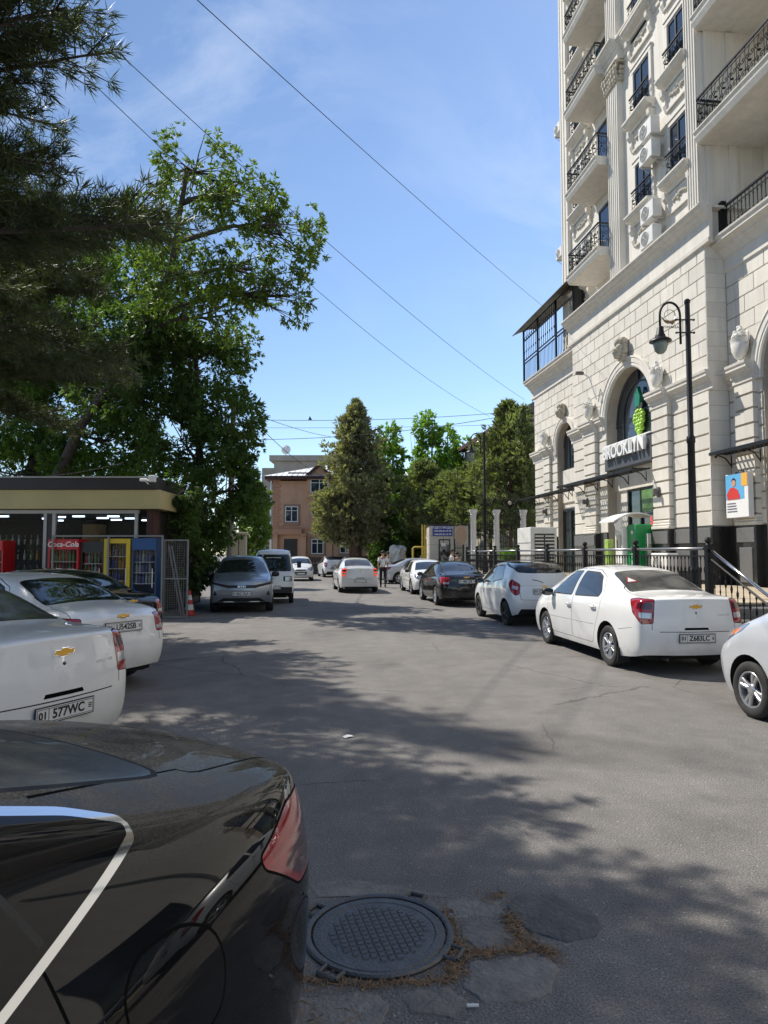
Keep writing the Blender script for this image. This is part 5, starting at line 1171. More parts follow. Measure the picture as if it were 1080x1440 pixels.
# ---------------------------------------------------------------- upper storeys
UX = X0 + .12; UL = X1 + .1; LOG = X1 + 1.2; TOP = 31.0
m = MB(); m.box(UX, UX + 2.5, 17.1, 22.5, 11.1, TOP); B.part('upper_wall', m, M_plas)
m = MB(); m.box(UL, UL + 2, 22.5, 28.5, 10.2, TOP); B.part('upper_wall', m, M_plas)
m = MB(); m.box(LOG, LOG + 2, YA - 6, 17.1, 10.2, TOP); B.part('upper_wall', m, M_plas)
m = MB(); m.box(UX + 2.4, 22, YA - 6, 28.45, 10.2, TOP); B.part('inner_wall', m, M_plas)
PH = 3.3
def upilaster(x, y0, y1, z0, z1, pr=.18, flutes=5, m=M_plas):
    mb = MB(); mb.box(x - pr, x + .1, y0, y1, z0, z1); p = B.part('pilaster', mb, m); w_ = (y1 - y0) / (flutes * 2 + 1); f = MB()
    for k in range(flutes + 1): f.bbox(x - pr - .028, x - pr + .002, y0 + k * 2 * w_ + w_ * .1, y0 + k * 2 * w_ + w_ * .9, z0 + .15, z1 - .1, .008)
    B.part('fluting', f, m, p)
upilaster(UX, 17.08, 17.62, 11.16, 25.4, .2, 4); upilaster(UX, 21.7, 22.5, 11.16, 18.15, .2, 5); upilaster(UX, 21.7, 22.5, 19.75, 27, .2, 5); upilaster(UL, 27.75, 28.5, 10.2, TOP, .12, 2)
# foliate capital
cp = MB(); cp.bbox(UX - .28, UX + .05, 21.58, 22.62, 18.15, 18.22, .02); cp.bbox(UX - .22, UX + .05, 21.68, 22.52, 18.2, 18.75, .03); rd = random.Random(4)
for row, z in enumerate((18.28, 18.44, 18.6)):
    for k in range(6): cp.ball((UX - .25 - row * .035 + rd.uniform(-.02, .02), 21.68 + k * .168 + rd.uniform(-.02, .02), z), .085, 7, 5, sz=1.4)
    for k in range(2): cp.ball((UX - .12 + k * .1, 21.64 - row * .02, z), .085, 7, 5)
for sg, y in ((-1, 21.6), (1, 22.6)): cp.tube([(UX - .3, y + .09 * math.cos(t_) * sg, 18.68 + .08 * math.sin(t_)) for t_ in np.linspace(0, 6, 14)], .045, 6)
cp.bbox(UX - .38, UX + .05, 21.5, 22.7, 18.75, 18.82, .02); B.part('capital', cp, M_orn2, smooth=40)
ent = [(.02, 18.9), (.05, 18.92), (.05, 19.1), (.09, 19.12), (.09, 19.22), (.13, 19.24), (.16, 19.32), (.26, 19.42), (.27, 19.48), (.34, 19.52), (.35, 19.58)]
mould('entablature', UX, 17.0, 22.9, ent, back=.1)
mould('entablature', UX - .2, 21.55, 22.7, [(p + .01, z + .003) for p, z in ent], back=.3)
# windows with stone hood, panel and sill, small iron balconies
scr = MB()
def scroll_panel(w_, h_, seed=0, n=None):
    """panel of wrought iron scrolls in the y-z plane from y=0..w_"""
    mb = MB(); n = n or max(2, round(w_ / .34)); cw = w_ / n
    for y0, y1, z in ((0, w_, 0), (0, w_, h_ - .1)): mb.box(-.01, .01, y0, y1, z - .012, z + .012)
    mb.box(-.025, .025, -.01, w_ + .01, h_ - .02, h_ + .025)
    for i in range(n):
        c = (i + .5) * cw
        for sg in (-1, 1):
            for cz, r0, ph in ((h_ * .26, min(cw * .26, h_ * .18), 0), (h_ * .64, min(cw * .26, h_ * .18), math.pi)):
                mb.tube([(0, c + sg * (cw * .24) + (r0 * (1 - t_ / 8.5)) * math.cos(t_ + ph) * sg, cz + (r0 * (1 - t_ / 8.5)) * math.sin(t_ + ph)) for t_ in np.linspace(0, 7.5, 9)], .011, 4)
        mb.tube([(-.02, c, .02), (-.07, c, h_ * .3), (-.04, c, h_ * .6), (0, c, h_ - .1)], .010, 4)
        mb.tube([(0, i * cw, 0), (0, i * cw, h_)], .010, 4); mb.lathe([(.02, h_ * .42), (.05, h_ * .45), (.02, h_ * .48)], (0, c, 0), 6)
    return mb.mesh('scrollwork', M_iron)
SP = {}
def scrollrail(x, y0, y1, z, h_=.82, ends=0.0):
    k = (round(y1 - y0, 2), h_)
    if k not in SP: SP[k] = scroll_panel(y1 - y0, h_)
    r_ = B.inst('balcony_railing', SP[k], (x, y0, z))
    if ends:
        ke = (round(ends, 2), h_)
        if ke not in SP: SP[ke] = scroll_panel(ends, h_)
        for y in (y0, y1): inst('scrollwork', SP[ke], r_, (0, y - y0, 0), (0, 0, -math.pi / 2))
    return r_
def uwindow(x, yc, w_, z0, z1, curtain=False, rail=True, hood=True):
    """z0 = sill top, z1 = head"""
    y0, y1 = yc - w_ / 2, yc + w_ / 2
    sur = MB()
    for a, b in ((y0 - .16, y0), (y1, y1 + .16)): sur.bbox(x - .07, x + .05, a, b, z0 - .1, z1 + .02, .012)
    sur.bbox(x - .07, x + .05, y0 - .16, y1 + .16, z1 + .02, z1 + .17, .012); sur.bbox(x - .10, x + .05, y0 - .19, y1 + .19, z1 + .17, z1 + .22, .012)
    s_ = B.part('window_surround', sur, M_plas)
    g_ = MB(); g_.box(x - .02, x + .02, y0, y1, z0, z1); w = B.part('window', g_, M_win)
    f = MB()
    for y in (y0 + .03, (y0 * .45 + y1 * .55), y1 - .03): f.box(x - .05, x - .018, y - .03, y + .03, z0, z1)
    for z in (z0 + .03, z1 - .03): f.box(x - .048, x - .018, y0, y1, z - .03, z + .03)
    B.part('window_frame', f, M_wframe, w)
    sl = MB(); P = [(x + .05, z0 - .32), (x - .10, z0 - .32), (x - .13, z0 - .22), (x - .30, z0 - .16), (x - .32, z0 - .08), (x - .38, z0 - .05), (x - .38, z0 - .0), (x + .05, z0 - .0)]
    sl.prism(P, 'y', y0 - .26, y1 + .26); B.part('sill', sl, M_plas)
    pn = MB(); pn.box(x - .05, x + .05, y0 - .12, y1 + .12, z0 - .98, z0 - .34); pn.box(x - .08, x - .04, y0 - .12, y1 + .12, z0 - 1.0, z0 - .95); p_ = B.part('panel', pn, M_plas)
    orn = MB(); rd = random.Random(int(yc * 10 + z0))
    for k in range(16): t_ = (k - 7.5) / 8; orn.ball((x - .06, yc + t_ * w_ * .38 + rd.uniform(-.02, .02), z0 - .66 + rd.uniform(-.1, .1) * (1.1 - abs(t_))), rd.uniform(.04, .075), 7, 4)
    B.part('carved_ornament', orn, M_orn2, p_, smooth=True)
    for y in (y0 - .16, y1 + .16):
        b_ = MB(); b_.prism([(x + .02, z0 - .34), (x - .24, z0 - .34), (x - .22, z0 - .5), (x - .12, z0 - .62), (x - .13, z0 - .78), (x - .05, z0 - .98), (x + .02, z0 - 1.0)], 'y', y - .075, y + .075); B.part('bracket', b_, M_plas)
    if rail: scrollrail(x - .16, y0 - .1, y1 + .1, z0 + .02, .78)
for f_ in range(4):
    z0 = 12.9 + f_ * 3.24
    uwindow(UX, 20.35, 1.02, z0, z0 + 1.68); uwindow(UX, 18.25, .96, z0, z0 + 1.66)
for a_, b_ in ((19.84, 20.86), (17.8, 18.72)): m = MB(); m.box(UX - .02, UX + .02, a_, b_, 11.2, 11.55); B.part('window', m, M_wframe)
for f_ in range(5):
    z0 = 12.75 + f_ * 3.3
    uwindow(UL, 26.5, 1.25, z0, z0 + 1.75)
    g_ = MB(); g_.box(UL - .02, UL + .02, 23.2, 24.9, z0 + .1, z0 + 2.35); w = B.part('balcony_door', g_, M_win); f = MB()
    for y in (23.2, 24.05, 24.9): f.box(UL - .05, UL - .018, y - .035, y + .035, z0 + .1, z0 + 2.35)
    f.box(UL - .05, UL - .018, 23.2, 24.9, z0 + 2.3, z0 + 2.38); B.part('window_frame', f, M_wframe, w)
    pn = MB(); pn.bbox(UL - .07, UL + .03, 23.0, 25.1, z0 + 2.42, z0 + 2.55, .02); B.part('panel', pn, M_plas)
slab = [(.0, -.32), (.06, -.3), (.10, -.22), (.13, -.16), (.15, -.06), (.19, -.03), (.19, .0)]
def balcony(x0, x1, y0, y1, z, rail=True, h_=.85, wavy=False):
    mb = MB(); P = [(x1, z - .32)] + [(x0 + .19 - p, z + q) for p, q in slab] + [(x1, z)]; mb.prism(P, 'y', y0, y1); s_ = B.part('balcony_slab', mb, M_plas)
    if rail:
        scrollrail(x0 + .12, y0 + .06, y1 - .06, z + .02, h_)
        for y in ((y0 + .06, y1 - .06)):
            k = (round(x1 - x0 - .15, 2), h_)
            if k not in SP: SP[k] = scroll_panel(x1 - x0 - .15, h_)
            B.inst('balcony_railing', SP[k], (x0 + .12, y, z + .02), (0, 0, -math.pi / 2))
    return s_
for f_, z in enumerate((12.62, 15.95, 19.35, 22.55, 25.8)): balcony(10.42, UL, 22.55, 25.35, z)
# the near wing's loggias
for f_, z in enumerate((13.3, 16.62, 19.95, 23.3)): balcony(10.72, LOG, YA - 4, 17.02, z, True, .9)
m = MB(); m.box(X1 - .15, X1 - .12, YA - 4, 16.9, 11.12, 11.16)
pb = MB(); pb.lathe([(.012, 0), (.012, .2), (.03, .3), (.014, .36), (.014, .6), (.024, .66), (.012, .72), (.012, .86)], n=6); pbm = pb.mesh('baluster', M_iron)
m = MB(); m.box(X1 - .16, X1 - .10, YA - 4, 16.95, 11.12, 11.17); m.box(X1 - .145, X1 - .115, YA - 4, 16.95, 10.36, 10.39); m.box(X1 - .145, X1 - .115, YA - 4, 16.95, 10.98, 11.0); lr = B.part('loggia_railing', m, M_iron)
m = MB(); m.box(X1 - .2, X1 - .06, 16.83, 16.99, 10.27, 11.32); B.part('post', m, M_iron)
for i in range(26): y = 16.72 - i * .155; B.inst('baluster', pbm, (X1 - .13, y, 10.27), parent=None)
for f_ in range(5):
    z = 10.27 + (0 if f_ == 0 else 3.03 + (f_ - 1) * 3.32)
    for y0, y1 in ((16.0, 16.35), (14.9, 15.15)):
        mb = MB(); mb.box(LOG - .10, LOG + .02, y0, y1, z, z + 2.9); B.part('pilaster', mb, M_plas)
    g_ = MB(); g_.box(LOG - .03, LOG + .01, 12.9, 14.6, z + .1, z + 2.3); B.part('balcony_door', g_, M_win)
    g_ = MB(); g_.bbox(LOG - .10, LOG + .01, 12.7, 14.8, z + 2.3, z + 2.48, .02); g_.bbox(LOG - .10, LOG + .01, 14.6, 14.78, z + .1, z + 2.3, .02); B.part('window_surround', g_, M_plas)
    mb = MB(); mb.box(X0 + .12, LOG, 17.0, 17.1, z, z + 3.0) ; B.part('side_wall', mb, M_plas)
    mb = MB(); mb.box(X0 + .75, X0 + 1.0, 16.93, 17.0, z, z + 2.95); B.part('pilaster', mb, M_plas)
    orn = MB(); rd = random.Random(f_)
    for k in range(14): orn.ball((LOG - .05, 13.75 + (k - 7) * .09 + rd.uniform(-.03, .03), z + 2.72 + rd.uniform(-.07, .07)), rd.uniform(.04, .07), 7, 4)
    B.part('carved_ornament', orn, M_orn2, smooth=True)

# ---------------------------------------------------------------- sign, canopies, wall lamps
SG = Grp('shop_sign', 'grey sign board with white raised capital letters over the shop entrance', 'sign', (X0 - .02, 21.6, 4.62))
m = MB(); m.bbox(X0 - .08, X0 + .28, 19.99, 23.26, 4.62, 5.48, .01); SG.part('board', m, M_sign)
m = MB(); m.box(X0 - .12, X0 + .3, 19.97, 23.28, 5.48, 5.52); SG.part('ledge', m, M_white)
t_ = text_mesh('BROOKLYN', .64, mat('sign_letter', (.80, .80, .78), .4), .10, 'lettering', .016, sx=.86)
SG.inst('lettering', t_, (X0 - .18, 21.66, 5.20), (math.pi / 2, 0, -math.pi / 2))
def canopy(name, label, x, y0, y1, z, depth=.75):
    C = Grp(name, label, 'canopy', (x, (y0 + y1) / 2, z)); m = MB()
    m.box(x - depth, x - depth + .04, y0, y1, z - .05, z + .03); m.box(x - .06, x, y0, y1, z - .02, z + .03)
    C.part('frame', m, M_iron); m = MB()
    n = int((y1 - y0) / .16)
    for i in range(n + 1): y = y0 + (y1 - y0) * i / n; m.box(x - depth + .05, x - .06, y - .028, y + .028, z - .012, z + .012)
    m.box(x - depth * .66, x - depth * .62, y0, y1, z - .014, z + .014); m.box(x - depth * .33, x - depth * .29, y0, y1, z - .014, z + .014)
    C.part('lattice', m, M_iron); nb = max(2, round((y1 - y0) / 1.1))
    for i in range(nb):
        y = y0 + .2 + (y1 - y0 - .4) * i / (nb - 1); b_ = MB(); b_.tube([(x - .02, y, z - .36), (x - .2, y, z - .14), (x - depth * .8, y, z - .05)], .018, 5); b_.tube([(x - .03, y, z - .05), (x - .03, y, z - .38)], .015, 5); b_.ball((x - depth * .86, y, z - .1), .04, 6, 4); C.part('bracket', b_, M_iron)
canopy('canopy', 'dark iron lattice canopy over the entrance below the white-lettered sign', X0 - .15, 19.95, 26.2, 4.34, .6)
canopy('canopy', 'dark iron lattice canopy over the far narrow door of the stone building', X1 - .13, 26.5, 32.9, 4.36, .55)
canopy('canopy', 'dark iron lattice canopy above the poster at the near wing', X1 - .13, YA, 17.0, 4.36, .55)
for x, y, z, lb in ((X0 - .15, 19.45, 3.55, 'below the urn beside the entrance, nearest the lamp post'), (X0 - .15, 24.6, 3.62, 'on the pier beyond the entrance'), (X1 - .13, 30.6, 3.62, 'on the far wing near the building end'), (X1 - .15, 16.35, 3.7, 'above the bright poster')):
    l_ = Grp('wall_lamp', 'small dark box lamp ' + lb, 'wall lamp', (x, y, z), 'wall lamps on the stone building'); m = MB(); m.bbox(x - .05, x, y - .05, y + .05, z - .16, z + .16, .008); l_.part('back_plate', m, mat('lamp_grey', (.12, .11, .10), .5)); m = MB(); m.bbox(x - .20, x - .08, y - .05, y + .05, z - .08, z + .1, .008); m.box(x - .09, x - .04, y - .02, y + .02, z - .02, z + .02); l_.part('lamp_box', m, mat('lamp_grey', (0, 0, 0)))
# grape emblem in the arch
gr = Grp('grape_emblem', 'green grape bunch emblem with dark green leaf hanging in the arched window', 'emblem', (X0 + .2, 21.45, 5.7))
m = MB(); rd = random.Random(2)
for row in range(8):
    n = (3, 4, 4, 4, 3, 3, 2, 1)[row]
    for k in range(n): m.ball((X0 + .30 + rd.uniform(-.03, .03), 21.42 + (k - (n - 1) / 2) * .15 + rd.uniform(-.02, .02), 6.45 - row * .115), .09, 9, 6)
gr.part('grapes', m, mat('grape_green', (.36, .62, .06), .35), smooth=True)
m = MB()
m.prism([(21.30, 6.62), (21.58, 6.60), (21.62, 6.85), (21.56, 7.15), (21.48, 7.05), (21.42, 7.3), (21.34, 7.1), (21.25, 6.95)], 'x', X0 + .24, X0 + .36); gr.part('leaf', m, mat('leaf_green', (.01, .19, .10), .4))
m = MB(); m.tube([(X0 + .27, 21.2 + .05 * math.cos(t_), 6.62 + .05 * math.sin(t_)) for t_ in np.linspace(0, 6, 12)] + [(X0 + .27, 21.45, 6.55), (X0 + .27, 21.72, 6.6)], .022, 6); gr.part('stem', m, mat('stem_brown', (.10, .09, .06), .5))
# ================================================================ things on and before the building
def ac_mesh_parts():
    d = {}
    m = MB(); m.bbox(-.15, .15, -.4, .4, 0, .56, .02); d['case'] = m.mesh('case', M_acw)
    m = MB(); m.lathe([(.225, 0), (.225, .012), (.2, .02), (.2, .006), (.06, .004), (.05, .012)], (0, 0, 0), 24, 'x'); d['fan_guard'] = m.mesh('fan_guard', mat('ac_grille', (.42, .42, .40), .5))
    m = MB(); m.lathe([(.185, .0), (.185, .004)], (0, 0, 0), 20, 'x'); d['fan_opening'] = m.mesh('fan_opening', M_acd)
    m = MB()
    for k in range(9): a = math.pi * k / 9; m.tube([(0, .2 * math.cos(a), .2 * math.sin(a)), (0, -.2 * math.cos(a), -.2 * math.sin(a))], .004, 4)
    for r_ in (.07, .12, .16): m.tube([(0, r_ * math.cos(t_), r_ * math.sin(t_)) for t_ in np.linspace(0, 2 * math.pi, 16, endpoint=False)], .004, 4, closed=True)
    d['fan_wires'] = m.mesh('fan_wires', mat('ac_wire', (.55, .55, .53), .4))
    m = MB()
    for y in (-.3, .3): m.box(-.12, .35, y - .02, y + .02, -.04, 0); m.tube([(.3, y, -.3), (-.1, y, -.03)], .014, 5)
    d['bracket'] = m.mesh('bracket', mat('ac_bracket', (.45, .44, .42), .5))
    return d
ACP = ac_mesh_parts()
def ac(x, y, z, rz, lb, s_=1.0, sh=1.0):
    r_ = thing('air_conditioner', lb, 'air conditioner', (x, y, z), rz, 'outdoor air conditioner units'); r_.scale = (s_, s_, s_ * sh)
    inst('case', ACP['case'], r_); inst('fan_opening', ACP['fan_opening'], r_, (-.154, .08, .28)); inst('fan_guard', ACP['fan_guard'], r_, (-.15, .08, .28), (0, 0, math.pi)); inst('fan_wires', ACP['fan_wires'], r_, (-.165, .08, .28)); inst('bracket', ACP['bracket'], r_)
    return r_
UXa = UX - .32; ULa = UL - .35
ac(UXa, 19.45, 14.62, 0, 'upper air conditioner of the stacked pair between the two window columns'); ac(UXa, 19.45, 13.9, 0, 'lower air conditioner of the upper stacked pair, with a bracket below it')
ac(UXa, 19.45, 12.0, 0, 'air conditioner just above the cornice, upper of the low pair'); ac(UXa, 19.5, 11.22, 0, 'air conditioner resting on the cornice, half hidden')
ac(ULa, 25.75, 17.05, 0, 'air conditioner behind the second balcony railing of the far bay'); ac(ULa, 25.75, 13.65, 0, 'air conditioner beside the lowest far balcony')
ac(UL - .02, 28.85, 15.0, math.pi / 2 * 0, 'air conditioner sticking out past the building edge, lower one', .85); ac(UL - .02, 28.85, 20.8, 0, 'air conditioner sticking out past the building edge, upper one', .85)
ac(LOG - .35, 14.9, 11.5, 0, 'large air conditioner in the lowest loggia of the near wing', 1.15, 1.1)
ac(10.5, 18.62, TZ + .05, 0, 'cream air conditioner standing on the terrace behind the lamp post', 1.15, 1.25)
# tall ventilation unit behind the railing
hv = thing('ventilation_unit', 'tall pale ventilation unit with louvred side behind the terrace railing', 'ventilation unit', (8.1, 22.6, TZ)); m = MB(); m.bbox(-.45, .45, -.7, .7, .05, 1.72, .015); m.obj('case', M_acw, hv)
m = MB(); m.box(-.32, .36, -.715, -.69, .45, 1.5); m.obj('louvre_opening', M_acd, hv)
for k in range(9):
    for a, b in ((-.31, -.02), (.04, .35)): s_ = MB(); s_.box(a, b, -.735, -.705, .5 + k * .112, .545 + k * .112); s_.obj('louvre', M_acw, hv)
m = MB()
for z in (.62, 1.2): m.box(-.462, -.448, -.66, .66, z, z + .015)
m.obj('panel_seam', mat('ac_seam', (.3, .3, .3), .5), hv)
# cash machine under its white hood
at = thing('cash_machine', 'green and white cash machine under a white curved hood on the terrace', 'cash machine', (10.62, 20.35, TZ), 0)
Mg = mat('bank_green', (.01, .26, .07), .35)
m = MB(); m.bbox(-.28, .25, -.40, .2, 0, 1.75, .03); m.obj('green_cabinet', Mg, at); m = MB(); m.bbox(-.42, -.02, .22, .75, .5, 1.7, .03); m.obj('terminal', M_white, at)
m = MB(); m.box(-.435, -.42, .32, .62, 1.0, 1.42); m.obj('screen', M_win, at)
P = [(-.85 + 1.25 * t_, 1.72 + .42 * math.sin(math.pi * (.12 + .6 * t_))) for t_ in np.linspace(0, 1, 9)]; m = MB(); m.prism(P + [(x, z - .05) for x, z in P[::-1]], 'y', -.1, .95); m.prism([(-.85, 1.75), (-.62, 1.95), (-.62, 1.5), (-.8, 1.6)], 'y', -.12, -.1); m.obj('hood', M_white, at)
m = MB(); m.lathe([(.06, 0), (.06, .01)], (-.295, -.15, 1.5), 12, 'x'); m.obj('logo', M_white, at)
for k in range(3): m = MB(); m.box(-.292, -.28, -.3, -.1, .5 + k * .22, .62 + k * .22); m.obj('panel_mark', mat('pale_green', (.35, .6, .4), .4), at)
m = MB(); m.bbox(-.6, -.42, .85, 1.15, 0, 1.3, .02); m.obj('side_panel', mat('lime_panel', (.32, .48, .10), .5, var=.4, scale=4), at)
for y in (-.75, -.62): m = MB(); m.box(-.1, .0, y - .03, y + .03, 0, 1.45); m.obj('door_bar', M_chrome, at)
# poster on the near wing
po = thing('poster', 'bright advertising lightbox with a person in red on blue ground, below a wall lamp', 'poster', (X1 - .26, 16.35, 2.62)); m = MB(); m.bbox(-.09, .06, -.46, .46, 0, 1.15, .01); m.obj('box', M_white, po)
m = MB(); m.box(-.096, -.09, -.3, .44, .48, 1.13); m.obj('print_sky', mat('print_blue', (.12, .42, .72), .4), po); m = MB(); m.box(-.099, -.096, -.44, -.2, .8, 1.13); m.obj('print_sun', mat('print_orange', (.8, .42, .06), .4), po)
m = MB(); m.prism([(.36, .48), (.40, .62), (.26, .78), (.12, .80), (-.05, .72), (-.14, .55), (-.12, .48)], 'x', -.102, -.099); m.obj('print_jacket', mat('print_red', (.62, .04, .03), .4), po)
m = MB(); m.lathe([(.085, 0), (.085, .003)], (-.105, .1, .9), 14, 'x'); m.obj('print_face', mat('print_skin', (.55, .30, .2), .5), po); m = MB(); m.lathe([(.09, 0), (.09, .002)], (-.1035, .1, .945), 12, 'x'); m.obj('print_hair', M_black, po)
for k in range(4): m = MB(); m.box(-.096, -.09, .05 - k * .02, .4, .36 - k * .07, .39 - k * .07); m.obj('print_line', mat('print_ink', (.15, .15, .2), .5), po)
# security camera on a bracket above the far urn
cm_ = thing('security_camera', 'security camera on a long bracket above the far urn', 'camera', (X0 - .05, 23.9, 7.9)); m = MB(); m.tube([(0, 0, -.5), (-.25, .05, .35), (-.5, .1, .5)], .025, 6); m.obj('bracket', M_white, cm_); m = MB(); m.bbox(-.75, -.45, .03, .17, .44, .56, .02); m.obj('case', mat('lamp_grey', (0, 0, 0)), cm_)
# iron cage balcony with sheet awning on the far wing
cg = Grp('balcony_cage', 'black wrought iron cage with sheet awning on the far wing of the stone building', 'balcony cage', (10.8, 29.6, 10.27))
CX = X1 - .45
for y in (26.35, 28.3, 30.6, 32.6): m = MB(); m.box(CX - .04, CX + .04, y - .04, y + .04, 10.27, 12.85); cg.part('post', m, M_iron)
m = MB(); m.box(X1 - .1, X1 - .02, 26.31, 26.39, 10.27, 13.1); cg.part('post', m, M_iron)
for z in (11.15, 11.3, 12.3, 12.8): m = MB(); m.box(CX - .025, CX + .025, 26.35, 32.6, z - .025, z + .025); cg.part('rail', m, M_iron)
for i in range(36):
    y = 26.5 + i * .17; m = MB(); m.tube([(CX, y, 10.3), (CX, y, 11.15)], .012, 4); cg.part('bar', m, M_iron)
for i in range(16):
    y = 28.5 + i * .265; m = MB(); m.tube([(CX, y, 11.3), (CX, y, 12.8)], .014, 4)
    for z in (11.7, 12.4): m.tube([(CX, y + .07 * (1 - t_ / 9) * math.cos(t_), z + .12 * (1 - t_ / 9) * math.sin(t_)) for t_ in np.linspace(0, 7, 9)], .012, 4)
    cg.part('bar', m, M_iron)
for i in range(8): x = CX + .02 + i * .075; m = MB(); m.box(x, x + .06, 26.33, 26.37, 10.3, 12.75); cg.part('slat', m, mat('dark_slat', (.04, .038, .036), .6))
Ma = mat('awning_sheet', (.10, .085, .06), .6, .3, var=.3, scale=3)
for i in range(7):
    y0 = 26.1 + i * 1.0; P = [(CX - .45, 12.74), (CX - .1, 12.92), (CX + .4, 13.12), (CX + .95, 13.2)]; m = MB(); m.prism(P + [(a, b - .03) for a, b in P[::-1]], 'y', y0, y0 + .985); cg.part('awning_sheet', m, Ma)
# ---------------------------------------------------------------- street lamps
def street_lamp(x, y, lb, z=TZ):
    r_ = thing('street_lamp', lb, 'street lamp', (x, y, z), 0, 'street lamps on the terrace'); H_ = 5.86
    m = MB(); m.lathe([(.12, 0), (.12, .5), (.10, .55), (.075, .6), (.068, 3.0), (.082, 3.02), (.082, 3.12), (.055, 3.16), (.047, H_ - .06), (.058, H_ - .05), (.058, H_), (.03, H_ + .03)], n=14); m.obj('pole', M_iron, r_, smooth=40)
    dx, dy = -math.cos(YAW), math.sin(YAW)     # arm over the street
    def A(a, h): return (dx * a, dy * a, h)
    pts = [A(.15, 4.98)] + [A(.15, 5.5)] + [A(.15 + .2 - .2 * math.cos(t_), 5.56 + .26 * math.sin(t_)) for t_ in np.linspace(0, math.pi, 14)] + [A(.55, 5.30)]
    m = MB(); m.tube(pts, .023, 8); m.obj('arm', M_iron, r_, smooth=True)
    for z_ in (5.21, 5.47): m = MB(); m.tube([A(-.11, z_), A(.22, z_)], .015, 6); m.ball(A(-.12, z_), .026, 6, 4); m.ball(A(.23, z_), .026, 6, 4); m.obj('clamp', M_iron, r_)
    c = A(.55, 0); m = MB(); m.lathe([(.035, 5.34), (.06, 5.31), (.075, 5.19), (.095, 5.16), (.10, 5.12), (.20, 5.06), (.215, 5.03), (.19, 5.025), (.02, 5.04)], (c[0], c[1], 0), 22); m.obj('lamp_hood', M_iron, r_, smooth=40)
    m = MB(); m.lathe([(.15, 5.03), (.135, 4.94), (.11, 4.85), (.06, 4.79), (.01, 4.78)], (c[0], c[1], 0), 20); m.obj('lamp_shade', mat('frosted_shade', (.20, .24, .22), .25, coat=.4), r_, smooth=True)
    m = MB(); q = A(.35, 5.56)
    m.tube([(q[0] + dx * .11 * math.cos(t_), q[1] + dy * .11 * math.cos(t_), 5.56 + .11 * math.sin(t_)) for t_ in np.linspace(0, 2 * math.pi, 24, endpoint=False)], .007, 4, closed=True); e_ = m.obj('emblem_ring', M_steel, r_)
    wing = [(-.18, .06), (-.10, .0), (-.03, -.02), (0, -.03), (.03, -.02), (.1, .0), (.18, .07), (.1, -.05), (.05, -.08), (0, -.07), (-.05, -.10), (-.1, -.04)]
    m = MB(); V = [(q[0] + dx * a, q[1] + dy * a, 5.47 + b) for a, b in wing]; n = len(V); m.add(V + [(v[0] + dy * .012, v[1] - dx * .012, v[2]) for v in V], [tuple(range(n)), tuple(range(n, 2 * n))[::-1]] + [(i, (i + 1) % n, n + (i + 1) % n, n + i) for i in range(n)]); m.obj('emblem_eagle', mat('bronze', (.20, .12, .06), .4, .5), e_)
    t = text_mesh('KAZAKHSTAN', .066, M_iron, .006, 'lettering', .001); inst('lettering', t, e_, (q[0], q[1], 5.32), (math.pi / 2, 0, math.pi - YAW))
    return r_
street_lamp(7.62, 12.43, 'tall black street lamp with curved arm in front of the stone building'); street_lamp(7.62, 27.4, 'black street lamp with curved arm farther down the street before the trees', TZ)
# ================================================================ corner shop with fridges
KX, KY = W(-6.5, 18.95)
def kpos(u, d, z=0): x, y = W(u, d); return (x, y, z)
M_cream = mat('cream_fascia', (.50, .42, .20), .7, var=.06, scale=1, dirt=(.33, .28, .17), dscale=.8, damt=.4)
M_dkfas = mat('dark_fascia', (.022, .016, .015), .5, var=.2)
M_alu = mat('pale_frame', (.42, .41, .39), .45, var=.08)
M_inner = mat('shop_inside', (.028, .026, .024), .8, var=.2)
sh = thing('corner_shop', 'low flat-roofed corner shop with cream fascia and open dark front under the trees', 'shop', (KX, KY, 0), FACE)
def sb(name, m, *b, parent=None, bev=0):
    q = MB(); (q.bbox(*b, bev) if bev else q.box(*b)); return q.obj(name, m, parent or sh)
sb('roof', M_dkfas, -9, .22, -.25, 2.4, 3.45, 3.80, bev=.01); sb('roof_edge', M_alu, -9, .24, -.27, -.252, 3.775, 3.81)
sb('fascia', M_cream, -9, .32, -.20, 2.3, 2.92, 3.449, bev=.008)
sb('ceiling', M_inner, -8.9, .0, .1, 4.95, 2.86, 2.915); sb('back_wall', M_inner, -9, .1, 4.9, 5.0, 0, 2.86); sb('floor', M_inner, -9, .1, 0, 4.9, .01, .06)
sb('side_wall', mat('red_brick_post', (.07, .03, .025), .8, var=.2, scale=6), -.10, .10, .0, .5, 0, 2.9)
sb('side_wall', M_dkfas, -.1, .09, .5, 4.9, 0, 2.85)
for x in (-2.94, -2.70, -.42, -5.6): sb('window_post', M_alu, x, x + .085, -.04, .04, .06, 2.86)
sb('wall_pier', M_dkfas, -2.85, -2.70, -.02, .3, .06, 2.9)
sb('window_head', M_alu, -9, -.3, -.045, .045, 2.80, 2.9)
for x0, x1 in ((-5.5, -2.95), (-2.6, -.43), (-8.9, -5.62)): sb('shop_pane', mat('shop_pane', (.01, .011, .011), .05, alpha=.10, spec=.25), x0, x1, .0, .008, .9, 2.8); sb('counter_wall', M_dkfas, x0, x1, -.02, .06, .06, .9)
lamp = mat('ceiling_tube', (.8, .85, .9), .4, emit=(.62, .80, 1.0), estr=3.0)
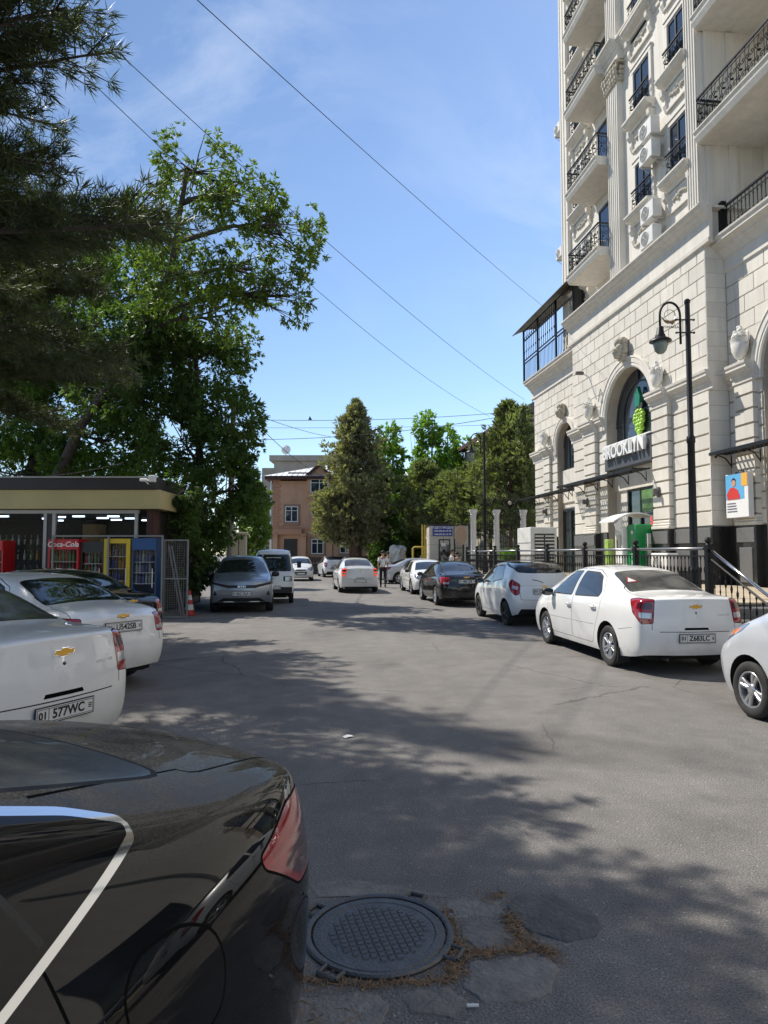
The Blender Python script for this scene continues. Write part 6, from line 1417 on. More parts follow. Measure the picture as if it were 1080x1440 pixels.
for i, (u_, d_) in enumerate(((-11.3, 20.2), (-10.6, 21.5), (-9.8, 20.6), (-9.05, 20.2), (-8.75, 21.2), (-8.75, 22.3), (-8.02, 20.2), (-7.95, 21.4), (-7.85, 22.6), (-10.9, 22.8))):
    o = thing('ceiling_lamp', 'bright tube lamp under the ceiling of the corner shop', 'lamp', kpos(u_, d_, 2.79), FACE, 'ceiling lamps in the corner shop')
    q = MB(); q.bbox(-.18, .18, -.06, .06, .02, .055, .01); q.obj('case', M_alu, o); q = MB(); q.bbox(-.17, .17, -.045, .045, -.02, .02, .008); q.obj('diffuser', lamp, o)
# shelves with dim bottles inside
bt = MB(); bt.lathe([(.036, 0), (.038, .02), (.038, .17), (.014, .23), (.013, .28), (.016, .285), (.016, .3)], n=8)
BOT = {k: bt.mesh('bottle', m) for k, m in dict(dark=mat('bottle_dark', (.03, .012, .01), .15, coat=.3), green=mat('bottle_green', (.03, .16, .03), .15, coat=.3), clear=mat('bottle_clear', (.22, .30, .33), .12, coat=.4), red=mat('bottle_red', (.30, .03, .03), .25), amber=mat('bottle_amber', (.40, .20, .03), .2), blue=mat('bottle_blue', (.03, .06, .22), .2)).items()}
for z in (1.05, 1.5, 1.95):
    sb('shelf', M_inner, -5.4, -3.2, 1.5, 1.85, z - .03, z, bev=.004)
rd = random.Random(5)
for z in (1.05, 1.5, 1.95):
    for i in range(11): o = inst('bottle', BOT[rd.choice(['dark', 'clear', 'amber', 'green'])], None, kpos(-6.35 - 5.2 + i * .19, 18.95 + 1.6, z)); tag(o, 'bottle standing on the dim shelves inside the corner shop', 'bottle', 'bottles on the shop shelves')
o = MB(); o.bbox(-2.4, -1.9, 1.2, 1.7, .9, 2.55, .01); o.obj('carton_stack', mat('carton', (.30, .20, .10), .8), sh)
o = MB(); o.bbox(-1.6, -.7, .5, 1.0, 1.9, 2.12, .01); o.obj('shelf_carton', mat('carton', (0, 0, 0)), sh)
# drink fridges in a row before the shop
def fridge(u, d, w_, h_, col, name, lb, header, bottles, shelfs=5, hd=.28, text=None, tsize=.2, tm=None, lit=False):
    r_ = thing('drink_fridge', lb, 'fridge', kpos(u, d), FACE, 'drink fridges before the shop'); mm = mat('fridge_' + name, col, .4, var=.08)
    q = MB(); q.box(-w_ / 2, -w_ / 2 + .05, -.3, .3, .05, h_); q.box(w_ / 2 - .05, w_ / 2, -.3, .3, .05, h_); q.box(-w_ / 2 + .05, w_ / 2 - .05, .25, .3, .05, h_); q.box(-w_ / 2 + .05, w_ / 2 - .05, -.3, .25, .05, .3); q.box(-w_ / 2 + .05, w_ / 2 - .05, -.3, .25, h_ - hd, h_); q.obj('case', mm, r_)
    if header: q = MB(); q.bbox(-w_ / 2 + .01, w_ / 2 - .01, -.325, -.3, h_ - hd + .01, h_ - .01, .006); q.obj('header', header, r_)
    if name == 'yellow':
        q = MB()
        for b in ((-w_ / 2, -w_ / 2 + .1, .06, h_), (w_ / 2 - .1, w_ / 2, .06, h_)): q.box(b[0], b[1], -.34, -.302, b[2], b[3])
        for z0, z1 in ((.06, .2), (h_ - .12, h_)): q.box(-w_ / 2 + .1, w_ / 2 - .1, -.34, -.302, z0, z1)
        q.obj('door_frame', mm, r_)
    q = MB(); q.box(-w_ / 2 + .05, w_ / 2 - .05, -.298, -.292, .3, h_ - hd); q.obj('glass_door', mat('fridge_glass', (.02, .02, .02), .04, alpha=.14), r_)
    q = MB(); q.tube([(w_ / 2 - .09, -.35, .8), (w_ / 2 - .09, -.36, 1.3)], .012, 6); q.obj('handle', M_steel, r_)
    zz = [.34 + k * (h_ - hd - .36) / shelfs for k in range(shelfs)]; M_ = r_.matrix_basis
    for k, z in enumerate(zz):
        q = MB(); q.box(-w_ / 2 + .05, w_ / 2 - .05, -.26, .2, z - .015, z); q.obj('shelf', M_white, r_)
        if z < .9: continue
        n = int((w_ - .14) / .088)
        for i in range(n):
            o = inst('bottle', BOT[rd.choice(bottles)], None, M_ @ Vector((-w_ / 2 + .1 + i * .088, -.2, z)), (0, 0, 0)); tag(o, 'drink bottle on a shelf of the ' + ('red fridge at the picture edge' if name == 'far red' else 'red script-lettered fridge' if name == 'red' else name + ' fridge'), 'bottle', 'bottles in the ' + name + ' fridge')
    if text:
        t = text_mesh(text, tsize, tm or M_white, .004, 'lettering', .004, shear=.25 if text == 'Coca-Cola' else 0); inst('lettering', t, r_, (0, -.33, h_ - hd / 2), (math.pi / 2, 0, 0))
    return r_
u0 = lambda px, d: (px - 540) / 960 * d
DF = 18.25
fridge(u0(97, DF), DF, .80, 2.07, (.42, .012, .018), 'red', 'red drink fridge with white script header, beside the dark fridge', mat('header_red', (.50, .012, .02), .35), ['red', 'dark', 'green', 'red'], text='Coca-Cola', tsize=.19)
fridge(u0(135, DF), DF + .1, .62, 2.0, (.02, .02, .02), 'black', 'black drink fridge between the red and the yellow one', None, ['dark', 'clear', 'green', 'red'])
fridge(u0(172, DF), DF, .68, 2.08, (.62, .44, .015), 'yellow', 'yellow framed drink fridge', None, ['blue', 'amber', 'dark', 'blue'], hd=.12)
fridge(u0(209, DF), DF, .66, 2.10, (.012, .05, .14), 'blue', 'blue drink fridge with water bottles beside the wire gate', mat('header_blue', (.012, .07, .24), .4), ['clear', 'clear', 'blue', 'clear'], hd=.32)
fridge(u0(-2, DF + .4), DF + .4, .62, 2.05, (.42, .012, .018), 'far red', 'red drink fridge at the picture edge left of the shop front', mat('header_red', (0, 0, 0)), ['red', 'amber', 'red'])
# emblem on yellow fridge glass and wreath on blue header
# iron frame before the fridges and its open mesh gate
fr = thing('fridge_cage', 'grey steel frame standing round the row of fridges', 'frame', kpos(u0(152, 17.85), 17.85), FACE); Mfr = mat('grey_steel', (.22, .22, .215), .5, .4, var=.15, scale=8)
for u_ in (u0(75, 17.85), u0(153, 17.85), u0(229, 17.85)): q = MB(); x = u_ - u0(152, 17.85); q.box(x - .022, x + .022, -.022, .022, 0, 2.17); q.obj('post', Mfr, fr)
q = MB(); q.box(u0(75, 17.85) - u0(152, 17.85), u0(229, 17.85) - u0(152, 17.85), -.02, .02, 2.13, 2.17); q.obj('top_bar', Mfr, fr)
gt = thing('mesh_gate', 'open wire mesh gate leaning out beside the blue fridge', 'gate', kpos(u0(231, 17.9), 17.9), FACE - .05); gw, gh = .66, 2.06
for b in ((0, .035, 0, gh), (gw - .035, gw, 0, gh)): q = MB(); q.box(b[0], b[1], -.017, .017, b[2] + .03, b[3]); q.obj('stile', Mfr, gt)
for z in (.03, 1.02, gh - .035): q = MB(); q.box(.035, gw - .035, -.016, .016, z, z + .035); q.obj('rail', Mfr, gt)
q = MB()
for i in range(1, 11): q.tube([(i * gw / 11, 0, .04), (i * gw / 11, 0, gh)], .0045, 4)
for i in range(1, 34): q.tube([(.02, .004, i * gh / 34), (gw - .02, .004, i * gh / 34)], .0045, 4)
tag(q.obj('wire_mesh', Mfr, gt), kind='stuff')
for a in (.08, .16): q = MB(); q.tube([(a, .12, 1.9), (a + .36, .14, .05)], .02, 6); q.obj('leaning_bar', Mfr, gt)
co = thing('traffic_cone', 'red and white traffic cone under the trees beside the grey crossover', 'traffic cone', kpos(u0(268, 18.9), 18.9))
prof = [(.14, .03), (.125, .15), (.10, .3), (.08, .42), (.055, .55), (.03, .68)]
for i in range(5): q = MB(); q.lathe([(prof[i][0], prof[i][1]), (prof[i + 1][0], prof[i + 1][1])], n=18); q.obj('band', [mat('cone_red', (.42, .03, .02), .5), mat('cone_white', (.6, .6, .58), .5)][i % 2], co, smooth=40)
q = MB(); q.bbox(-.18, .18, -.18, .18, 0, .03, .01); q.obj('base', mat('cone_red', (0, 0, 0)), co)
cc = thing('security_camera', 'white security camera on the dark roof edge of the corner shop', 'camera', kpos(u0(203, 18.6), 18.6, 3.7), FACE); q = MB(); q.bbox(-.12, .1, -.14, -.05, -.05, .03, .02); q.tube([(0, -.05, -.02), (.05, .1, -.1)], .02, 6); q.obj('camera_body', M_white, cc); q = MB(); q.bbox(.12, .30, -.13, 0, -.06, .12, .01); q.obj('junction_box', M_white, cc)
# ================================================================ trees
def leafmat(name, col, transl=.45, rough=.5):
    return mat(name, col, rough, var=.45, scale=1.6, transl=transl, spec=.4)
M_leafA = leafmat('leaf_fresh', (.115, .165, .035), .45); M_leafB = leafmat('leaf_deep', (.085, .135, .04), .45); M_leafC = leafmat('leaf_bright', (.095, .18, .025), .45)
M_needle = leafmat('needles_dark', (.058, .075, .034), .28, .55); M_cyp = leafmat('scale_leaf', (.25, .24, .15), .35, .7); M_pine2 = leafmat('pine_needles', (.16, .185, .09), .35, .6)
M_bark = mat('bark', (.075, .06, .048), .95, var=.35, scale=7, bump=1.0, bscale=22); M_barkr = mat('red_bark', (.13, .075, .055), .95, var=.4, scale=9, bump=1.0, bscale=20)
def leaves(P, D, ln, wd, k, spread, droop=.2, seed=0, fold=True):
    """k leaves at each point P around direction D, each a folded diamond"""
    r_ = np.random.default_rng(seed); n = len(P); P = np.repeat(P, k, 0); D = np.repeat(D, k, 0); N = n * k
    d = D + r_.normal(0, spread, (N, 3)); d[:, 2] -= droop; d /= np.linalg.norm(d, axis=1)[:, None] + 1e-9
    s_ = np.cross(d, r_.normal(0, 1, (N, 3))); s_ /= np.linalg.norm(s_, axis=1)[:, None] + 1e-9; up = np.cross(s_, d)
    l = ln * r_.uniform(.6, 1.25, (N, 1)); w_ = wd * r_.uniform(.7, 1.25, (N, 1)); o = P + r_.normal(0, ln * .25, (N, 3)) * .5
    V = np.empty((N, 4, 3)); V[:, 0] = o; V[:, 1] = o + d * l * .45 + s_ * w_ * .5 + up * w_ * .15; V[:, 2] = o + d * l - up * w_ * .1; V[:, 3] = o + d * l * .45 - s_ * w_ * .5 + up * w_ * .15
    return V.reshape(-1, 3), np.arange(N * 4).reshape(-1, 4)
def blob(c, r, n, rs, inner=.45, gap=.0, gs=1.0):
    """points through an ellipsoid's volume, thinned where noise leaves gaps"""
    out = []; nn = []
    while len(out) < n:
        v = rs.normal(0, 1, 3); v /= np.linalg.norm(v); q = (inner + (1 - inner) * rs.random() ** .6); lump = 1 + .28 * noise.noise((v[0] * 2.1 + c[0], v[1] * 2.1 + c[1], v[2] * 2.1 + c[2]))
        p = np.array(c) + v * np.array(r) * q * lump
        if gap and noise.noise(Vector(p) * gs) < gap - .5 + .3 * (1 - q): continue
        out.append(p); nn.append(v)
    return np.array(out), np.array(nn)
def tree(name, label, base, trunk, blobs, leaf, group, ln=.17, wd=.06, k=7, dens=60, spread=.55, droop=.35, gap=.35, gs=.9, tr=.22, seed=1, bark=None, nbr=26, inner=.4, cat='tree'):
    rs = np.random.default_rng(seed); b = Vector(base)
    r_ = thing(name, label, cat, base, 0, group)
    mb = MB(); T = [Vector(p) for p in trunk]; n = len(T)
    # smooth trunk
    pts = []
    for i in range(n - 1):
        for t_ in (0, .33, .66): pts.append(T[i].lerp(T[i + 1], t_) + Vector((rs.normal(0, .03), rs.normal(0, .03), 0)))
    pts.append(T[-1]); m = len(pts)
    mb.tube([p - b for p in pts], [tr * (1 - .72 * i / (m - 1)) for i in range(m)], 9)
    PP = []; DD = []
    for (c, rad, wt) in blobs:
        vol = rad[0] * rad[1] * rad[2]; nn = int(dens * wt * (vol ** (2 / 3)) * 4)
        p, d = blob(c, rad, nn, rs, inner, gap, gs); PP.append(p); DD.append(d)
        c = Vector(c); j = min(range(m), key=lambda i: (pts[i] - c).length + max(0, pts[i].z - c.z) * 1.5); a = pts[j]
        lead = (a.lerp(c, .5) + Vector((rs.normal(0, .2), rs.normal(0, .2), .15 * (c - a).length * .5)))
        mb.tube([a - b, lead - b, c - b], [tr * .42, tr * .27, tr * .12], 6)
        for q in p[rs.choice(len(p), min(nbr, len(p)), False)]:
            q = Vector(q); s0 = lead.lerp(c, rs.uniform(0, 1)); md = s0.lerp(q, .5) + Vector((rs.normal(0, .15), rs.normal(0, .15), .12)); mb.tube([s0 - b, md - b, q - b], [tr * .12, tr * .07, .008], 4, caps=False)
    mb.obj('trunk', bark or M_bark, r_, smooth=True)
    PP = np.vstack(PP); DD = np.vstack(DD); V, F = leaves(PP - np.array(base), DD, ln, wd, k, spread, droop, seed)
    o = bpy.data.objects.new('crown', npmesh('crown', V, F, leaf)); link(o, r_); return r_
def pu(px, py, d): u = (px - 540) / 960 * d; x, y = W(u, d); return (x, y, CAMH + (778 - py) * d / 960)
GT = 'trees behind the corner shop'
d1 = 21.2
g0 = pu(85, 850, 24.6)
tree('broadleaf_tree', 'tall leaning broadleaf tree whose open crown reaches into the sky', (g0[0], g0[1], 0), [(g0[0], g0[1], 0), pu(82, 665, 24.6), pu(108, 600, 24.4), pu(150, 540, 23.8), pu(178, 470, 23), pu(228, 385, 22), pu(246, 300, d1), pu(252, 220, d1)],
     [(pu(265, 225, d1), (1.3, 1.5, 1.5), .8), (pu(330, 270, d1), (1.7, 1.7, 1.4), .8), (pu(395, 320, d1 - .5), (1.25, 1.5, 1.3), .8), (pu(350, 370, d1), (1.6, 1.8, 1.3), .75), (pu(405, 410, d1 - .3), (.85, 1.2, .85), .7), (pu(255, 380, d1), (1.6, 1.8, 1.6), .8), (pu(300, 440, d1), (1.2, 1.5, 1.0), .7), (pu(210, 320, d1 + 1), (1.3, 1.6, 1.5), .8)],
     M_leafA, GT, ln=.19, wd=.062, k=8, dens=46, spread=.85, gap=.46, gs=.75, tr=.23, seed=3, nbr=22, inner=.3)
g0 = pu(275, 850, 25)
tree('broadleaf_tree', 'dense dark broadleaf tree hanging down beside the shop over the grey crossover', (g0[0], g0[1], 0), [(g0[0], g0[1], 0), pu(280, 700, 25), pu(275, 560, 25), pu(270, 470, 25)],
     [(pu(265, 520, 25), (2.1, 2.0, 1.9), 1), (pu(315, 600, 24), (1.45, 1.7, 1.7), 1.1), (pu(255, 620, 24.5), (1.7, 1.9, 1.9), 1.1), (pu(300, 700, 23.8), (1.7, 1.6, 1.7), 1.25), (pu(270, 760, 23.2), (1.05, 1.2, 1.2), 1.3), (pu(330, 480, 25), (.95, 1.2, 1.0), .6), (pu(335, 690, 24.5), (.9, 1.2, 1.4), 1.0), (pu(205, 560, 25), (1.9, 1.8, 1.9), 1.0), (pu(265, 805, 22.6), (1.1, .9, .7), 1.4), (pu(252, 735, 20.6), (.55, .6, .8), 1.5), (pu(255, 690, 20.4), (.55, .6, .6), 1.5), (pu(268, 790, 20.8), (.6, .6, 1.0), 1.4), (pu(170, 480, 24), (1.5, 1.5, 1.3), .9), (pu(215, 470, 24), (1.4, 1.4, 1.3), .9), (pu(190, 445, 22.6), (1.1, .8, .9), .9), (pu(140, 545, 22.8), (1.2, .8, 1.0), .8)],
     M_leafB, GT, ln=.18, wd=.065, k=8, dens=84, spread=.6, gap=.30, tr=.2, seed=5, nbr=14, inner=.35)
g0 = pu(40, 850, 27)
tree('broadleaf_tree', 'broad leafy tree directly behind the corner shop roof', (g0[0], g0[1], 0), [(g0[0], g0[1], 0), pu(45, 650, 27), pu(60, 540, 27)],
     [(pu(60, 600, 27), (2.6, 2.4, 2.2), 1), (pu(150, 620, 27), (2.3, 2.2, 2.0), 1), (pu(-20, 560, 27), (2.6, 2.4, 2.6), 1), (pu(60, 500, 27.5), (2.6, 2.4, 2.2), 1), (pu(150, 480, 27.5), (2.4, 2.2, 2.2), 1), (pu(-20, 440, 28), (2.8, 2.4, 2.4), .9), (pu(90, 400, 28), (2.4, 2.4, 2.0), .8), (pu(130, 660, 26), (2.2, 1.6, 1.2), 1.0), (pu(20, 665, 26), (2.4, 1.6, 1.1), 1.0), (pu(190, 400, 27), (2.2, 2.2, 2.0), .9), (pu(215, 500, 27), (2.0, 2.0, 2.0), .9), (pu(150, 340, 28), (2.0, 2.0, 1.8), .8)],
     leafmat('leaf_mid', (.10, .16, .035), .5), GT, ln=.19, wd=.07, k=7, dens=68, spread=.7, gap=.34, tr=.3, seed=8, nbr=14, inner=.35)  # mid green leaf colour, varied at random over the whole crown
g0 = pu(355, 825, 34)
tree('broadleaf_tree', 'small fresh green tree at the left kerb before the red-brown house', (g0[0], g0[1], 0), [(g0[0], g0[1], 0), pu(355, 740, 34), pu(352, 700, 34)],
     [(pu(352, 705, 34), (.9, 1.1, 1.1), 1), (pu(358, 745, 33.5), (.75, 1.0, 1.2), 1), (pu(335, 740, 33), (1.0, 1.2, 1.3), 1)], leafmat('leaf_spring', (.12, .19, .04), .4), GT, ln=.22, wd=.09, k=6, dens=95, gap=.25, tr=.1, seed=9, nbr=10)
# --- near pine, its trunk just outside the picture
def pine(name, label, base, H_, h0, L0, seed, leaf, nd=.13, tuft=12, step=.46, per=5, tw=.30, nw=.0045, tr=.22, clip=None, up=.18, Lp=.8, pref=None):
    rs = np.random.default_rng(seed); r_ = thing(name, label, 'tree', base, 0); mb = MB(); mb.tube([(0, 0, 0), (.05, .05, H_ * .4), (0, 0, H_ * .75), (0, 0, H_)], [tr, tr * .75, tr * .4, .03], 10)
    P = []; D = []; h = h0
    while h < H_ - .3:
        f = (h - h0) / (H_ - h0); L_ = L0 * (1 - f) ** Lp + .35; a0 = rs.uniform(0, 6.28)
        L_ *= 1.0 if (pref is None or h < 8.7) else .58
        pr_ = per if (pref is None or f < .33) else max(4, int(per * (.85 - .5 * f)))
        for k in range(pr_):
            a = a0 + 2 * math.pi * k / pr_ + rs.normal(0, .22); l = L_ * rs.uniform(.75, 1.15) * (1 if pref is None else .58 + .42 * math.cos(a - pref)); c, s_ = math.cos(a), math.sin(a); rise = rs.normal(up, .1)
            pts = [Vector((c * l * t_, s_ * l * t_, h + l * (rise * t_ - .30 * t_ * t_ * (1 - f) + .12 * t_ ** 3))) + Vector((rs.normal(0, .05), rs.normal(0, .05), 0)) for t_ in np.linspace(0, 1, 6)]
            mb.tube(pts, [max(.008, tr * .28 * (1 - .85 * i / 5) * (L_ / L0) ** .5) for i in range(6)], 5, caps=False)
            n = max(3, int(l / (tw * (1 if f < .33 else 1.5))))
            for i in range(n):
                t_ = .18 + .82 * (i + rs.random()) / n; x = t_ * 5; j = min(4, int(x)); p = pts[j].lerp(pts[j + 1], x - j); dr = (pts[j + 1] - pts[j]).normalized()
                for sg in (-1, 1):
                    sd = Vector((-dr.y, dr.x, 0)) * sg * rs.uniform(.5, 1) + dr * rs.uniform(.4, .9) + Vector((0, 0, rs.normal(.05, .22))); sd.normalize(); tl = rs.uniform(.3, .75) * (1.1 - .5 * t_) * min(1.2, .35 + L_ / 4)
                    q = p + sd * tl
                    if l > 1: mb.tube([p, q], [.009, .005], 3, caps=False)
                    m = max(2, int(tl / (nd * .9)))
                    for e in range(m): w_ = (e + 1) / m; P.append(p.lerp(q, w_)); D.append(sd)
        h += step * rs.uniform(.8, 1.2)
    mb.obj('trunk', M_bark, r_, smooth=True); P = np.array(P); D = np.array(D)
    V, F = leaves(P, D, nd, nw, tuft, .62, -.02, seed)
    # needles: thin triangles are enough
    o = bpy.data.objects.new('crown', npmesh('crown', V, F, leaf)); link(o, r_); return r_
near_pine = pine('pine_tree', 'dark pine with drooping needle boughs hanging into the upper left of the street', (-6.45, 8.0, 0), 15.5, 4.6, 4.2, 21, M_needle, nd=.18, tuft=26, step=.27, per=10, tw=.14, nw=.0135, tr=.24, pref=-.5, Lp=.72)
o = copy_tree(near_pine); o.location = (-8.1, 15.0, 0); o.rotation_euler = (0, 0, .5); o.scale = (.85, .85, 1.12); tag(o, 'dark pine between the parked white saloons and the corner shop, behind the near pine')
for x_, y_, rz_, lb_ in ((-9.0, 1.0, 2.0, 'pine standing beside the camera, outside the picture'), (-9.5, -7.5, 4.0, 'pine standing behind the camera, outside the picture')):
    o = copy_tree(near_pine); o.location = (x_, y_, 0); o.rotation_euler = (0, 0, rz_); tag(o, lb_)
# --- trees down the street
def cypress(name, label, base, H_, R_, seed, leaf=M_cyp, h0=1.5, n=5200, sp=.3, trunkw=.28, lean=0.0, prof=None, stems=3, pinelike=False):
    rs = np.random.default_rng(seed); r_ = thing(name, label, 'tree', base, 0, 'conifers down the street'); mb = MB()
    for k in range(stems): a = 2 * math.pi * k / max(1, stems) + .5; q = .0 if stems == 1 else trunkw * .8; mb.tube([(q * math.cos(a), q * math.sin(a), 0), (q * 1.1 * math.cos(a), q * 1.1 * math.sin(a), H_ * .25), (0, 0, H_ * .75)], [trunkw, trunkw * .75, .05], 8)
    P = []; D = []
    prof = prof or [(0, .55), (.12, .9), (.3, 1.0), (.5, .85), (.7, .55), (.85, .3), (1, .06)]
    nb = max(26, int(n / 42)); per = max(10, n // nb)
    for k in range(nb):
        t_ = ((k + rs.random()) / nb) ** .95; a = k * 2.4 + rs.normal(0, .3); rr = float(np.interp(t_, [p[0] for p in prof], [p[1] for p in prof])) * R_
        l = rr * rs.uniform(.55, 1.28) + .15; h = h0 + t_ * (H_ - h0) * .96; rise = rs.uniform(.15, .75) * (1 if pinelike else 1.5); c, s_ = math.cos(a), math.sin(a)
        tip = np.array((c * l, s_ * l, h + l * rise * .6)); mb.tube([(0, 0, h - .35 * l), (c * l * .5, s_ * l * .5, h - .05), tuple(tip)], [.05, .03, .01], 4, caps=False)
        w_ = .16 + .17 * l
        for _ in range(per):
            q = rs.random() ** .6; base = np.array((c * l * q, s_ * l * q, h - .25 * l * (1 - q) + l * rise * .6 * q * q)); off = rs.normal(0, w_ * (1.15 - .6 * q), 3) * np.array((1, 1, .75)); P.append(base + off); D.append((c * .6 + off[0], s_ * .6 + off[1], .55 + rise * .3))
    for _ in range(n // 14): h = H_ - abs(rs.normal(0, .09)) * H_; P.append((rs.normal(0, .12), rs.normal(0, .12), h)); D.append((0, 0, 1))
    mb.obj('trunk', M_barkr, r_, smooth=True); V, F = leaves(np.array(P), np.array(D), sp, sp * .3, 9, .5, .0, seed)
    o = bpy.data.objects.new('crown', npmesh('crown', V, F, leaf)); link(o, r_); return r_
x, y = W((500 - 540) / 960 * 50, 50)
cypress('conifer', 'tall pointed conifer with ribbed reddish trunk before the red-brown house', (x, y, 0), 12.9, 2.25, 31, n=4600, sp=.32, trunkw=.30, h0=2.4)
x, y = W((468 - 540) / 960 * 49.5, 49.5)
cypress('shrub_conifer', 'low bushy olive conifer leaning against the red-brown house windows', (x, y, 0), 6.3, 1.25, 33, M_cyp, h0=2.6, n=900, sp=.32, trunkw=.06, stems=1, prof=[(0, .5), (.4, 1), (.8, .7), (1, .1)])
GF = 'trees closing the far end of the street'
def far(px, top, d, rad, leaf, lb, seed, kind='broadleaf_tree', low=770, n=3):
    p = pu(px, 800, d); r_ = np.random.default_rng(seed); zt = CAMH + (778 - top) * d / 960; bl = []
    zl = CAMH + (778 - low) * d / 960; hh = zt - zl
    for k in range(n): t_ = (k + .5) / n; q = rad * (1.0 - .55 * t_); bl.append(((p[0] + r_.normal(0, .25), p[1] + r_.normal(0, .3), zl + hh * t_), (q, q, hh / n * .72), 1))
    return tree(kind, lb, (p[0], p[1], 0), [(p[0], p[1], 0), (p[0], p[1], zl + hh * .5), (p[0], p[1], zt - .3)], bl, leaf, GF, ln=.36, wd=.15, k=6, dens=42, gap=.3, gs=.7, tr=.16, seed=seed, nbr=8)
MB_ = leafmat('leaf_poplar', (.15, .25, .045), .5)
far(553, 600, 56, 1.9, MB_, 'slender bright green poplar just right of the pointed conifer', 41, n=5)
far(537, 628, 58, 1.9, MB_, 'bright poplar half hidden behind the pointed conifer', 42, n=4)
far(608, 584, 58, 2.5, MB_, 'tallest bright poplar above the sales kiosk', 43, n=5)
far(630, 606, 60, 2.0, MB_, 'bright poplar with thin top right of the tallest one', 44, n=4)
far(652, 615, 56, 1.4, MB_, 'narrow poplar behind the far street lamp', 45, n=4)
far(548, 700, 52, 1.7, leafmat('leaf_dark', (.075, .125, .035), .4), 'dark leafy tree under the poplars behind the white sculpture', 46, n=3, low=800)  # darker green leaf colour, shared with the next tree
far(577, 690, 55, 2.0, leafmat('leaf_dark', (0, 0, 0)), 'dark leafy tree behind the yellow gas pipe', 47, n=3, low=800)
def far_pine(px, top, d, R_, seed, lb, low=745):
    p = pu(px, 800, d); zt = CAMH + (778 - top) * d / 960; h0 = CAMH + (778 - low) * d / 960
    return cypress('pine_tree', lb, (p[0], p[1], 0), zt, R_, seed, M_pine2, h0=h0, n=int(680 * R_ * (zt - h0) / 6), sp=.36, trunkw=.12, stems=1, pinelike=True, prof=[(0, .75), (.2, 1), (.5, .9), (.75, .65), (.92, .35), (1, .08)])
far_pine(597, 650, 50, 2.0, 51, 'olive pine behind the roof of the sales kiosk, left one'); far_pine(632, 668, 47, 1.9, 52, 'olive pine behind the sales kiosk sign'); far_pine(665, 655, 44, 1.7, 53, 'olive pine behind the far street lamp')
far_pine(718, 566, 40, 2.1, 54, 'large pine beside the far end of the stone building'); far_pine(690, 622, 43, 1.5, 55, 'pine between the far lamp and the large pine')
# bare twig crowns among the poplars
for px, d, sd in ((588, 61, 1), (640, 60, 2)):
    p = pu(px, 800, d); r_ = thing('bare_tree', 'leafless thin tree between the poplars, ' + ('left of the tallest' if sd == 1 else 'right of the tallest'), 'tree', (p[0], p[1], 0), 0, GF); rs = np.random.default_rng(sd); mb = MB()
    for k in range(26): a = rs.uniform(0, 6.28); h = rs.uniform(6, 10); mb.tube([(0, 0, h * .7), (math.cos(a) * .5, math.sin(a) * .5, h), (math.cos(a) * rs.uniform(.6, 1.2), math.sin(a), h + rs.uniform(1, 2.6))], [.03, .02, .008], 4, caps=False)
    mb.tube([(0, 0, 0), (0, 0, 9)], [.12, .04], 6); mb.obj('trunk', M_bark, r_)
# ================================================================ far end of the street
M_terra = mat('terracotta_render', (.58, .345, .22), .9, var=.08, scale=.8, dirt=(.26, .13, .09), dscale=.6, damt=.4); M_terra2 = mat('terracotta_trim', (.50, .27, .17), .9, var=.1)
M_roofm = mat('white_metal_roof', (.75, .75, .76), .55, .0, var=.05); M_maroon = mat('maroon_eave', (.07, .025, .022), .7)
hd_ = 58.0
hs = thing('red_brown_house', 'red-brown house with white metal roof and gabled window at the end of the street', 'house', kpos(u0(379, hd_), hd_), FACE)
def hb(name, m, *b, parent=None, bev=0):
    q = MB(); (q.bbox(*b, bev) if bev else q.box(*b)); return q.obj(name, m, parent or hs)
S = hd_ / 960
def hx(px): return (px - 379) * S
def hz(py): return CAMH + (778 - py) * S
HW = hx(590)
hb('wall', M_terra, .3, HW, 0, 9, 0, hz(676)); hb('base_wall', mat('grey_base', (.13, .09, .075), .9, var=.15), .25, HW + .05, -.06, .2, 0, hz(782))
for k in range(17): z = hz(743) + k * .25; hb('quoin', M_terra2, .26, .75 if k % 2 else .9, -.05, .02, z, z + .235, bev=.01)
hb('band', M_terra2, .1, hx(425), -.35, .02, hz(752), hz(744), bev=.02); hb('band', M_terra2, .1, HW, -.12, .02, hz(744), hz(741.5))
hb('eave', M_maroon, -.35, hx(470), -.6, 9.3, hz(674.5), hz(671))
q = MB(); z0 = hz(670); zr = hz(645); q.add([(-.45, -.7, z0), (HW + .3, -.7, z0), (HW + .3, 9.5, z0), (-.45, 9.5, z0), (4.2, 4.4, zr), (HW - 4, 4.4, zr)], [(0, 1, 5, 4), (1, 2, 5), (2, 3, 4, 5), (3, 0, 4)]); rf = q.obj('roof', M_roofm, hs)
for k in range(28):
    x = -.3 + k * .45; t_ = 1.0 if x > 4.2 else max(.02, (x + .45) / 4.65); q = MB(); q.tube([(x, -.7, z0 + .02), (x, -.7 + 5.1 * t_, z0 + (zr - z0) * t_ + .02)], .025, 4); q.obj('roof_seam', M_roofm, rf)
q = MB(); q.box(1.6, hx(437), -.3, -.27, z0 + .22, z0 + .34); q.obj('snow_guard', M_maroon, rf)
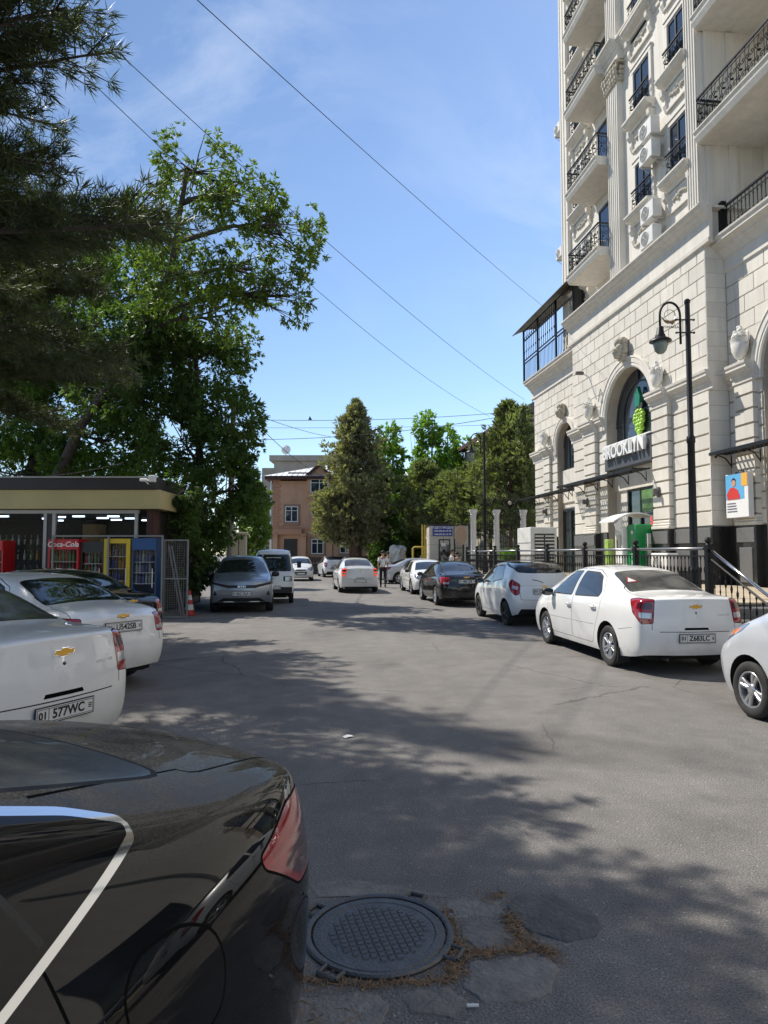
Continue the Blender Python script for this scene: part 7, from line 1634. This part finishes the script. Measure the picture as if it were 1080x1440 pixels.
# gable with its round-topped window
gx, gz0, gz1 = hx(449), hz(690), hz(657)
q = MB(); q.prism([(gx - 1.05, hz(700)), (gx + 1.05, hz(700)), (gx + 1.05, hz(671)), (gx, gz1), (gx - 1.05, hz(671))], 'y', -.35, 3); q.obj('gable', M_terra, hs)
for sg in (-1, 1): q = MB(); q.prism([(gx, gz1 + .02), (gx + sg * 1.35, hz(675)), (gx + sg * 1.35, hz(675) + .22), (gx, gz1 + .3)], 'y', -.6, 4.2); q.obj('gable_roof', M_roofm if 0 else M_maroon, hs)
def win(px0, px1, py0, py1, parent=None, y=-.05, hood=True):
    x0, x1, z0, z1 = hx(px0), hx(px1), hz(py1), hz(py0); f = MB(); t_ = .07
    for a, b, c, d in ((x0, x0 + t_, z0, z1), (x1 - t_, x1, z0, z1), ((x0 + x1) / 2 - .035, (x0 + x1) / 2 + .035, z0, z1)): f.box(a, b, y - .04, y + .06, c, d)
    for a, b in ((z0, z0 + t_), (z1 - t_, z1), (z1 - (z1 - z0) * .3, z1 - (z1 - z0) * .3 + .05)): f.box(x0, x1, y - .035, y + .055, a, b)
    w_ = f.obj('window', M_wwhite, hs); q = MB(); q.box(x0 + .03, x1 - .03, y + .01, y + .03, z0 + .03, z1 - .03); q.obj('pane', M_win, w_)
    if hood: q = MB(); q.bbox(x0 - .15, x1 + .15, y - .03, y + .04, z1 + .02, z1 + .16, .02); q.bbox(x0 - .15, x0 - .02, y - .03, y + .04, z0 - .15, z1 + .02, .02); q.bbox(x1 + .02, x1 + .15, y - .03, y + .04, z0 - .15, z1 + .02, .02); q.bbox(x0 - .15, x1 + .15, y - .05, y + .04, z0 - .28, z0 - .02, .02); q.obj('surround', mat('terracotta_pale', (.36, .22, .16), .9), w_)
win(401, 419, 712, 734); win(438, 447, 712, 724, hood=False); win(438, 455, 758, 779); win(478, 494, 763, 778); win(437, 462, 674, 693, y=-.42, hood=False); win(500, 518, 712, 734); win(525, 540, 760, 779)
q = MB(); q.box(hx(399.5), hx(418), -.08, .04, 0, hz(758)); dr = q.obj('door', mat('brown_door', (.035, .028, .024), .6), hs); q = MB(); q.ball((hx(408), -.12, 1.9), .06, 8, 5); q.obj('handle', M_steel, dr)
for a, b in ((385, 391), (424, 431)): hb('porch_pillar', M_terra, hx(a), hx(b), -.35, .02, 0, hz(752)); hb('porch_capital', M_terra2, hx(a) - .05, hx(b) + .05, -.45, .02, hz(755), hz(750.5), bev=.02)
q = MB(); q.tube([(.12, -.1, hz(676)), (.12, -.1, 0)], .07, 8); q.obj('downpipe', M_roofm, hs)
# concrete block behind
gb = thing('concrete_block', 'pale grey concrete building rising behind the red-brown house roof', 'building', kpos(u0(382, 80), 80), FACE); M_conc = mat('old_concrete', (.36, .33, .28), .9, var=.12, scale=.7, dirt=(.2, .18, .15), dscale=.5, damt=.5)
q = MB(); q.box(.2, 9, 0, 10, 0, CAMH + (778 - 648) * 80 / 960); q.obj('wall', M_conc, gb); q = MB(); q.box(-.3, 9.2, -.4, 10.2, 12.55, 13.2); q.obj('parapet', M_conc, gb); q = MB(); q.box(-1.3, .2, .5, 9, 0, 11.8); q.obj('stair_wall', M_conc, gb)
q = MB(); q.lathe([(.02, 0), (.35, .05), (.55, .18)], (1.6, -.2, 13.9), 16, 'y'); q.tube([(1.6, -.1, 13.1), (1.6, -.1, 13.9)], .05, 6); q.obj('satellite_dish', M_roofm, gb)
# grey flats beyond the left trees
gc = thing('grey_flats', 'grey block of flats seen through the gap beside the red-brown house', 'building', kpos(u0(366, 95), 95), FACE); q = MB(); q.box(-3, 1.2, 0, 10, 0, 11.5); q.obj('wall', M_conc, gc)
for k in range(3):
    q = MB(); q.box(-.9, .3, -.1, 0, 4.5 + k * 2.6, 5.9 + k * 2.6); q.obj('window', M_win, gc)
# pale gate pillars beyond the crossover
for px, lb in ((331, 'cream wall pillar left of the brown door post behind the crossover'), (342, 'cream wall pillar right of the brown door post behind the crossover')):
    p = thing('wall_pillar', lb, 'pillar', kpos(u0(px, 30), 30), FACE, 'cream pillars under the trees'); q = MB(); q.bbox(-.15, .15, -.15, .15, 0, 2.5, .02); q.obj('shaft', mat('cream_wall', (.45, .40, .30), .85, var=.1), p); q = MB(); q.bbox(-.2, .2, -.2, .2, 2.5, 2.62, .02); q.obj('cap', mat('cream_wall', (0, 0, 0)), p)
# sales kiosk
kd = 40.0
ks = thing('sales_kiosk', 'small cream panelled sales kiosk with blue sign and two dark doors', 'kiosk', kpos(u0(604, kd), kd), FACE); M_panel = mat('cream_panel', (.52, .48, .41), .7, objvar=.05, var=.05); kw = (660 - 604) * kd / 960; kh = CAMH + (778 - 739) * kd / 960
def kb(name, m, *b, parent=None, bev=0):
    q = MB(); (q.bbox(*b, bev) if bev else q.box(*b)); return q.obj(name, m, parent or ks)
kb('wall', M_joint, .02, kw, .02, 2.6, 0, kh - .02); kb('roof', M_dkfas, -.08, kw + .1, -.08, 2.7, kh, kh + .07)
zs = [0, .55, 1.1, 1.65, 2.2, 2.72, kh]; dx0, dx1, dx2, dx3 = [(p - 604) * kd / 960 for p in (617, 633, 638.5, 652)]
for a, b in zip(zs, zs[1:]):
    for x0, x1 in ((0, dx0 - .02), (dx1 + .02, dx2 - .02), (dx3 + .02, kw)) if b < 2.6 else ((0, .8), (.82, 1.6), (1.62, kw)): kb('panel', M_panel, x0 + .006, x1 - .006, -.01, .05, a + .008, b - .008, bev=.006)
    kb('panel', M_panel, -.02, .03, .06, 2.5, a + .008, b - .008, bev=.006)
for a, b in ((dx0, dx1), (dx2, dx3)):
    d_ = kb('door', M_win, a, b, -.005, .03, .1, 2.52); f = MB()
    for x in (a + .03, b - .03): f.box(x - .03, x + .03, -.03, -.005, .1, 2.52)
    f.box(a, b, -.03, -.005, 2.46, 2.52); f.obj('door_frame', M_black, d_)
kb('notice', M_paper, dx0 + .12, dx0 + .4, -.035, -.03, 2.1, 2.3)
sx0, sx1 = [(p - 604) * kd / 960 for p in (608.5, 636)]; sg_ = kb('sign_board', mat('sign_blue', (.03, .05, .26), .45), sx0, sx1, -.06, -.015, CAMH + (778 - 754) * kd / 960, CAMH + (778 - 739.5) * kd / 960)
for k, (t_, s_) in enumerate((('ОТДЕЛ ПРОДАЖ', .165), ('+998 (99) 811 07 78', .12), ('+998 (99) 811 07 79', .12))): inst('lettering', text_mesh(t_, s_, M_white, .006, 'lettering', .004), sg_, ((sx0 + sx1) / 2, -.066, CAMH + (778 - 742.2 - k * 4.7) * kd / 960), (math.pi / 2, 0, 0))
# yellow gas pipes
gp = thing('gas_pipe', 'yellow gas pipe with riser pair and square loop beside the sales kiosk', 'pipe', kpos(u0(594, 41), 41), FACE); Myl = mat('pipe_yellow', (.50, .36, .05), .5); s_ = 41 / 960
q = MB(); q.tube([(0, 0, 0), (0, 0, CAMH + 40 * s_)], .05, 8); q.obj('riser', Myl, gp); q = MB(); q.tube([(.16, 0, 0), (.16, 0, CAMH + 40 * s_)], .04, 8); q.obj('riser', Myl, gp)
q = MB(); q.tube([(-.6, -.6, 0), (-.6, -.6, CAMH + 7 * s_), (-.5, -.6, CAMH + 8.5 * s_), (-.0, -.6, CAMH + 8.5 * s_), (.08, -.6, CAMH + 7 * s_), (.08, -.6, 0)], .055, 8); q.obj('loop', Myl, gp, smooth=True)
# white rock sculpture
sp_ = kpos(u0(557, 47), 47); sm = MB(); sm.ball((0, 0, 1.45), .5, 26, 22)
V = []
for p in sm.v:
    v = Vector(p) - Vector((0, 0, 1.45)); n_ = noise.noise(v * 3.1 + Vector((3, 1, 2))) * .42 + noise.noise(v * 7.5) * .22; q = v * (1 + n_ * 1.5); V.append((q.x * .95 + .12 * math.sin(q.z * 5), q.y * .8, q.z * 1.75 + 1.5))
sm.v = V; sr = thing('rock_sculpture', 'jagged white rock sculpture standing behind the walking man', 'sculpture', sp_); sm.obj('rock', mat('white_rock', (.62, .61, .58), .8, var=.25, scale=3, bump=.6, bscale=8), sr); q = MB(); q.bbox(-.5, .5, -.5, .5, 0, .6, .03); q.obj('pedestal', M_conc, sr)
# ---------------------------------------------------------------- wrought iron gate with white columns beyond the building
gy = 33.6
GTt = Grp('iron_gate', 'ornate wrought iron gate with arched crest between white columns', 'gate', (10, gy, TZ))
cols = (8.75, 9.95, 11.35)
for x in cols:
    c = MB(); c.lathe([(.2, 0), (.2, .15), (.15, .2), (.14, 2.75), (.17, 2.8), (.15, 2.84), (.21, 2.95), (.21, 3.05)], (x, gy, TZ), 14); GTt.part('column', c, mat('column_white', (.62, .63, .65), .5, var=.1, scale=5), smooth=40)
def iron(path, r=.018, n=5, nm='scroll'): c = MB(); c.tube(path, r, n); GTt.part(nm, c, M_iron)
for x0, x1 in zip(cols, cols[1:]):
    n = int((x1 - x0) / .11)
    for i in range(1, n): x = x0 + (x1 - x0) * i / n; t_ = (x - x0) / (x1 - x0); iron([(x, gy, TZ + .1), (x, gy, TZ + 2.35 + .55 * math.sin(math.pi * t_))], .012, 4, 'bar')
    iron([(x0 + (x1 - x0) * t_, gy, TZ + 2.4 + .6 * math.sin(math.pi * t_)) for t_ in np.linspace(0, 1, 12)], .04, 6, 'arch'); iron([(x0 + (x1 - x0) * t_, gy, TZ + 2.65 + .75 * math.sin(math.pi * t_)) for t_ in np.linspace(0, 1, 12)], .03, 6, 'arch')
    for z in (.15, 1.2, 2.3): iron([(x0, gy, TZ + z), (x1, gy, TZ + z)], .02, 5, 'rail')
    for k in range(4):
        for z in (.7, 1.75): cx = x0 + (x1 - x0) * (k + .5) / 4; iron([(cx + .13 * (1 - t_ / 10) * math.cos(t_), gy - .02, TZ + z + .3 * (1 - t_ / 10) * math.sin(t_)) for t_ in np.linspace(0, 8, 12)], .014, 4)
    cx = (x0 + x1) / 2; rs = np.random.default_rng(int(x0 * 10))
    for k in range(9): a = -1.2 + 2.4 * k / 8; iron([(cx, gy, TZ + 3.1), (cx + .35 * math.sin(a), gy, TZ + 3.4 + .1 * math.cos(a)), (cx + .5 * math.sin(a * 1.4), gy, TZ + 3.5 + .45 * math.cos(a))], .016, 4, 'crest')
GTt.part('crest_ornament', MB().ball((10.65, gy, TZ + 3.4), .1, 10, 6), M_orn2, smooth=True)
# narrow panel left of the gate
for x in (7.75, 8.5): iron([(x, gy, TZ), (x, gy, TZ + 3.5 - (x - 7.75) * 1.2)], .025, 5, 'post')
c = MB(); c.lathe([(.3, 0), (.3, .03)], (8.1, gy, TZ + 1.75), 18, 'y', sy=1.7); GTt.part('medallion', c, mat('medallion', (.36, .27, .2), .7))
# grass in a planter at the gate
pl = Grp('planter', 'low planter with tufts of green grass before the iron gate', 'planter', (8.3, 25.5, TZ)); m = MB(); m.bbox(7.7, 9.0, 25.3, 25.9, TZ, TZ + .6, .02); pl.part('box', m, M_conc); rs = np.random.default_rng(3)
P = np.column_stack([rs.uniform(7.75, 8.95, 260), rs.uniform(25.35, 25.85, 260), np.full(260, TZ + .58)]) - np.array((8.3, 25.5, TZ)); V, F = leaves(P, np.tile([0, 0, 1.0], (260, 1)), .42, .025, 5, .35, .1, 4); o = bpy.data.objects.new('grass', npmesh('grass', V, F, M_leafC)); link(o, pl.root)
# house with tiled roof behind the pines
rh = Grp('roofed_house', 'pale house with grey slate roof rising behind the pines beside the stone building', 'house', (14, 47, 0)); m = MB(); m.box(13.6, 20, 39.5, 55, 0, 10.3); rh.part('wall', m, mat('house_cream', (.46, .43, .35), .9, var=.1))
m = MB(); m.prism([(13.0, 10.25), (17.2, 12.6), (21, 10.25), (21, 10.1), (13.0, 10.1)], 'y', 39.0, 55.4); rh.part('roof', m, mat('slate_roof', (.13, .125, .12), .85, var=.3, scale=4))
m = MB(); m.box(12.95, 13.05, 39, 55.4, 10.02, 10.3); rh.part('gutter', m, M_maroon)
for k in range(3):
    m = MB(); m.box(13.55, 13.62, 40.6 + k * 4.5, 42.0 + k * 4.5, 7.2, 8.9); w_ = rh.part('window', m, M_win); m = MB(); m.box(13.5, 13.58, 40.5 + k * 4.5, 42.1 + k * 4.5, 7.05, 7.2); m.box(13.5, 13.58, 41.27 + k * 4.5, 41.33 + k * 4.5, 7.2, 8.9); rh.part('window_frame', m, M_wwhite, w_)
m = MB(); m.tube([(14.2, 40, 10.6), (14.2, 40, 12.3)], .02, 4); m.tube([(13.8, 40, 12.2), (14.6, 40, 12.0)], .012, 4); m.tube([(13.95, 40, 11.9), (14.45, 40, 11.8)], .012, 4); rh.part('aerial', m, M_iron)
# ================================================================ people
M_skin = mat('skin', (.42, .25, .17), .6); M_hair = mat('hair', (.012, .010, .009), .7)
def skinmesh(V, E, Rr, sub=2, root=0):
    me = bpy.data.meshes.new('sk'); me.from_pydata(V, E, []); o = bpy.data.objects.new('sk', me); COL.objects.link(o)
    md = o.modifiers.new('skin', 'SKIN'); md.use_smooth_shade = True; md.branch_smoothing = .4
    for i, r_ in enumerate(Rr): me.skin_vertices[0].data[i].radius = (r_, r_) if not hasattr(r_, '__len__') else r_
    me.skin_vertices[0].data[root].use_root = True
    s_ = o.modifiers.new('sub', 'SUBSURF'); s_.levels = sub; s_.render_levels = sub
    dg = bpy.context.evaluated_depsgraph_get(); out = bpy.data.meshes.new_from_object(o.evaluated_get(dg)); bpy.data.objects.remove(o); return out
def person(label, loc, rz, shirt, trousers, stride=.0, arms=((.1, 0), (.1, 0)), H_=1.74, bend=0.0, bald=False, sleeve=.55):
    """local +x is the way the person faces"""
    k = H_ / 1.74; root = thing('person', label, 'person', loc, rz, 'people in the street')
    bx = math.sin(bend)
    def T(z, x=0, y=0): return ((x + bx * max(0, z - .95) * 1.0) * k, y * k, (z if z < .95 else .95 + (z - .95) * math.cos(bend)) * k)
    V = [T(.95), T(1.12), T(1.30), T(1.42), T(1.50), T(1.58, .02), T(1.66, .025), T(1.72, .02)]; E = [(i, i + 1) for i in range(7)]; Rr = [(.15, .11), (.135, .10), (.16, .11), (.13, .09), .055, .075, .09, .06]
    def add(p, r_, prev): V.append(p); Rr.append(r_); E.append((prev, len(V) - 1)); return len(V) - 1
    legs = []; armsj = []
    for s_, st_ in ((1, stride), (-1, -stride)):
        h = add(T(.90, 0, .09 * s_), .09, 0); kn = add((T(.50)[0] + (st_ * .55 + .03) * k, .10 * s_ * k, .50 * k), .06, h); an = add(((st_ - (.08 if st_ < 0 else 0)) * k, .10 * s_ * k, (.09 + (.06 if st_ < 0 else 0)) * k), .042, kn); ft = add(((st_ + .14) * k, .11 * s_ * k, (.04 + (.02 if st_ < 0 else 0)) * k), .035, an); legs.append((h, kn, an, ft))
    for s_, (sw, el) in ((1, arms[0]), (-1, arms[1])):
        sh_ = add(T(1.42, 0, .18 * s_), .055, 3); e0 = Vector(V[sh_]) + Vector((math.sin(sw) * .28, .04 * s_, -math.cos(sw) * .28)) * k; e = add(tuple(e0), .042, sh_); w0 = e0 + Vector((math.sin(sw + el) * .25, .0, -math.cos(sw + el) * .25)) * k; wr = add(tuple(w0), .03, e)
        d = (w0 - e0).normalized(); pm = w0 + d * .06 * k; pa = add(tuple(pm), .034, wr)
        for fi, (off, ln_) in enumerate(((-.028, .07), (-.01, .085), (.01, .08), (.026, .062))): f1 = add(tuple(pm + Vector((off, 0, 0)) * k + d * ln_ * .6 * k), .0095, pa); add(tuple(pm + Vector((off + .012, 0, 0)) * k + d * ln_ * k), .008, f1)
        tb = add(tuple(w0 + d * .03 * k + Vector((.04, 0, 0)) * k), .0105, wr); add(tuple(w0 + d * .07 * k + Vector((.055, 0, 0)) * k), .009, tb); armsj.append((sh_, e, wr))
    body = inst('body', skinmesh(V, E, Rr), root); body.data.materials.clear(); body.data.materials.append(M_skin)
    # face: nose, ears
    hx_, hz_ = V[6][0], V[6][2]; f = MB(); f.ball((hx_ + .105 * k, 0, hz_ - .01), .018, 6, 5); f.ball((hx_, .09 * k, hz_ - .01), .022, 6, 5); f.ball((hx_, -.09 * k, hz_ - .01), .022, 6, 5); f.obj('face', M_skin, root, smooth=True)
    if not bald:
        h = MB(); h.ball((0, 0, 0), 1, 14, 9); h.v = [(hx_ - .012 + p[0] * .105 * k, p[1] * .098 * k, hz_ + .035 * k + p[2] * .088 * k * (1 if p[2] > 0 else (.9 if p[0] < .2 else .15))) for p in h.v]; h.obj('hair', M_hair, root, smooth=True)
    def cloth(name, ids, edges, grow, m, cut=None):
        mp = {a: i for i, a in enumerate(ids)}; vv = [V[a] for a in ids]; rr = [tuple(q + grow for q in (Rr[a] if hasattr(Rr[a], '__len__') else (Rr[a], Rr[a]))) for a in ids]; vv = [Vector(p) for p in vv]
        if cut:
            for a, b, t_ in cut: vv[mp[b]] = Vector(V[a]).lerp(Vector(V[b]), t_)
        me = skinmesh([tuple(p) for p in vv], [(mp[a], mp[b]) for a, b in edges], rr); me.materials.clear(); me.materials.append(m); inst(name, me, root)
    (a1, a2, a3), (b1, b2, b3) = armsj
    cloth('shirt', [0, 1, 2, 3, a1, a2, b1, b2], [(0, 1), (1, 2), (2, 3), (3, a1), (a1, a2), (3, b1), (b1, b2)], .022, shirt, [(a1, a2, .75), (b1, b2, .75)])
    l1, l2 = legs; cloth('trousers', [0, l1[0], l1[1], l1[2], l2[0], l2[1], l2[2]], [(0, l1[0]), (l1[0], l1[1]), (l1[1], l1[2]), (0, l2[0]), (l2[0], l2[1]), (l2[1], l2[2])], .016, trousers)
    for lg in legs: p, q = Vector(V[lg[2]]), Vector(V[lg[3]]); s_ = MB(); s_.tube([p + Vector((-.05, 0, -.045)), p + Vector((.02, 0, -.035)), q + Vector((0, 0, .0)), q + Vector((.04, 0, -.005))], [.04, .05, .045, .025], 8); s_.obj('shoe', M_black, root, smooth=True)
    return root, [root.matrix_basis @ Vector(V[a3]), root.matrix_basis @ Vector(V[b3])]
M_sw = mat('shirt_white', (.80, .79, .77), .85, var=.08); M_sb = mat('shirt_beige', (.46, .36, .26), .85); M_tr = mat('trousers_dark', (.02, .02, .022), .85); M_tg = mat('trousers_grey', (.08, .08, .085), .85)
px_, hands = person('man in white shirt and dark trousers walking away with a white plastic bag', (*W(u0(538.5, 34), 34), 0), math.pi / 2 - .1, M_sw, M_tr, .24, ((-.25, .1), (.12, .05)), 1.80)
bgm = MB(); bgm.ball((0, 0, -.33), .16, 12, 9); bgm.v = [(p[0] * .8, p[1] * .55, p[2] if p[2] < -.3 else -.3 + (p[2] + .3) * 1.2) for p in bgm.v]; bgm.tube([(0, 0, -.2), (.02, 0, -.02)], [.05, .012], 6); bag = thing('plastic_bag', 'white plastic bag held in the walking man\'s hand', 'bag', hands[1] - Vector((0, 0, .08))); bgm.obj('bag_body', mat('bag_white', (.68, .66, .66), .5, var=.15, scale=9), bag, smooth=True)
person('person in pale shirt walking just behind the man with the bag', (*W(u0(545.5, 39), 39), 0), math.pi / 2, mat('shirt_grey', (.60, .60, .58), .85), M_tr, -.2, ((.2, .1), (-.2, .1)), 1.76)
person('dark-haired person in white shirt standing at the sales kiosk door', (*W(u0(635, 37.5), 37.5), .0), -.4, M_sw, M_tg, 0, ((.5, .9), (.4, .8)), 1.88)
person('person in beige shirt bending forward beside the sales kiosk', (*W(u0(646, 36.5), 36.5), .0), math.pi / 2 + .4, M_sb, M_tg, 0, ((.6, .5), (.6, .5)), 1.78, bend=.35)
person('bald person whose head shows above the silver saloon', (*W(u0(568, 45), 45), 0), -math.pi / 2, mat('shirt_grey', (0, 0, 0)), M_tr, 0, ((.1, .1), (.1, .1)), 1.68, bald=True)
# ================================================================ overhead wires, pole, bird
M_wire = mat('cable', (.03, .03, .032), .7)
def wire(label, a, b, sag, r=.012, n=24):
    A, Bb = Vector(a), Vector(b); m = MB(); m.tube([tuple(A.lerp(Bb, t_) - Vector((0, 0, sag * 4 * t_ * (1 - t_)))) for t_ in np.linspace(0, 1, n)], r, 5)
    return tag(m.obj('overhead_wire', M_wire), label, 'wire', 'overhead wires across the sky')
wire('thick overhead cable crossing the sky from top to the caged balcony', pu(240, -60, 8.6), pu(768, 424, 30), .10, .007)
wire('overhead cable running from behind the pine down to the aerial of the roofed house', pu(40, -60, 12), pu(740, 560, 41), .5, .009)
wire('overhead cable from the broadleaf crown down towards the pines', pu(-40, -60, 12), pu(690, 584, 44), .9, .009)
wire('upper level wire strung across the street behind the conifer', pu(330, 588, 48), pu(760, 574, 48), .35, .018); wire('middle level wire strung across the street', pu(330, 600, 52), pu(700, 596, 52), .1, .014); wire('lower level wire strung across the street', pu(330, 617, 50), pu(730, 580, 46), .5, .02)
wire('short cable from the pole down to the red-brown house', pu(326, 560, 26.6), pu(452, 668, 57), .4, .016); wire('thin cable sagging from the pole to the conifer top', pu(326, 568, 26.6), pu(520, 615, 52), .5, .012)
wire('pale cable slung along the shop roof', pu(-20, 672, 19), pu(172, 650, 20), .15, .012)
po_ = thing('utility_pole', 'grey concrete utility pole standing among the leaves beside the shop', 'pole', (*W(u0(322, 26.6), 26.6), 0)); m = MB(); m.tube([(0, 0, 0), (.12, 0, CAMH + (778 - 545) * 26.6 / 960)], [.13, .095], 8); m.obj('shaft', mat('pole_concrete', (.24, .225, .20), .9, var=.15, scale=5), po_)
m = MB(); m.box(-.5, .7, -.03, .03, 7.4, 7.46); m.obj('crossarm', mat('pole_concrete', (0, 0, 0)), po_)
bd = thing('bird', 'tiny dark bird flying above the street left of the conifer top', 'bird', pu(435, 588, 40)); m = MB(); m.ball((0, 0, 0), .07, 8, 6); m.v = [(p[0] * 1.8, p[1] * .7, p[2] * .7) for p in m.v]; m.add([(-.05, 0, 0), (.08, 0, 0), (.0, .28, .12), (-.06, .2, .1)], [(0, 1, 2, 3)]); m.add([(-.05, 0, 0), (.08, 0, 0), (.0, -.28, .12), (-.06, -.2, .1)], [(0, 1, 2, 3)]); m.obj('body', M_black, bd)
